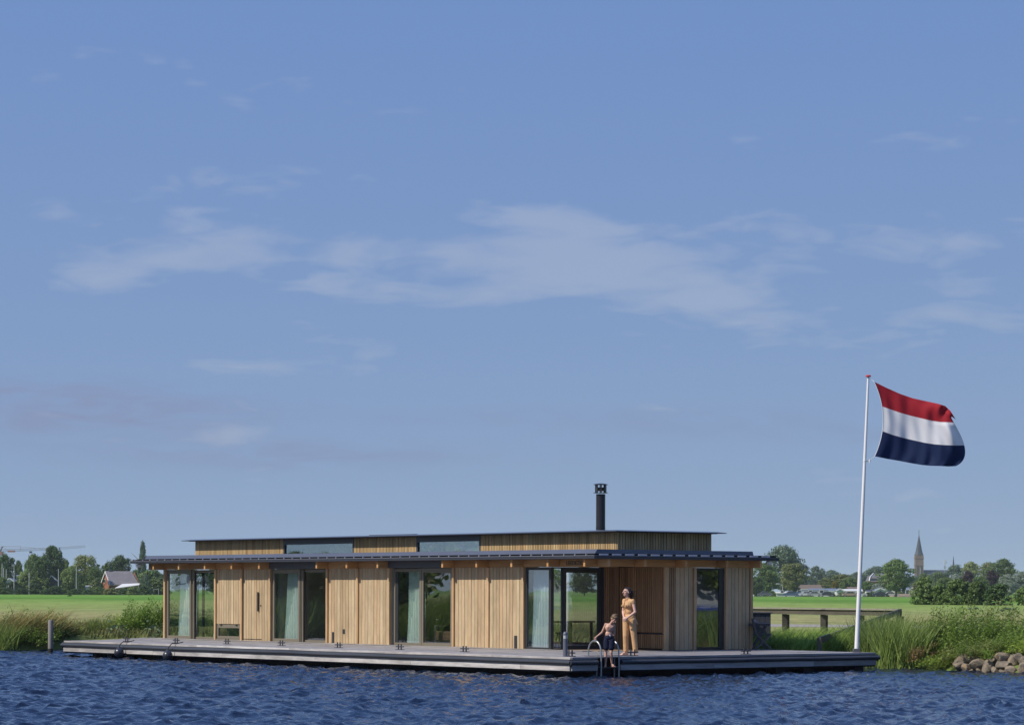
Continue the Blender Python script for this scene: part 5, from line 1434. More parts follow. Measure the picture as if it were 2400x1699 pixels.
def flag():
    Yf = fb.y
    ox, oy, sc_ = 2000, 860, 6.4967
    # outline rows of the cloth: for v = 0 (top edge), 1/3, 2/3, 1 (bottom edge)
    rows = {0.0: [(318, 226), (500, 315), (700, 405), (900, 475), (1100, 520), (1290, 560), (1400, 595), (1480, 670), (1560, 800)],
            1/3: [(437, 600), (560, 645), (720, 700), (880, 745), (1050, 785), (1200, 820), (1330, 838), (1440, 842), (1530, 845)],
            2/3: [(442, 978), (600, 1035), (760, 1080), (930, 1120), (1090, 1155), (1240, 1178), (1400, 1190), (1560, 1195), (1690, 1193)],
            1.0: [(325, 1360), (520, 1400), (700, 1430), (880, 1465), (1050, 1493), (1180, 1505), (1330, 1508), (1450, 1515), (1560, 1510)]}
    nu, nv = 64, 48
    vs = sorted(rows); g = np.array([rows[v] for v in vs], float)            # 4 x 9 x 2
    us = np.linspace(0, 8, nu + 1); vv = np.linspace(0, 3, nv + 1)
    gu = np.stack([np.stack([np.interp(us, range(9), g[r, :, c]) for c in (0, 1)], 1) for r in range(4)])   # 4 x nu+1 x 2
    # Lagrange cubic through the four rows so the luff bows like in the picture
    def lag(t):
        k = [0, 1, 2, 3]; w = []
        for i in k:
            p = 1.0
            for j in k:
                if i != j: p *= (t - j) / (i - j)
            w.append(p)
        return w
    P = np.zeros((nv + 1, nu + 1, 3))
    for j, t in enumerate(vv):
        w = lag(t); q = sum(w[r] * gu[r] for r in range(4))
        for i in range(nu + 1):
            u = i / nu; v = t / 3
            dep = .30 * u * math.sin(u * 5.2 + .7) + .05 * u * math.sin(u * 17 + v * 5) + .035 * math.sin(u * 26 - v * 9) * (0.3 + u) + .05 * math.sin(v * 7 + u * 9) * u + .02 * math.sin(u * 41 + v * 3) * (.4 + .6 * v)
            if v < .36: dep += .05 * max(0, u - .3) * math.sin((v * 3 + u * 1.2) * 4)
            a = at(ox + q[i, 0] / sc_, oy + q[i, 1] / sc_, Yf + dep - .2 * u)
            P[j, i] = (a.x, a.y, a.z)
    FL = empty('flag', (P[0, 0, 0], P[0, 0, 1], P[0, 0, 2]), 0, 'red white and blue horizontal striped flag flying from the white pole', 'flag')
    org = np.array(FL.location)
    def cloth(name, c):
        m, nt, p = mat_base(name); p.inputs['Base Color'].default_value = (*c, 1); p.inputs['Roughness'].default_value = .75; p.inputs['Specular IOR Level'].default_value = .2
        tr = nt.nodes.new('ShaderNodeBsdfTranslucent'); tr.inputs[0].default_value = (*c, 1); ms = nt.nodes.new('ShaderNodeMixShader'); ms.inputs[0].default_value = .3
        n = nt.nodes.new('ShaderNodeTexNoise'); n.inputs['Scale'].default_value = 60; b = nt.nodes.new('ShaderNodeBump'); b.inputs['Strength'].default_value = .15
        nt.links.new(n.outputs[0], b.inputs['Height']); nt.links.new(b.outputs[0], p.inputs['Normal'])
        nt.links.new(p.outputs[0], ms.inputs[1]); nt.links.new(tr.outputs[0], ms.inputs[2]); nt.links.new(ms.outputs[0], nt.nodes['Material Output'].inputs['Surface'])
        return m
    for nm, c, j0, j1 in (('red_stripe', (.40, .022, .035), 0, 16), ('white_stripe', (.80, .80, .84), 16, 32), ('blue_stripe', (.012, .026, .085), 32, 48)):
        q = P[j0:j1 + 1] - org; h_, w_ = q.shape[:2]; idx = np.arange(h_ * w_).reshape(h_, w_)
        F = np.stack([idx[:-1, :-1], idx[:-1, 1:], idx[1:, 1:], idx[1:, :-1]], -1).reshape(-1, 4)
        me = np_mesh(nm, q.reshape(-1, 3), F, smooth=True); link(nm, me, cloth(nm, c), FL)
    luff = P[:, 0] - org
    MB().tube([tuple(v) for v in luff[::4]], .009, 5).build('hoist_cord', M['white_paint'], FL)
    t0 = fb + tp; e0 = tp * fr_ + fb + Vector((.135, 0, .03))
    MB().tube([tuple(np.array(t0) - org + np.array([.03, 0, -.02])), tuple(luff[0])], .005, 5).build('halyard', M['white_paint'], FL)
    MB().tube([tuple(luff[-1]), tuple(np.array(e0) - org)], .005, 5).build('halyard', M['white_paint'], FL)
flag()

# ------------------------------------------------------------------ far village
far = {'brick': simple('far_brick', (.30, .115, .065), rough=.9, var=.15, scale=.8), 'tile': simple('far_tiles', (.155, .145, .16), rough=.85, var=.2, scale=.6),
       'white': simple('far_white', (.66, .66, .66), rough=.6, var=.05), 'slate': simple('far_slate', (.040, .046, .065), rough=.6, var=.15, scale=.5), 'blueroof': simple('far_blue_roof', (.16, .20, .27), rough=.5, var=.1),
       'greenroof': simple('far_green_roof', (.11, .135, .12), rough=.7, var=.1), 'brown': simple('far_brown_roof', (.16, .12, .09), rough=.8, var=.15), 'dark': simple('far_dark', (.035, .04, .055), rough=.6, var=.1),
       'glass': simple('far_window', (.05, .06, .07), rough=.15, var=.1), 'stone': simple('far_church_brick', (.20, .135, .105), rough=.9, var=.2, scale=.5), 'steel': simple('mast_alu', (.55, .56, .57), rough=.4, var=.1),
       'red': simple('crane_red', (.30, .15, .14), rough=.6, var=.1), 'grey': simple('crane_grey', (.30, .30, .33), rough=.6, var=.1)}
def gable_house(name, x0, x1, ytop, yeave, Y, label, wall, roof, axis='x', depth=None, cat='house', trim=True, wins=(), zb=None):
    """x0..x1: extent in the photograph; axis 'x' = ridge across the view, 'y' = gable faces us"""
    pl, pr = at(x0, 1380, Y), at(x1, 1380, Y); w = pr.x - pl.x
    zt, ze = at(x0, ytop, Y).z, at(x0, yeave, Y).z; d = depth or 7
    o = empty(name, ((pl.x + pr.x) / 2, Y, LZ), 0, label, cat); h, e_ = zt - LZ, ze - LZ
    if axis == 'x':
        MB().box(-w / 2 + .2, w / 2 - .2, -d / 2 + .2, d / 2 - .2, 0, e_).add([(-w/2+.2, -d/2+.2, e_), (-w/2+.2, d/2-.2, e_), (-w/2+.2, 0, h-.1), (w/2-.2, -d/2+.2, e_), (w/2-.2, d/2-.2, e_), (w/2-.2, 0, h-.1)], [(0, 1, 2), (3, 5, 4)]).build('wall', wall, o)
        MB().hexa([(-w/2, -d/2, e_-.12), (w/2, -d/2, e_-.12), (w/2, 0, h-.12), (-w/2, 0, h-.12), (-w/2, -d/2, e_), (w/2, -d/2, e_), (w/2, 0, h), (-w/2, 0, h)]).hexa([(-w/2, .001, h-.12), (w/2, .001, h-.12), (w/2, d/2, e_-.12), (-w/2, d/2, e_-.12), (-w/2, .001, h), (w/2, .001, h), (w/2, d/2, e_), (-w/2, d/2, e_)]).build('roof', roof, o)
        if trim: MB().box(-w/2 - .02, w/2 + .02, -d/2 - .06, -d/2 - .01, e_ - .2, e_ + .02).build('gutter', far['white'], o)
    else:
        MB().box(-w / 2 + .2, w / 2 - .2, -d / 2, d / 2, 0, e_).add([(-w/2+.2, -d/2, e_), (w/2-.2, -d/2, e_), (0, -d/2, h-.1), (-w/2+.2, d/2, e_), (w/2-.2, d/2, e_), (0, d/2, h-.1)], [(0, 1, 2), (3, 5, 4)]).build('wall', wall, o)
        MB().hexa([(-w/2, -d/2-.3, e_-.12), (0, -d/2-.3, h-.12), (0, d/2, h-.12), (-w/2, d/2, e_-.12), (-w/2, -d/2-.3, e_), (0, -d/2-.3, h), (0, d/2, h), (-w/2, d/2, e_)]).hexa([(.001, -d/2-.3, h-.12), (w/2, -d/2-.3, e_-.12), (w/2, d/2, e_-.12), (.001, d/2, h-.12), (.001, -d/2-.3, h), (w/2, -d/2-.3, e_), (w/2, d/2, e_), (.001, d/2, h)]).build('roof', roof, o)
        if trim:
            MB().bar((-w/2, -d/2 - .34, e_ - .08), (0, -d/2 - .34, h - .08), .06, .34).build('bargeboard', far['white'], o)
            MB().bar((w/2, -d/2 - .34, e_ - .08), (0, -d/2 - .34, h - .08), .06, .34).build('bargeboard', far['white'], o)
    for (fx, z0, z1, ww) in wins:
        f = MB().box(fx * w - ww / 2, fx * w + ww / 2, -d / 2 - .05, -d / 2 + .05, z0, z1).build('window', far['white'], o)
        MB().box(fx * w - ww / 2 + .12, fx * w + ww / 2 - .12, -d / 2 - .07, -d / 2, z0 + .12, z1 - .12).build('pane', far['glass'], f)
    return o
# brick house: gable end turned to the left, long grey roof to the right
def brick_house():
    Y = 748; pl = at(233, 1380, Y); rot = rad(28)
    o = empty('brick_house', (at(268, 1380, Y).x, Y, LZ), 0, 'red brick gabled house with a long grey tiled roof at the left', 'house')
    zr = at(250, 1340, Y).z - LZ; ze = at(250, 1369, Y).z - LZ
    W = (at(315, 1380, Y).x - at(250, 1380, Y).x)
    x0 = at(250, 1380, Y).x - o.location.x; gl_ = at(233, 1380, Y).x - o.location.x; gr_ = at(268, 1380, Y).x - o.location.x
    # gable triangle from gl_ (back) to gr_ (front), apex x0
    Yg0, Yg1 = 4.0, -5.0
    A = (gl_, Yg0, ze); B = (gr_, Yg1, ze); Cc = (x0, (Yg0 + Yg1) / 2, zr)
    MB().add([(gl_, Yg0, 0), (gr_, Yg1, 0), B, Cc, A, (gl_ + W, Yg0, 0), (gr_ + W, Yg1, 0), (gr_ + W, Yg1, ze), (x0 + W, (Yg0+Yg1)/2, zr), (gl_ + W, Yg0, ze)],
             [(0, 1, 2, 3, 4), (5, 9, 8, 7, 6), (1, 6, 7, 2), (0, 4, 9, 5)]).build('wall', far['brick'], o)
    MB().hexa([(gr_ - .3, Yg1 - .5, ze - .3), (gr_ + W - .2, Yg1 - .5, ze - .3), (x0 + W - 1.0, Cc[1], zr), (x0 - .3, Cc[1], zr), (gr_ - .3, Yg1 - .5, ze - .05), (gr_ + W, Yg1 - .5, ze - .05), (x0 + W - .8, Cc[1], zr + .22), (x0 - .3, Cc[1], zr + .22)]).build('roof', far['tile'], o)
    MB().bar((x0 - .35, Cc[1] - .1, zr + .1), (gr_ - .4, Yg1 - .55, ze - .25), .1, .4).build('bargeboard', far['white'], o)
    MB().bar((x0 - .35, Cc[1] + .1, zr + .1), (gl_ - .4, Yg0 + .1, ze - .25), .1, .4).build('bargeboard', far['white'], o)
    for t, z0, z1 in ((.40, ze + .3, ze + 1.4), (.72, ze - .1, ze + 1.9)):
        cx_, cy_ = gl_ + (gr_ - gl_) * t, Yg0 + (Yg1 - Yg0) * t
        f = MB().bar((cx_ - .25, cy_ + .6, (z0 + z1) / 2), (cx_ + .05, cy_ - .6, (z0 + z1) / 2), .16, z1 - z0).build('window', far['white'], o)
        MB().bar((cx_ - .3, cy_ + .35, (z0 + z1) / 2), (cx_ - .12, cy_ - .45, (z0 + z1) / 2), .17, z1 - z0 - .35).build('pane', far['glass'], f)
    MB().box(x0 + .8, x0 + 1.5, Cc[1] - .3, Cc[1] + .3, zr - .2, zr + .55).build('chimney', far['dark'], o)
    for dx in (4.4, 5.4): MB().box(x0 + dx, x0 + dx + .35, Yg1 + 1.6, Yg1 + 1.8, zr - 2.6, zr - 2.1).build('roof_vent', far['white'], o)
    aw = at(300, 1375, 740)
    t_ = empty('awning', (aw.x, 738, LZ), 0, 'white awning slanting in front of the brick house', 'awning')
    MB().hexa([(-3.2, 0, 1.6), (3.2, 0, 2.5), (3.2, 2, 2.9), (-1.5, 2, 2.7), (-3.2, 0, 1.75), (3.2, 0, 2.65), (3.2, 2, 3.05), (-1.5, 2, 2.85)]).build('canopy', far['white'], t_)
    for x in (-3, 3): MB().bar((x, .1, 0), (x, .1, 1.7 if x < 0 else 2.5), .1).build('pole', far['white'], t_)
brick_house()
gable_house('chalet', 12, 42, 1354.5, 1364, 745, 'low white chalet with a shallow gable at the far left', far['white'], far['blueroof'], 'y', 6)
gable_house('chalet', 16, 112, 1347, 1362, 765, 'long chalet with a blue solar roof at the far left', far['white'], far['blueroof'], 'x', 9, trim=False)
gable_house('chalet', 111, 140, 1348, 1361, 748, 'dark blue gabled chalet with white bargeboards between the shrubs', far['dark'], far['slate'], 'y', 6)
gable_house('chalet', 202, 230, 1370, 1375, 738, 'low pale flat-roofed chalet left of the brick house', far['white'], far['white'], 'x', 5, trim=False)
gable_house('tent', 1764, 1789, 1375, 1382, 792, 'white and blue party tent at the right house corner', far['white'], far['white'], 'y', 4, cat='tent', trim=False)
gable_house('chalet', 1817, 1877, 1386.5, 1389, 800, 'low white caravan with a flat roof beside the clipped bush', far['white'], far['white'], 'x', 3, cat='caravan', wins=[(-.25, 1.0, 1.7, 1.0), (.1, 1.0, 1.7, 1.0)])
gable_house('chalet', 1853, 1940, 1381, 1386, 825, 'long white chalet with a dull green roof', far['white'], far['greenroof'], 'x', 7, wins=[(-.3, .9, 1.9, 1.2), (0, .9, 1.9, 1.2), (.3, .9, 1.9, 1.2)])
gable_house('house', 1866, 1924, 1370, 1380, 860, 'house with a brown hipped roof behind the green roofed chalet', far['brown'], far['brown'], 'x', 9)
gable_house('chalet', 1895, 1960, 1378.5, 1384, 850, 'grey-blue roofed chalet left of the beige car', far['white'], far['blueroof'], 'x', 6)
gable_house('chalet', 1957, 1976, 1378.5, 1384, 835, 'small white chalet with its gable to the meadow', far['white'], far['blueroof'], 'y', 5)
gable_house('chalet', 1973, 2020, 1380, 1384, 845, 'white chalet just left of the flagpole', far['white'], far['white'], 'x', 6)
gable_house('house', 1985, 2016, 1375, 1382, 870, 'house with a grey-brown roof just left of the flagpole', far['brown'], far['brown'], 'x', 8)
gable_house('chalet', 2028, 2048, 1382, 1386, 850, 'grey roofed chalet right of the flagpole', far['white'], far['slate'], 'x', 6)
gable_house('chalet', 2047, 2074, 1377.5, 1383, 835, 'white gabled chalet right of the flagpole', far['white'], far['blueroof'], 'y', 6, wins=[(0, .8, 1.8, .8)])
gable_house('chalet', 2070, 2092, 1377.5, 1383, 838, 'white gabled chalet left of the round tree trunk', far['white'], far['blueroof'], 'y', 6)
gable_house('chalet', 2092, 2146, 1376, 1382, 820, 'long white chalet with a blue-grey roof and dark windows right of the round tree', far['white'], far['blueroof'], 'x', 7, wins=[(-.3, .6, 2.1, 1.0), (-.1, .6, 2.1, 1.2), (.08, .6, 2.1, 1.2), (.26, .6, 2.1, 1.2), (.4, .6, 2.1, .8)])
gable_house('chalet', 2136, 2160, 1373, 1379, 815, 'white gable end left of the meadow bushes', far['white'], far['white'], 'y', 5)
# mansard barn
def mansard():
    Y = 1000; x0, x1 = at(2032, 1380, Y).x, at(2088, 1380, Y).x; zt, zm, ze = at(2040, 1344, Y).z - LZ, at(2040, 1352, Y).z - LZ, at(2040, 1363, Y).z - LZ
    o = empty('mansard_house', ((x0 + x1) / 2, Y, LZ), 0, 'grey mansard roofed farmhouse with white edge boards behind the flagpole', 'house'); w = (x1 - x0) / 2
    MB().box(-w + 1, w - 1, -5, 5, 0, ze).build('wall', far['brick'], o)
    MB().hexa([(-w, -5.5, ze), (w, -5.5, ze), (w, 5.5, ze), (-w, 5.5, ze), (-w + .6, -4, zm), (w - .6, -4, zm), (w - .6, 4, zm), (-w + .6, 4, zm)]).hexa([(-w + .6, -4, zm + .01), (w - .6, -4, zm + .01), (w - .6, 4, zm + .01), (-w + .6, 4, zm + .01), (-w + 2.2, -.3, zt), (w - 2.2, -.3, zt), (w - 2.2, .3, zt), (-w + 2.2, .3, zt)]).build('roof', far['tile'], o)
    for s in (-1, 1):
        MB().bar((s * w, -5.6, ze), (s * (w - .6), -4.2, zm), .3, .35).build('edge_board', far['white'], o); MB().bar((s * (w - .6), -4.2, zm), (s * (w - 2.2), -.5, zt), .3, .35).build('edge_board', far['white'], o)
    for fx in (-.45, -.3, -.05, .25): MB().box(fx * w * 1.6 - .5, fx * w * 1.6 + .5, -5.2, -4.6, ze + .4, ze + 1.2).build('window', far['glass'], o)
mansard()
# church
def church():
    Y = 2300; k = Y / FPX; c = at(2153.5, 1345, Y); o = empty('church_tower', (c.x, Y, LZ), rad(0), 'brick church tower with a tall slate spire on the right horizon', 'church tower')
    hw = 9.6 * k; zt = at(2153, 1300, Y).z - LZ; zs = at(2153, 1251, Y).z - LZ
    MB().box(-hw, hw, -hw, hw, 0, zt).build('tower', far['stone'], o)
    for z0 in (.72, .90): MB().box(-hw - .3, hw + .3, -hw - .3, hw + .3, zt * z0, zt * z0 + .8).build('string_course', far['stone'], o)
    for dx in (-.42, 0.42): MB().box(dx * hw - .10 * hw, dx * hw + .10 * hw, -hw - .35, -hw + .1, zt * .42, zt * .66).build('belfry_opening', far['white'], o)
    for dx in (-.2, .2): MB().box(dx * hw * 2.2 - .2 * hw * .5, dx * hw * 2.2 + .2 * hw * .5, -hw - .4, -hw + .1, zt * .40, zt * .70).build('belfry_opening', far['dark'], o)
    m = MB(); n = 8
    vs = [((hw * 1.12) * math.cos(PI / 8 + i * PI / 4) * 1.02, (hw * 1.12) * math.sin(PI / 8 + i * PI / 4) * 1.02, zt - .5) for i in range(8)] + [((hw * .80) * math.cos(PI / 8 + i * PI / 4), (hw * .80) * math.sin(PI / 8 + i * PI / 4), zt + (zs - zt) * .18) for i in range(8)] + [(0, 0, zs)]
    fs = [(i, (i + 1) % 8, 8 + (i + 1) % 8, 8 + i) for i in range(8)] + [(8 + i, 8 + (i + 1) % 8, 16) for i in range(8)] + [tuple(range(7, -1, -1))]
    m.add(vs, fs).build('spire', far['slate'], o)
    MB().tube([(0, 0, zs - 1), (0, 0, zs + 3.2)], .22, 6).build('cross', far['dark'], o)
    # nave
    x0, x1 = at(2164, 1345, Y).x, at(2224, 1345, Y).x; zr = at(2190, 1335.5, Y).z - LZ; ze = zr - 7
    nv = empty('church_nave', ((x0 + x1) / 2, Y + 2, LZ), 0, 'long slate roofed church nave right of the tower', 'church'); w = (x1 - x0) / 2
    MB().box(-w, w, -7, 7, 0, ze).build('wall', far['stone'], nv)
    MB().hexa([(-w, -7.5, ze - .5), (w, -7.5, ze - .5), (w, 7.5, ze - .5), (-w, 7.5, ze - .5), (-w, -.3, zr), (w, -.3, zr), (w, .3, zr), (-w, .3, zr)]).build('roof', far['slate'], nv)
    # thin spire
    q = at(2236.5, 1330, Y); s = empty('thin_spire', (q.x, Y + 4, LZ), 0, 'thin dark spire rising above the trees right of the church', 'spire')
    zb, zt2 = at(2236, 1332, Y).z - LZ, at(2236, 1302, Y).z - LZ
    MB().tube([(0, 0, 0), (0, 0, zb), (0, 0, zb + 3), (0, 0, zt2)], [.9, .9, .75, .08], 8).build('flèche'.replace('è', 'e'), far['dark'], s)
    # antenna
    q = at(2214.5, 1330, 2000); a = empty('antenna_mast', (q.x, 2000, LZ), 0, 'grey phone antenna mast between the church tower and the thin spire', 'antenna')
    zt3 = at(2214, 1312, 2000).z - LZ
    MB().tube([(0, 0, 0), (0, 0, zt3)], .22, 6).build('mast', far['grey'], a)
    for i in range(3):
        t = i * 2.09
        MB().box(.9 * math.cos(t) - .2, .9 * math.cos(t) + .2, .9 * math.sin(t) - .2, .9 * math.sin(t) + .2, zt3 - 2.6, zt3).build('antenna_panel', far['white'], a)
        MB().box(.7 * math.cos(t) - .15, .7 * math.cos(t) + .15, .7 * math.sin(t) - .15, .7 * math.sin(t) + .15, zt3 - 6.2, zt3 - 4.2).build('antenna_panel', far['grey'], a)
church()
# crane
def crane():
    Y = 1400; p0 = at(0, 1293, Y); o = empty('tower_crane', (p0.x - .5, Y, LZ), 0, 'slim red and grey tower crane with a long jib at the left horizon', 'crane')
    R_ = lambda x, y, dy=0: tuple(np.array(at(x, y, Y)) + np.array([0, dy, 0]) - np.array(o.location))
    def lattice(name, a, b, s, mat, n):
        m = MB(); a, b = Vector(a), Vector(b); d = b - a; up = Vector((0, 0, 1)) if abs(d.normalized().z) < .8 else Vector((1, 0, 0)); sd = Vector((0, 1, 0))
        ch_ = [(0, 0), (1, .5), (1, -.5)]
        cn = [lambda t, u=u, v=v: a + d * t + up * s * u + sd * s * v for u, v in ch_]
        for f_ in cn: m.bar(f_(0), f_(1), s * .12)
        for i in range(n):
            t0, t1 = i / n, (i + 1) / n
            m.bar(cn[0](t0), cn[1](t1), s * .06); m.bar(cn[0](t1), cn[2](t0), s * .06); m.bar(cn[1](t0), cn[2](t0), s * .06)
        return m.build(name, mat, o)
    lattice('jib', R_(2, 1292.5), R_(110, 1289.2), 1.1, far['grey'], 26)
    lattice('jib', R_(110, 1289.2), R_(200, 1282.5), .9, far['grey'], 20)
    lattice('counter_jib', R_(-40, 1292), R_(2, 1292.8), 1.4, far['red'], 8)
    lattice('mast', (0, 0, 0), R_(0, 1293), 1.8, far['red'], 18)
    MB().bar(R_(1, 1292), R_(6, 1280.5), .45).build('apex', far['dark'], o)
    MB().bar(R_(6, 1280.5), R_(48, 1280.8), .16).bar(R_(48, 1280.8), R_(110, 1287), .12).bar(R_(6, 1280.5), R_(-35, 1291), .16).build('tie_bar', far['red'], o)
    MB().bar(R_(6, 1280.5), R_(20, 1291), .12).bar(R_(48, 1280.8), R_(48, 1290), .12).build('tie_bar', far['red'], o)
    m = MB(); c_ = R_(27, 1291.2); m.box(c_[0] - 1.8, c_[0] + 1.8, -.6, .6, c_[2] - .6, c_[2] + .3).build('winch', far['red'], o)
    c_ = R_(72, 1291.8); MB().box(c_[0] - .6, c_[0] + .6, -.6, .6, c_[2] - .9, c_[2]).build('trolley', far['dark'], o)
    c_ = R_(1, 1295); MB().box(c_[0] - 1, c_[0] + 1, -1, 1, c_[2] - 1.2, c_[2] + .6).build('cab', far['red'], o)
crane()
for px, y0, y1, lb in ((5, 1320, 1350, 'bare boat mast nearest the left edge of the photo'), (8.5, 1331, 1352, 'short boat mast at the left edge'), (15, 1333, 1362, 'second boat mast from the left'), (34, 1324, 1362, 'third boat mast from the left, above the white gable'), (70.5, 1341, 1362, 'boat mast over the blue solar roof'),
                   (141, 1333, 1362, 'boat mast right of the dark gabled chalet'), (184, 1326, 1352, 'tallest boat mast, in front of the broad olive tree')):
    q = at(px, y1, 736); zt = at(px, y0, 736).z
    o = tag(MB().tube([(0, 0, 0), (0, 0, zt - LZ)], [.11, .07], 6).build('boat_mast', far['steel'], None, loc=(q.x, 736 - px * .02, LZ)), lb, 'mast', 'bare boat masts in the left village')
# goal frame left of the house end post
GO = empty('goal_frame', (at(366, 1385, 715).x, 715, LZ), 0, 'small white goal frame in front of the big rounded bush', 'goal')
MB().bar((-.6, 0, 0), (-.6, 0, 1.5), .08).bar((.6, 0, 0), (.6, 0, 1.5), .08).bar((-.6, 0, 1.5), (.6, 0, 1.5), .08).build('goal_post', far['steel'], GO)
# street lamp
SL = empty('street_lamp', (at(1834, 1380, 810).x, 810, LZ), 0, 'street lamp with a bent white arm beside the open olive tree', 'street lamp')
zt = at(1834, 1371, 810).z - LZ
MB().tube([(0, 0, 0), (0, 0, zt - .6), (-.3, 0, zt), (-1.1, 0, zt + .35)], .09, 6).build('pole', far['steel'], SL)
MB().box(-1.9, -.9, -.2, .2, zt + .3, zt + .5).build('lamp_head', far['white'], SL)
# parked cars
def car(px, Y, paint, label, L_=4.3, h=1.45):
    o = empty('parked_car', (at(px, 1395, Y).x, Y, LZ), 0, label, 'car', 'cars parked behind the meadow'); s = L_ / 4.3; z = h / 1.45
    pr = [(-2.15, .35), (-2.12, .72), (-1.9, .86), (-1.35, .93), (-.7, 1.40), (.75, 1.42), (1.35, .98), (2.0, .86), (2.14, .62), (2.12, .32)]
    m = MB(); n = len(pr); V = [(x * s, y, q * z) for y in (-.82, .82) for x, q in pr]
    m.add(V, [tuple(range(n)), tuple(range(2 * n - 1, n - 1, -1))] + [(i, n + i, n + (i + 1) % n, (i + 1) % n) for i in range(n)])
    m.build('body', paint, o)
    for pts in ([(-1.22, .95), (-.66, 1.33), (-.02, 1.35), (-.02, .95)], [(.05, .95), (.05, 1.35), (.70, 1.35), (1.18, .97)]):
        MB().add([(x * s, -.835, q * z) for x, q in pts] + [(x * s, -.80, q * z) for x, q in pts], [(0, 1, 2, 3), (7, 6, 5, 4), (0, 4, 5, 1), (1, 5, 6, 2), (2, 6, 7, 3), (3, 7, 4, 0)]).build('side_window', far['glass'], o)
    for x in (-1.35, 1.35):
        w_ = MB().tube([(x * s, -.86, .32), (x * s, -.66, .32)], .32, 14).build('wheel', far['dark'], o)
        MB().tube([(x * s, -.875, .32), (x * s, -.85, .32)], .18, 10).build('rim', far['grey'], w_)
pb = lambda n, c: simple(n, c, rough=.25, var=.02)
car(1793, 785, pb('paint_grey', (.12, .13, .16)), 'dark grey car at the left, next to the party tent')
car(1853, 785, pb('paint_blue', (.08, .12, .22)), 'blue car in front of the white caravan')
car(1890, 785, pb('paint_white', (.6, .6, .62)), 'white car in front of the green roofed chalet')
car(1908, 783, pb('paint_silver', (.35, .36, .38)), 'silver car right behind the white one')
car(1938, 785, pb('paint_dark', (.05, .05, .06)), 'black car left of the beige car')
car(1992, 785, pb('paint_beige', (.36, .27, .20)), 'beige car left of the flagpole', 4.5, 1.5)
car(2014, 786, pb('paint_pale', (.5, .5, .5)), 'pale grey car right beside the beige one')
car(2063, 785, pb('paint_navy', (.04, .05, .07)), 'dark car right of the flagpole', 4.4, 1.5)
car(2086, 786, pb('paint_white2', (.55, .55, .57)), 'white car left of the round tree trunk')
tag(link('gravel_heap', rocks[4], None, None, (at(2138, 1395, 790).x, 790, LZ), 0, (13, 6, 2.6)), 'pale heap of gravel in front of the long white chalet', 'heap')
# geese grazing
def goose(px, py, label, src=[None]):
    Y = (CAMH - LZ) * FPX / (py - 1386); p = at(px, py, Y)
    if src[0] is None:
        o = empty('goose', (0, 0, 0), 0, label, 'goose', 'geese grazing in the right meadow')
        MB().lathe([(.02, -.30), (.12, -.22), (.17, -.05), (.16, .1), (.10, .25), (.03, .33)], 10).build('body', far['dark'], o, smooth=True)
        o.children[0].rotation_euler = (0, PI / 2, 0); o.children[0].location = (0, 0, .38)
        MB().tube([(.22, 0, .42), (.36, 0, .34), (.44, 0, .14)], [.06, .04, .035], 7).build('neck', far['dark'], o)
        for s in (-.06, .06): MB().bar((0, s, .28), (0, s, 0), .025).build('leg', far['brown'], o)
        src[0] = o
    else:
        o = copy_tree(src[0]); o['label'] = label
    o.location = (p.x, Y, LZ); o.scale = (.55, .55, .55)
for px, py, lb in ((2274, 1433, 'left goose of the pair left of the tall herb'), (2287, 1431, 'darker right goose of the pair left of the tall herb'), (2356, 1432, 'goose left in the group near the right edge'), (2365, 1432, 'dark goose in the group near the right edge'), (2376, 1433, 'goose right in the group near the right edge'), (2349, 1436, 'goose grazing nearest in the group at the right')):
    goose(px, py, lb)

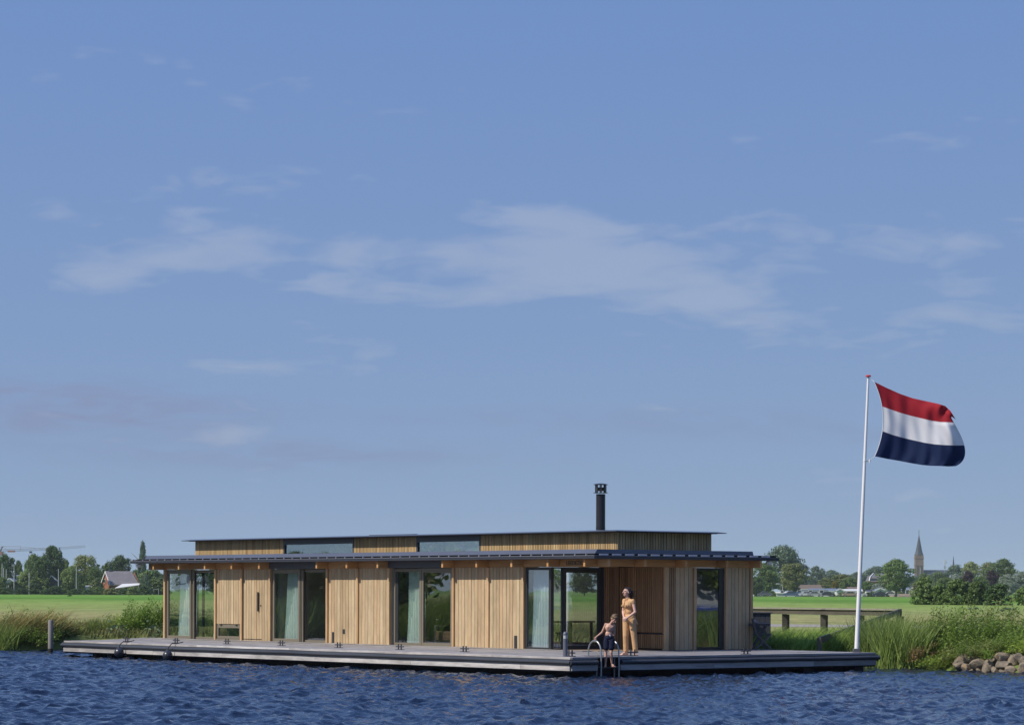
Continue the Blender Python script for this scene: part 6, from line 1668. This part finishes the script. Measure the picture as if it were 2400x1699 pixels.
# ================================================================== people
def blob(parts, voxel=.006, smooth=3, name='body'):
    """closed tapered limbs and ellipsoids fused into one continuous skin"""
    m = MB()
    for p in parts:
        if p[0] == 'cap':
            _, a, b, ra, rb = p[:5]
            a, b = Vector(a), Vector(b); d = b - a; L_ = d.length; d = d.normalized() if L_ > 1e-6 else Vector((0, 0, 1))
            u = Vector((0, 0, 1)) if abs(d.z) < .9 else Vector((1, 0, 0)); r = d.cross(u).normalized(); u = r.cross(d)
            rings = []
            for k in range(1, 5): t = -PI / 2 + k * PI / 10 * 1.0; rings.append((a + d * ra * math.sin(t), ra * math.cos(t)))
            rings.append((a, ra)); rings.append((b, rb))
            for k in range(1, 5): t = k * PI / 10; rings.append((b + d * rb * math.sin(t), rb * math.cos(t)))
            n = 12; base = len(m.v)
            for c, q in rings:
                for k in range(n):
                    an = 2 * PI * k / n; m.v.append(tuple(c + q * (math.cos(an) * r + math.sin(an) * u)))
            for i in range(len(rings) - 1):
                for k in range(n): m.f.append((base + i*n + k, base + i*n + (k+1) % n, base + (i+1)*n + (k+1) % n, base + (i+1)*n + k))
            m.f.append(tuple(base + k for k in range(n - 1, -1, -1))); m.f.append(tuple(base + (len(rings)-1)*n + k for k in range(n)))
        else:
            _, c, rr, rot = p
            base = len(m.v); nu, nv = 16, 10
            R3 = rot.to_matrix() if rot is not None else Matrix.Identity(3)
            for j in range(1, nv):
                t = PI * j / nv
                for k in range(nu):
                    an = 2 * PI * k / nu
                    m.v.append(tuple(Vector(c) + R3 @ Vector((rr[0] * math.sin(t) * math.cos(an), rr[1] * math.sin(t) * math.sin(an), -rr[2] * math.cos(t)))))
            for j in range(nv - 2):
                for k in range(nu): m.f.append((base + j*nu + k, base + j*nu + (k+1) % nu, base + (j+1)*nu + (k+1) % nu, base + (j+1)*nu + k))
            m.f.append(tuple(base + k for k in range(nu - 1, -1, -1))); m.f.append(tuple(base + (nv-2)*nu + k for k in range(nu)))
    me = bpy.data.meshes.new(name + '_raw'); me.from_pydata(m.v, [], m.f)
    o = bpy.data.objects.new('tmp', me); COL.objects.link(o)
    r = o.modifiers.new('r', 'REMESH'); r.mode = 'VOXEL'; r.voxel_size = voxel; r.use_smooth_shade = True
    s = o.modifiers.new('s', 'SMOOTH'); s.iterations = smooth; s.factor = .5
    dg = bpy.context.evaluated_depsgraph_get(); out = bpy.data.meshes.new_from_object(o.evaluated_get(dg)); out.name = name
    bpy.data.objects.remove(o, do_unlink=True); bpy.data.meshes.remove(me)
    for p in out.polygons: p.use_smooth = True
    return out
def hand(wrist, direction, palm_n, curl, s=1.0, thumb_side=1):
    """palm, four bent fingers of unequal length, thumb from the side of the palm"""
    w = Vector(wrist); d = Vector(direction).normalized(); n = Vector(palm_n); n = (n - d * n.dot(d)).normalized(); x = d.cross(n).normalized()
    P = [('cap', w, w + d * .03 * s, .021 * s, .024 * s), ('cap', w + d * .02 * s + x * .018 * s, w + d * .075 * s + x * .024 * s, .014 * s, .013 * s), ('cap', w + d * .02 * s - x * .018 * s, w + d * .07 * s - x * .024 * s, .014 * s, .013 * s), ('cap', w + d * .02 * s, w + d * .075 * s, .016 * s, .014 * s)]
    for off, L_ in ((-.030, .062), (-.010, .076), (.011, .082), (.032, .070)):
        a = w + d * .075 * s + x * off * s
        d1 = (d * math.cos(curl * .5) + n * math.sin(curl * .5)); d2 = (d * math.cos(curl * 1.2) + n * math.sin(curl * 1.2)); d3 = (d * math.cos(curl * 1.8) + n * math.sin(curl * 1.8))
        b = a + d1 * L_ * .45 * s; c = b + d2 * L_ * .32 * s; e = c + d3 * L_ * .23 * s
        P += [('cap', a, b, .0092 * s, .0085 * s), ('cap', b, c, .0085 * s, .0078 * s), ('cap', c, e, .0078 * s, .0068 * s)]
    t0 = w + d * .02 * s + x * .028 * s * thumb_side; t1 = t0 + (d * .7 + x * .7 * thumb_side + n * .3).normalized() * .034 * s; t2 = t1 + (d * .8 + x * .1 * thumb_side + n * .6).normalized() * .028 * s
    P += [('cap', t0, t1, .012 * s, .0105 * s), ('cap', t1, t2, .0105 * s, .0085 * s)]
    return P
def foot(ankle, toe, s=1.0, zsole=0.0):
    a, t = Vector(ankle), Vector(toe); d = Vector((t.x - a.x, t.y - a.y, 0)).normalized(); x = Vector((-d.y, d.x, 0))
    z = zsole
    heel = Vector((a.x, a.y, z)) - d * .035 * s + Vector((0, 0, .027 * s)); ball = Vector((t.x, t.y, z + .02 * s)) - d * .055 * s
    P = [('cap', a, heel, .032 * s, .029 * s), ('cap', heel, ball, .029 * s, .024 * s), ('cap', a + d * .01 * s, ball + Vector((0, 0, .012 * s)), .030 * s, .020 * s), ('cap', ball - x * .022 * s, ball + x * .022 * s, .021 * s, .021 * s)]
    for k, L_ in enumerate((.050, .044, .040, .034, .028)):
        o_ = x * (-.030 + .015 * k) * s
        P.append(('cap', ball + o_ - Vector((0, 0, .004 * s)), ball + o_ + d * L_ * s - Vector((0, 0, .007 * s)), .011 * s, (.0105 if k == 0 else .008) * s))
    return P
def head_parts(c, fdir, s=1.0, up=(0, 0, 1)):
    """skull, jaw, nose, lips, brow, ears; fdir = where the face looks"""
    f = Vector(fdir).normalized(); u = Vector(up); u = (u - f * u.dot(f)).normalized(); l = u.cross(f)
    rot = Matrix((l, f, u)).transposed().to_quaternion() if False else Matrix(((l.x, f.x, u.x), (l.y, f.y, u.y), (l.z, f.z, u.z))).to_quaternion()
    c = Vector(c); q = lambda a, b, d: c + l * a * s + f * b * s + u * d * s
    P = [('ell', q(0, -.012, .022), (.074 * s, .092 * s, .088 * s), rot), ('ell', q(0, .018, -.035), (.056 * s, .062 * s, .070 * s), rot), ('ell', q(0, .055, -.082), (.026 * s, .024 * s, .022 * s), rot),
         ('cap', q(0, .082, .012), q(0, .106, -.022), .009 * s, .0135 * s), ('cap', q(-.012, .096, -.026), q(.012, .096, -.026), .009 * s, .009 * s), ('cap', q(-.034, .070, .024), q(.034, .070, .024), .013 * s, .013 * s),
         ('cap', q(-.018, .076, -.053), q(.018, .076, -.053), .0085 * s, .0085 * s), ('cap', q(-.016, .074, -.063), q(.016, .074, -.063), .009 * s, .009 * s),
         ('ell', q(-.075, -.005, -.005), (.010 * s, .018 * s, .030 * s), rot), ('ell', q(.075, -.005, -.005), (.010 * s, .018 * s, .030 * s), rot),
         ('ell', q(-.035, .052, -.018), (.020 * s, .022 * s, .022 * s), rot), ('ell', q(.035, .052, -.018), (.020 * s, .022 * s, .022 * s), rot)]
    return P, q, rot
def skin_mat(name, c):
    m, nt, p = mat_base(name); N, L = nt.nodes.new, nt.links.new
    n = N('ShaderNodeTexNoise'); n.inputs['Scale'].default_value = 9; n.inputs['Detail'].default_value = 4
    tc = N('ShaderNodeTexCoord'); L(tc.outputs['Object'], n.inputs[0])
    mx = N('ShaderNodeMix'); mx.data_type = 'RGBA'; L(n.outputs[0], mx.inputs[0]); mx.inputs[6].default_value = (*[q * .88 for q in c], 1); mx.inputs[7].default_value = (min(1, c[0] * 1.1), c[1] * 1.02, c[2] * 1.0, 1)
    L(mx.outputs[2], p.inputs['Base Color']); p.inputs['Roughness'].default_value = .55
    p.inputs['Subsurface Weight'].default_value = .08; p.inputs['Subsurface Radius'].default_value = (.02, .008, .004)
    return m
def cloth_mat(name, c, scale=22, bump=.5):
    return simple(name, c, rough=.85, var=.10, scale=5, bump=bump, bscale=scale, spec=.2)
SKIN1 = skin_mat('skin_fair', (.66, .42, .33)); SKIN2 = skin_mat('skin_tanned', (.60, .37, .275))
def face_bits(root, q, s, lipc):
    for a in (-.031, .031):
        link('eye', blob_small(q(a, .073, .006), .0085 * s, .0055 * s), M['iron'], root)
        b = MB().tube([q(a - .014, .080, .030), q(a, .085, .034), q(a + .014, .080, .031)], .0035 * s, 5).build('eyebrow', HAIRM[0], root)
    MB().tube([q(-.020, .080, -.057), q(0, .087, -.056), q(.020, .080, -.057)], [.002 * s, .005 * s, .002 * s], 6).build('lips', lipc, root)
def blob_small(c, r, rz):
    m = MB().lathe([(r * math.sin(PI * k / 6), -rz * math.cos(PI * k / 6)) for k in range(1, 6)], 8, tuple(c)); return m.mesh('eye', smooth=True)
HAIRM = [simple('dark_brown_hair', (.035, .022, .015), rough=.5, var=.3, scale=30, spec=.4), simple('light_brown_hair', (.13, .08, .042), rough=.55, var=.35, scale=30, spec=.4)]
LIP = simple('lips_red', (.42, .12, .11), rough=.5, var=.02)

def woman():
    base = onz(1473.5, 1535.5, DZ)
    W = empty('person', (base.x, base.y, DZ + .003), 0, 'woman in an ochre short-sleeved jumpsuit standing barefoot on the deck looking left', 'person')
    f = Vector((-.8, -.6, 0)); l = Vector((.6, -.8, 0))
    hipR, hipL = Vector((-.055, .07, .86)), Vector((.085, -.07, .86))
    knR, knL = Vector((-.075, .03, .47)), Vector((.125, -.09, .47))
    anR, anL = Vector((-.065, .075, .075)), Vector((.165, -.07, .075))
    toR, toL = Vector((-.215, -.03, .01)), Vector((.15, -.255, .01))
    waist = Vector((-.005, 0, 1.07)); chest = Vector((-.02, .0, 1.25)); neck = Vector((-.025, 0, 1.395)); hd = Vector((-.05, -.015, 1.572))
    shR, shL = Vector((-.105, .115, 1.355)), Vector((.095, -.125, 1.345))
    elL, haL = Vector((.150, -.19, 1.075)), Vector((-.045, -.25, .935)); elR, haR = Vector((-.135, .10, 1.08)), Vector((-.13, -.12, .945))
    rotb = Matrix(((l.x, f.x, 0), (l.y, f.y, 0), (0, 0, 1))).to_quaternion()
    body = []
    body += [('ell', Vector((.01, 0, .92)), (.155, .115, .11), rotb), ('ell', waist, (.118, .088, .12), rotb), ('ell', chest, (.145, .105, .14), rotb), ('cap', shR + Vector((.02, 0, -.02)), shL + Vector((-.02, 0, -.02)), .052, .052),
             ('ell', chest + f * .07 + l * .065 + Vector((0, 0, -.02)), (.055, .05, .055), rotb), ('ell', chest + f * .07 - l * .065 + Vector((0, 0, -.02)), (.055, .05, .055), rotb),
             ('cap', neck - Vector((0, 0, .04)), hd - Vector((0, 0, .07)), .050, .046)]
    for h, k, a in ((hipR, knR, anR), (hipL, knL, anL)):
        body += [('cap', h, k, .085, .052), ('cap', k, k + (a - k) * .35, .050, .050), ('cap', k + (a - k) * .35, a, .050, .031)]
    for s_, e, h in ((shR, elR, haR), (shL, elL, haL)):
        d = (h - e).normalized(); body += [('cap', s_, e, .046, .034), ('cap', e, e + d * .08, .036, .035), ('cap', e + d * .08, h, .035, .023)]
    body += hand(haL, (haL - elL) + Vector((-.04, .02, -.03)), Vector((-.2, .9, -.2)), .75, 1.0, 1); body += hand(haR, Vector((.25, -.75, -.1)), Vector((.3, .2, -.6)), .8, 1.0, -1)
    body += foot(anR, toR) + foot(anL, toL)
    hp, q, rot = head_parts(hd, (-.88, -.47, .06), 1.06); body += hp
    link('body', blob(body, .0065), SKIN1, W)
    # jumpsuit: top with cap sleeves, collar, loose trousers with folds
    ju = [('ell', Vector((.01, 0, .93)), (.172, .130, .125), rotb), ('ell', waist + Vector((0, 0, .02)), (.135, .104, .13), rotb), ('ell', chest, (.162, .122, .140), rotb), ('cap', shR + Vector((.015, 0, -.015)), shL + Vector((-.015, 0, -.015)), .062, .062),
          ('ell', chest + f * .075 + l * .068 + Vector((0, 0, -.02)), (.062, .058, .062), rotb), ('ell', chest + f * .075 - l * .068 + Vector((0, 0, -.02)), (.062, .058, .062), rotb),
          ('cap', shL, shL + (elL - shL) * .16, .056, .055), ('cap', shR, shR + (elR - shR) * .16, .056, .055), ('cap', neck - Vector((0, 0, .02)), neck + Vector((0, 0, .012)), .066, .060),
          ('cap', shR + Vector((.05, -.03, .005)), shL + Vector((-.05, .03, .005)), .05, .05)]
    for h, k, a, sd in ((hipR, knR, anR, 1), (hipL, knL, anL, 2)):
        rg = random.Random(sd)
        ju += [('cap', h, k, .100, .072), ('cap', k, a + Vector((0, 0, .045)), .070, .066)]
        for z in (.50, .46, .42, .36, .22, .13):                        # creases
            t = (h.z - z) / (h.z - a.z); c = h.lerp(k, min(1, (h.z - z) / (h.z - k.z))) if z > k.z else k.lerp(a, (k.z - z) / (k.z - a.z))
            an = rg.uniform(0, 6.28); o_ = Vector((math.cos(an), math.sin(an), 0))
            ju.append(('cap', c + o_ * .048 + Vector((0, 0, .03)), c - o_.cross(Vector((0, 0, 1))) * .048 - Vector((0, 0, .02)), .024, .018))
    for k in range(5): ju.append(('cap', Vector((.02, 0, .90)) + l * (.13 - .02 * k) - f * .05 + Vector((0, 0, .05 * k - .08)), Vector((.02, 0, .90)) + l * (.15 - .01 * k) + f * .07 + Vector((0, 0, .045 * k - .10)), .022, .014))
    link('jumpsuit', blob(ju, .0075, 2, 'jumpsuit'), cloth_mat('ochre_cotton', (.60, .36, .185)), W)
    # blown shirt tail at the hip, waist seam, collar and button placket
    tl = [('cap', Vector((.10, -.05, 1.02)), Vector((.17, -.06, .80)), .035, .020), ('cap', Vector((.14, -.02, .96)), Vector((.225, -.03, .775)), .024, .012), ('cap', Vector((.17, -.05, .82)), Vector((.215, -.03, .775)), .02, .012)]
    link('shirt_tail', blob(tl, .006, 2, 'shirt_tail'), cloth_mat('ochre_cotton_tail', (.60, .36, .185)), W)
    cl = MB()
    cl.tube([tuple(neck + f * .066 + l * -.004 + Vector((0, 0, .00))), tuple(chest + f * .135 + Vector((0, 0, .03))), tuple(waist + f * .112)], [.006, .006, .005], 6)
    cl.tube([tuple(neck - f * .02 + l * .062 + Vector((0, 0, .03))), tuple(neck + f * .062 + l * .02 + Vector((0, 0, -.005))), tuple(neck + f * .075 + l * .05 + Vector((0, 0, -.045)))], [.014, .014, .006], 6)
    cl.tube([tuple(neck - f * .02 - l * .062 + Vector((0, 0, .03))), tuple(neck + f * .062 - l * .02 + Vector((0, 0, -.005))), tuple(neck + f * .075 - l * .05 + Vector((0, 0, -.045)))], [.014, .014, .006], 6)
    o = cl.build('collar', cloth_mat('ochre_collar', (.46, .27, .13)), W, smooth=True)
    for sx in (-1, 1): MB().box(-.035, .035, -.004, .004, -.03, .008).build('pocket_flap', o.data.materials[0], W, loc=tuple(chest + f * .136 + l * .062 * sx + Vector((0, 0, -.005))), rz=math.atan2(f.y, f.x) + PI / 2)
    # hair: dark, blown back to the right
    hr = [('ell', q(0, -.020, .036), (.080, .090, .084), rot), ('ell', q(0, -.070, -.012), (.060, .044, .080), rot), ('cap', q(0, -.09, -.05), q(0, -.13, -.15), .038, .016), ('cap', q(.066, -.010, .02), q(.060, -.05, -.11), .024, .018), ('cap', q(-.066, -.010, .02), q(-.060, -.05, -.11), .024, .018), ('ell', q(0, .032, .080), (.060, .045, .026), rot)]
    link('hair', blob(hr, .006, 2, 'hair'), HAIRM[0], W)
    st = MB(); rg = random.Random(9)
    for k in range(45):
        a = rg.uniform(-1, 1); r0 = q(a * .06, -.07 - .03 * rg.random(), .055 - .14 * rg.random())
        ln = rg.uniform(.05, .17); dx = Vector((rg.uniform(.5, 1.0), rg.uniform(-.2, .3), rg.uniform(-1.0, .15) if rg.random() < .8 else rg.uniform(-.1, .35))).normalized()
        st.tube([tuple(r0), tuple(r0 + dx * ln * .5 + Vector((.01, 0, -.02))), tuple(r0 + dx * ln + Vector((.04 * rg.random(), 0, -.05 * rg.random())))], [.005, .0035, .001], 4)
    st.build('loose_hair', HAIRM[0], W)
    face_bits(W, q, 1.0, LIP)
woman()

def boy():
    # stands on the upper tread of the ladder
    d = ray(1423, 1560); t = (-.0 - SY * P0.x * -1 * 0 + 0) if False else None
    bx_, by_ = 1.185, -.01
    p = loc2w(bx_, by_)
    Bo = empty('person', (p.x, p.y, .238), 0, 'bare-chested boy in navy swim shorts stepping down the swim ladder', 'person')
    f = Vector((.15, -1, 0)).normalized(); l = Vector((1, .15, 0)).normalized()
    hipR, hipL = Vector((-.062, 0, .63)), Vector((.062, -.01, .63)); knR, knL = Vector((-.078, -.02, .355)), Vector((.045, -.05, .35))
    anR, anL = Vector((-.088, .02, .06)), Vector((.070, .015, .06)); toR, toL = Vector((-.10, -.115, .01)), Vector((.165, -.075, .01))
    waist = Vector((-.005, 0, .80)); chest = Vector((.012, -.01, .955)); neck = Vector((.04, -.02, 1.075)); hd = Vector((.115, -.075, 1.175))
    shR, shL = Vector((-.085, 0, 1.035)), Vector((.115, -.02, 1.010))
    hR, hL = loc2w(LX0, .20, .895), loc2w(LX1, .17, .895)
    R0 = Vector(Bo.location); wrR = hR - R0 + Vector((.035, -.01, .075)); wrL = hL - R0 + Vector((-.01, -.02, .085))
    elR = Vector((-.175, .06, .84)); elL = Vector((.135, .06, .81))
    rotb = Matrix(((l.x, f.x, 0), (l.y, f.y, 0), (0, 0, 1))).to_quaternion()
    B_ = [('ell', Vector((0, 0, .70)), (.108, .080, .09), rotb), ('ell', waist, (.092, .064, .10), rotb), ('ell', chest, (.112, .074, .115), rotb), ('cap', shR, shL, .036, .036), ('cap', neck - Vector((.01, 0, .03)), hd - Vector((.03, 0, .05)), .036, .034),
          ('ell', chest + f * .045 + l * .045 + Vector((0, 0, .015)), (.040, .03, .032), rotb), ('ell', chest + f * .045 - l * .045 + Vector((0, 0, .015)), (.040, .03, .032), rotb)]
    for h, k, a in ((hipR, knR, anR), (hipL, knL, anL)):
        B_ += [('cap', h, k, .058, .036), ('cap', k, k + (a - k) * .35, .035, .037), ('cap', k + (a - k) * .35, a, .037, .022)]
    for s_, e, h in ((shR, elR, wrR), (shL, elL, wrL)):
        B_ += [('cap', s_, e, .033, .024), ('cap', e, h, .026, .017)]
    B_ += hand(wrR, hR - R0 - wrR + Vector((0, -.02, 0)), Vector((.1, -.8, .1)), 1.1, .72, 1) + hand(wrL, hL - R0 - wrL + Vector((0, -.02, 0)), Vector((0, -.8, .1)), 1.1, .72, -1)
    B_ += foot(anR, toR, .80) + foot(anL, toL, .80)
    hp, q, rot = head_parts(hd, (.42, -.62, -.62), .93, up=(.25, -.1, 1)); B_ += hp
    link('body', blob(B_, .0055), SKIN2, Bo)
    S = [('ell', Vector((0, 0, .715)), (.122, .094, .085), rotb)]
    for h, k in ((hipR, knR), (hipL, knL)):
        S += [('cap', h + Vector((0, 0, .02)), h.lerp(k, .60), .078, .070), ('cap', h.lerp(k, .45) + Vector((.02, -.05, 0)), h.lerp(k, .62) + Vector((-.02, -.05, 0)), .022, .02)]
    link('swim_shorts', blob(S, .006, 2, 'swim_shorts'), cloth_mat('navy_swim', (.012, .016, .04)), Bo)
    MB().tube([tuple(Vector((.0, -.105, .785))), tuple(Vector((.015, -.118, .755)))], .005, 5).tube([tuple(Vector((.0, -.105, .785))), tuple(Vector((.035, -.112, .775)))], .005, 5).tube([tuple(Vector((.0, -.105, .785))), tuple(Vector((.03, -.112, .74)))], .004, 5).build('drawstring', M['white_paint'], Bo)
    H_ = [('ell', q(0, -.020, .040), (.078, .088, .082), rot), ('ell', q(0, -.060, -.012), (.062, .046, .075), rot), ('ell', q(0, .045, .072), (.062, .045, .034), rot)]
    rg = random.Random(4)
    for k in range(46):
        a = rg.uniform(0, 6.28); b = rg.uniform(.1, 1.3); c = q(.066 * math.sin(b) * math.cos(a), -.02 + .076 * math.sin(b) * math.sin(a), .045 + .07 * math.cos(b)); e = c + (c - Vector(hd)).normalized() * .022 + Vector((.02 * rg.uniform(-.2, 1), 0, -.02 * rg.random()))
        H_.append(('cap', c, e, .017, .007))
    link('hair', blob(H_, .0055, 1, 'hair'), HAIRM[1], Bo)
    face_bits(Bo, q, .93, LIP)
boy()

# ------------------------------------------------------------------ air
def haze():
    m = bpy.data.materials.new('air'); m.use_nodes = True; nt = m.node_tree; nt.nodes.clear()
    o = nt.nodes.new('ShaderNodeOutputMaterial'); v = nt.nodes.new('ShaderNodeVolumePrincipled')
    v.inputs['Color'].default_value = (.80, .87, 1.0, 1); v.inputs['Density'].default_value = HAZE; v.inputs['Anisotropy'].default_value = .0
    nt.links.new(v.outputs[0], o.inputs['Volume'])
    h = MB().box(-14000, 14000, -3000, 14500, -1.8, 62).build('haze', m); tag(h, 'thin summer haze over the whole view', 'haze', None, 'stuff')
HAZE = .00007
if HAZE > 0: haze()
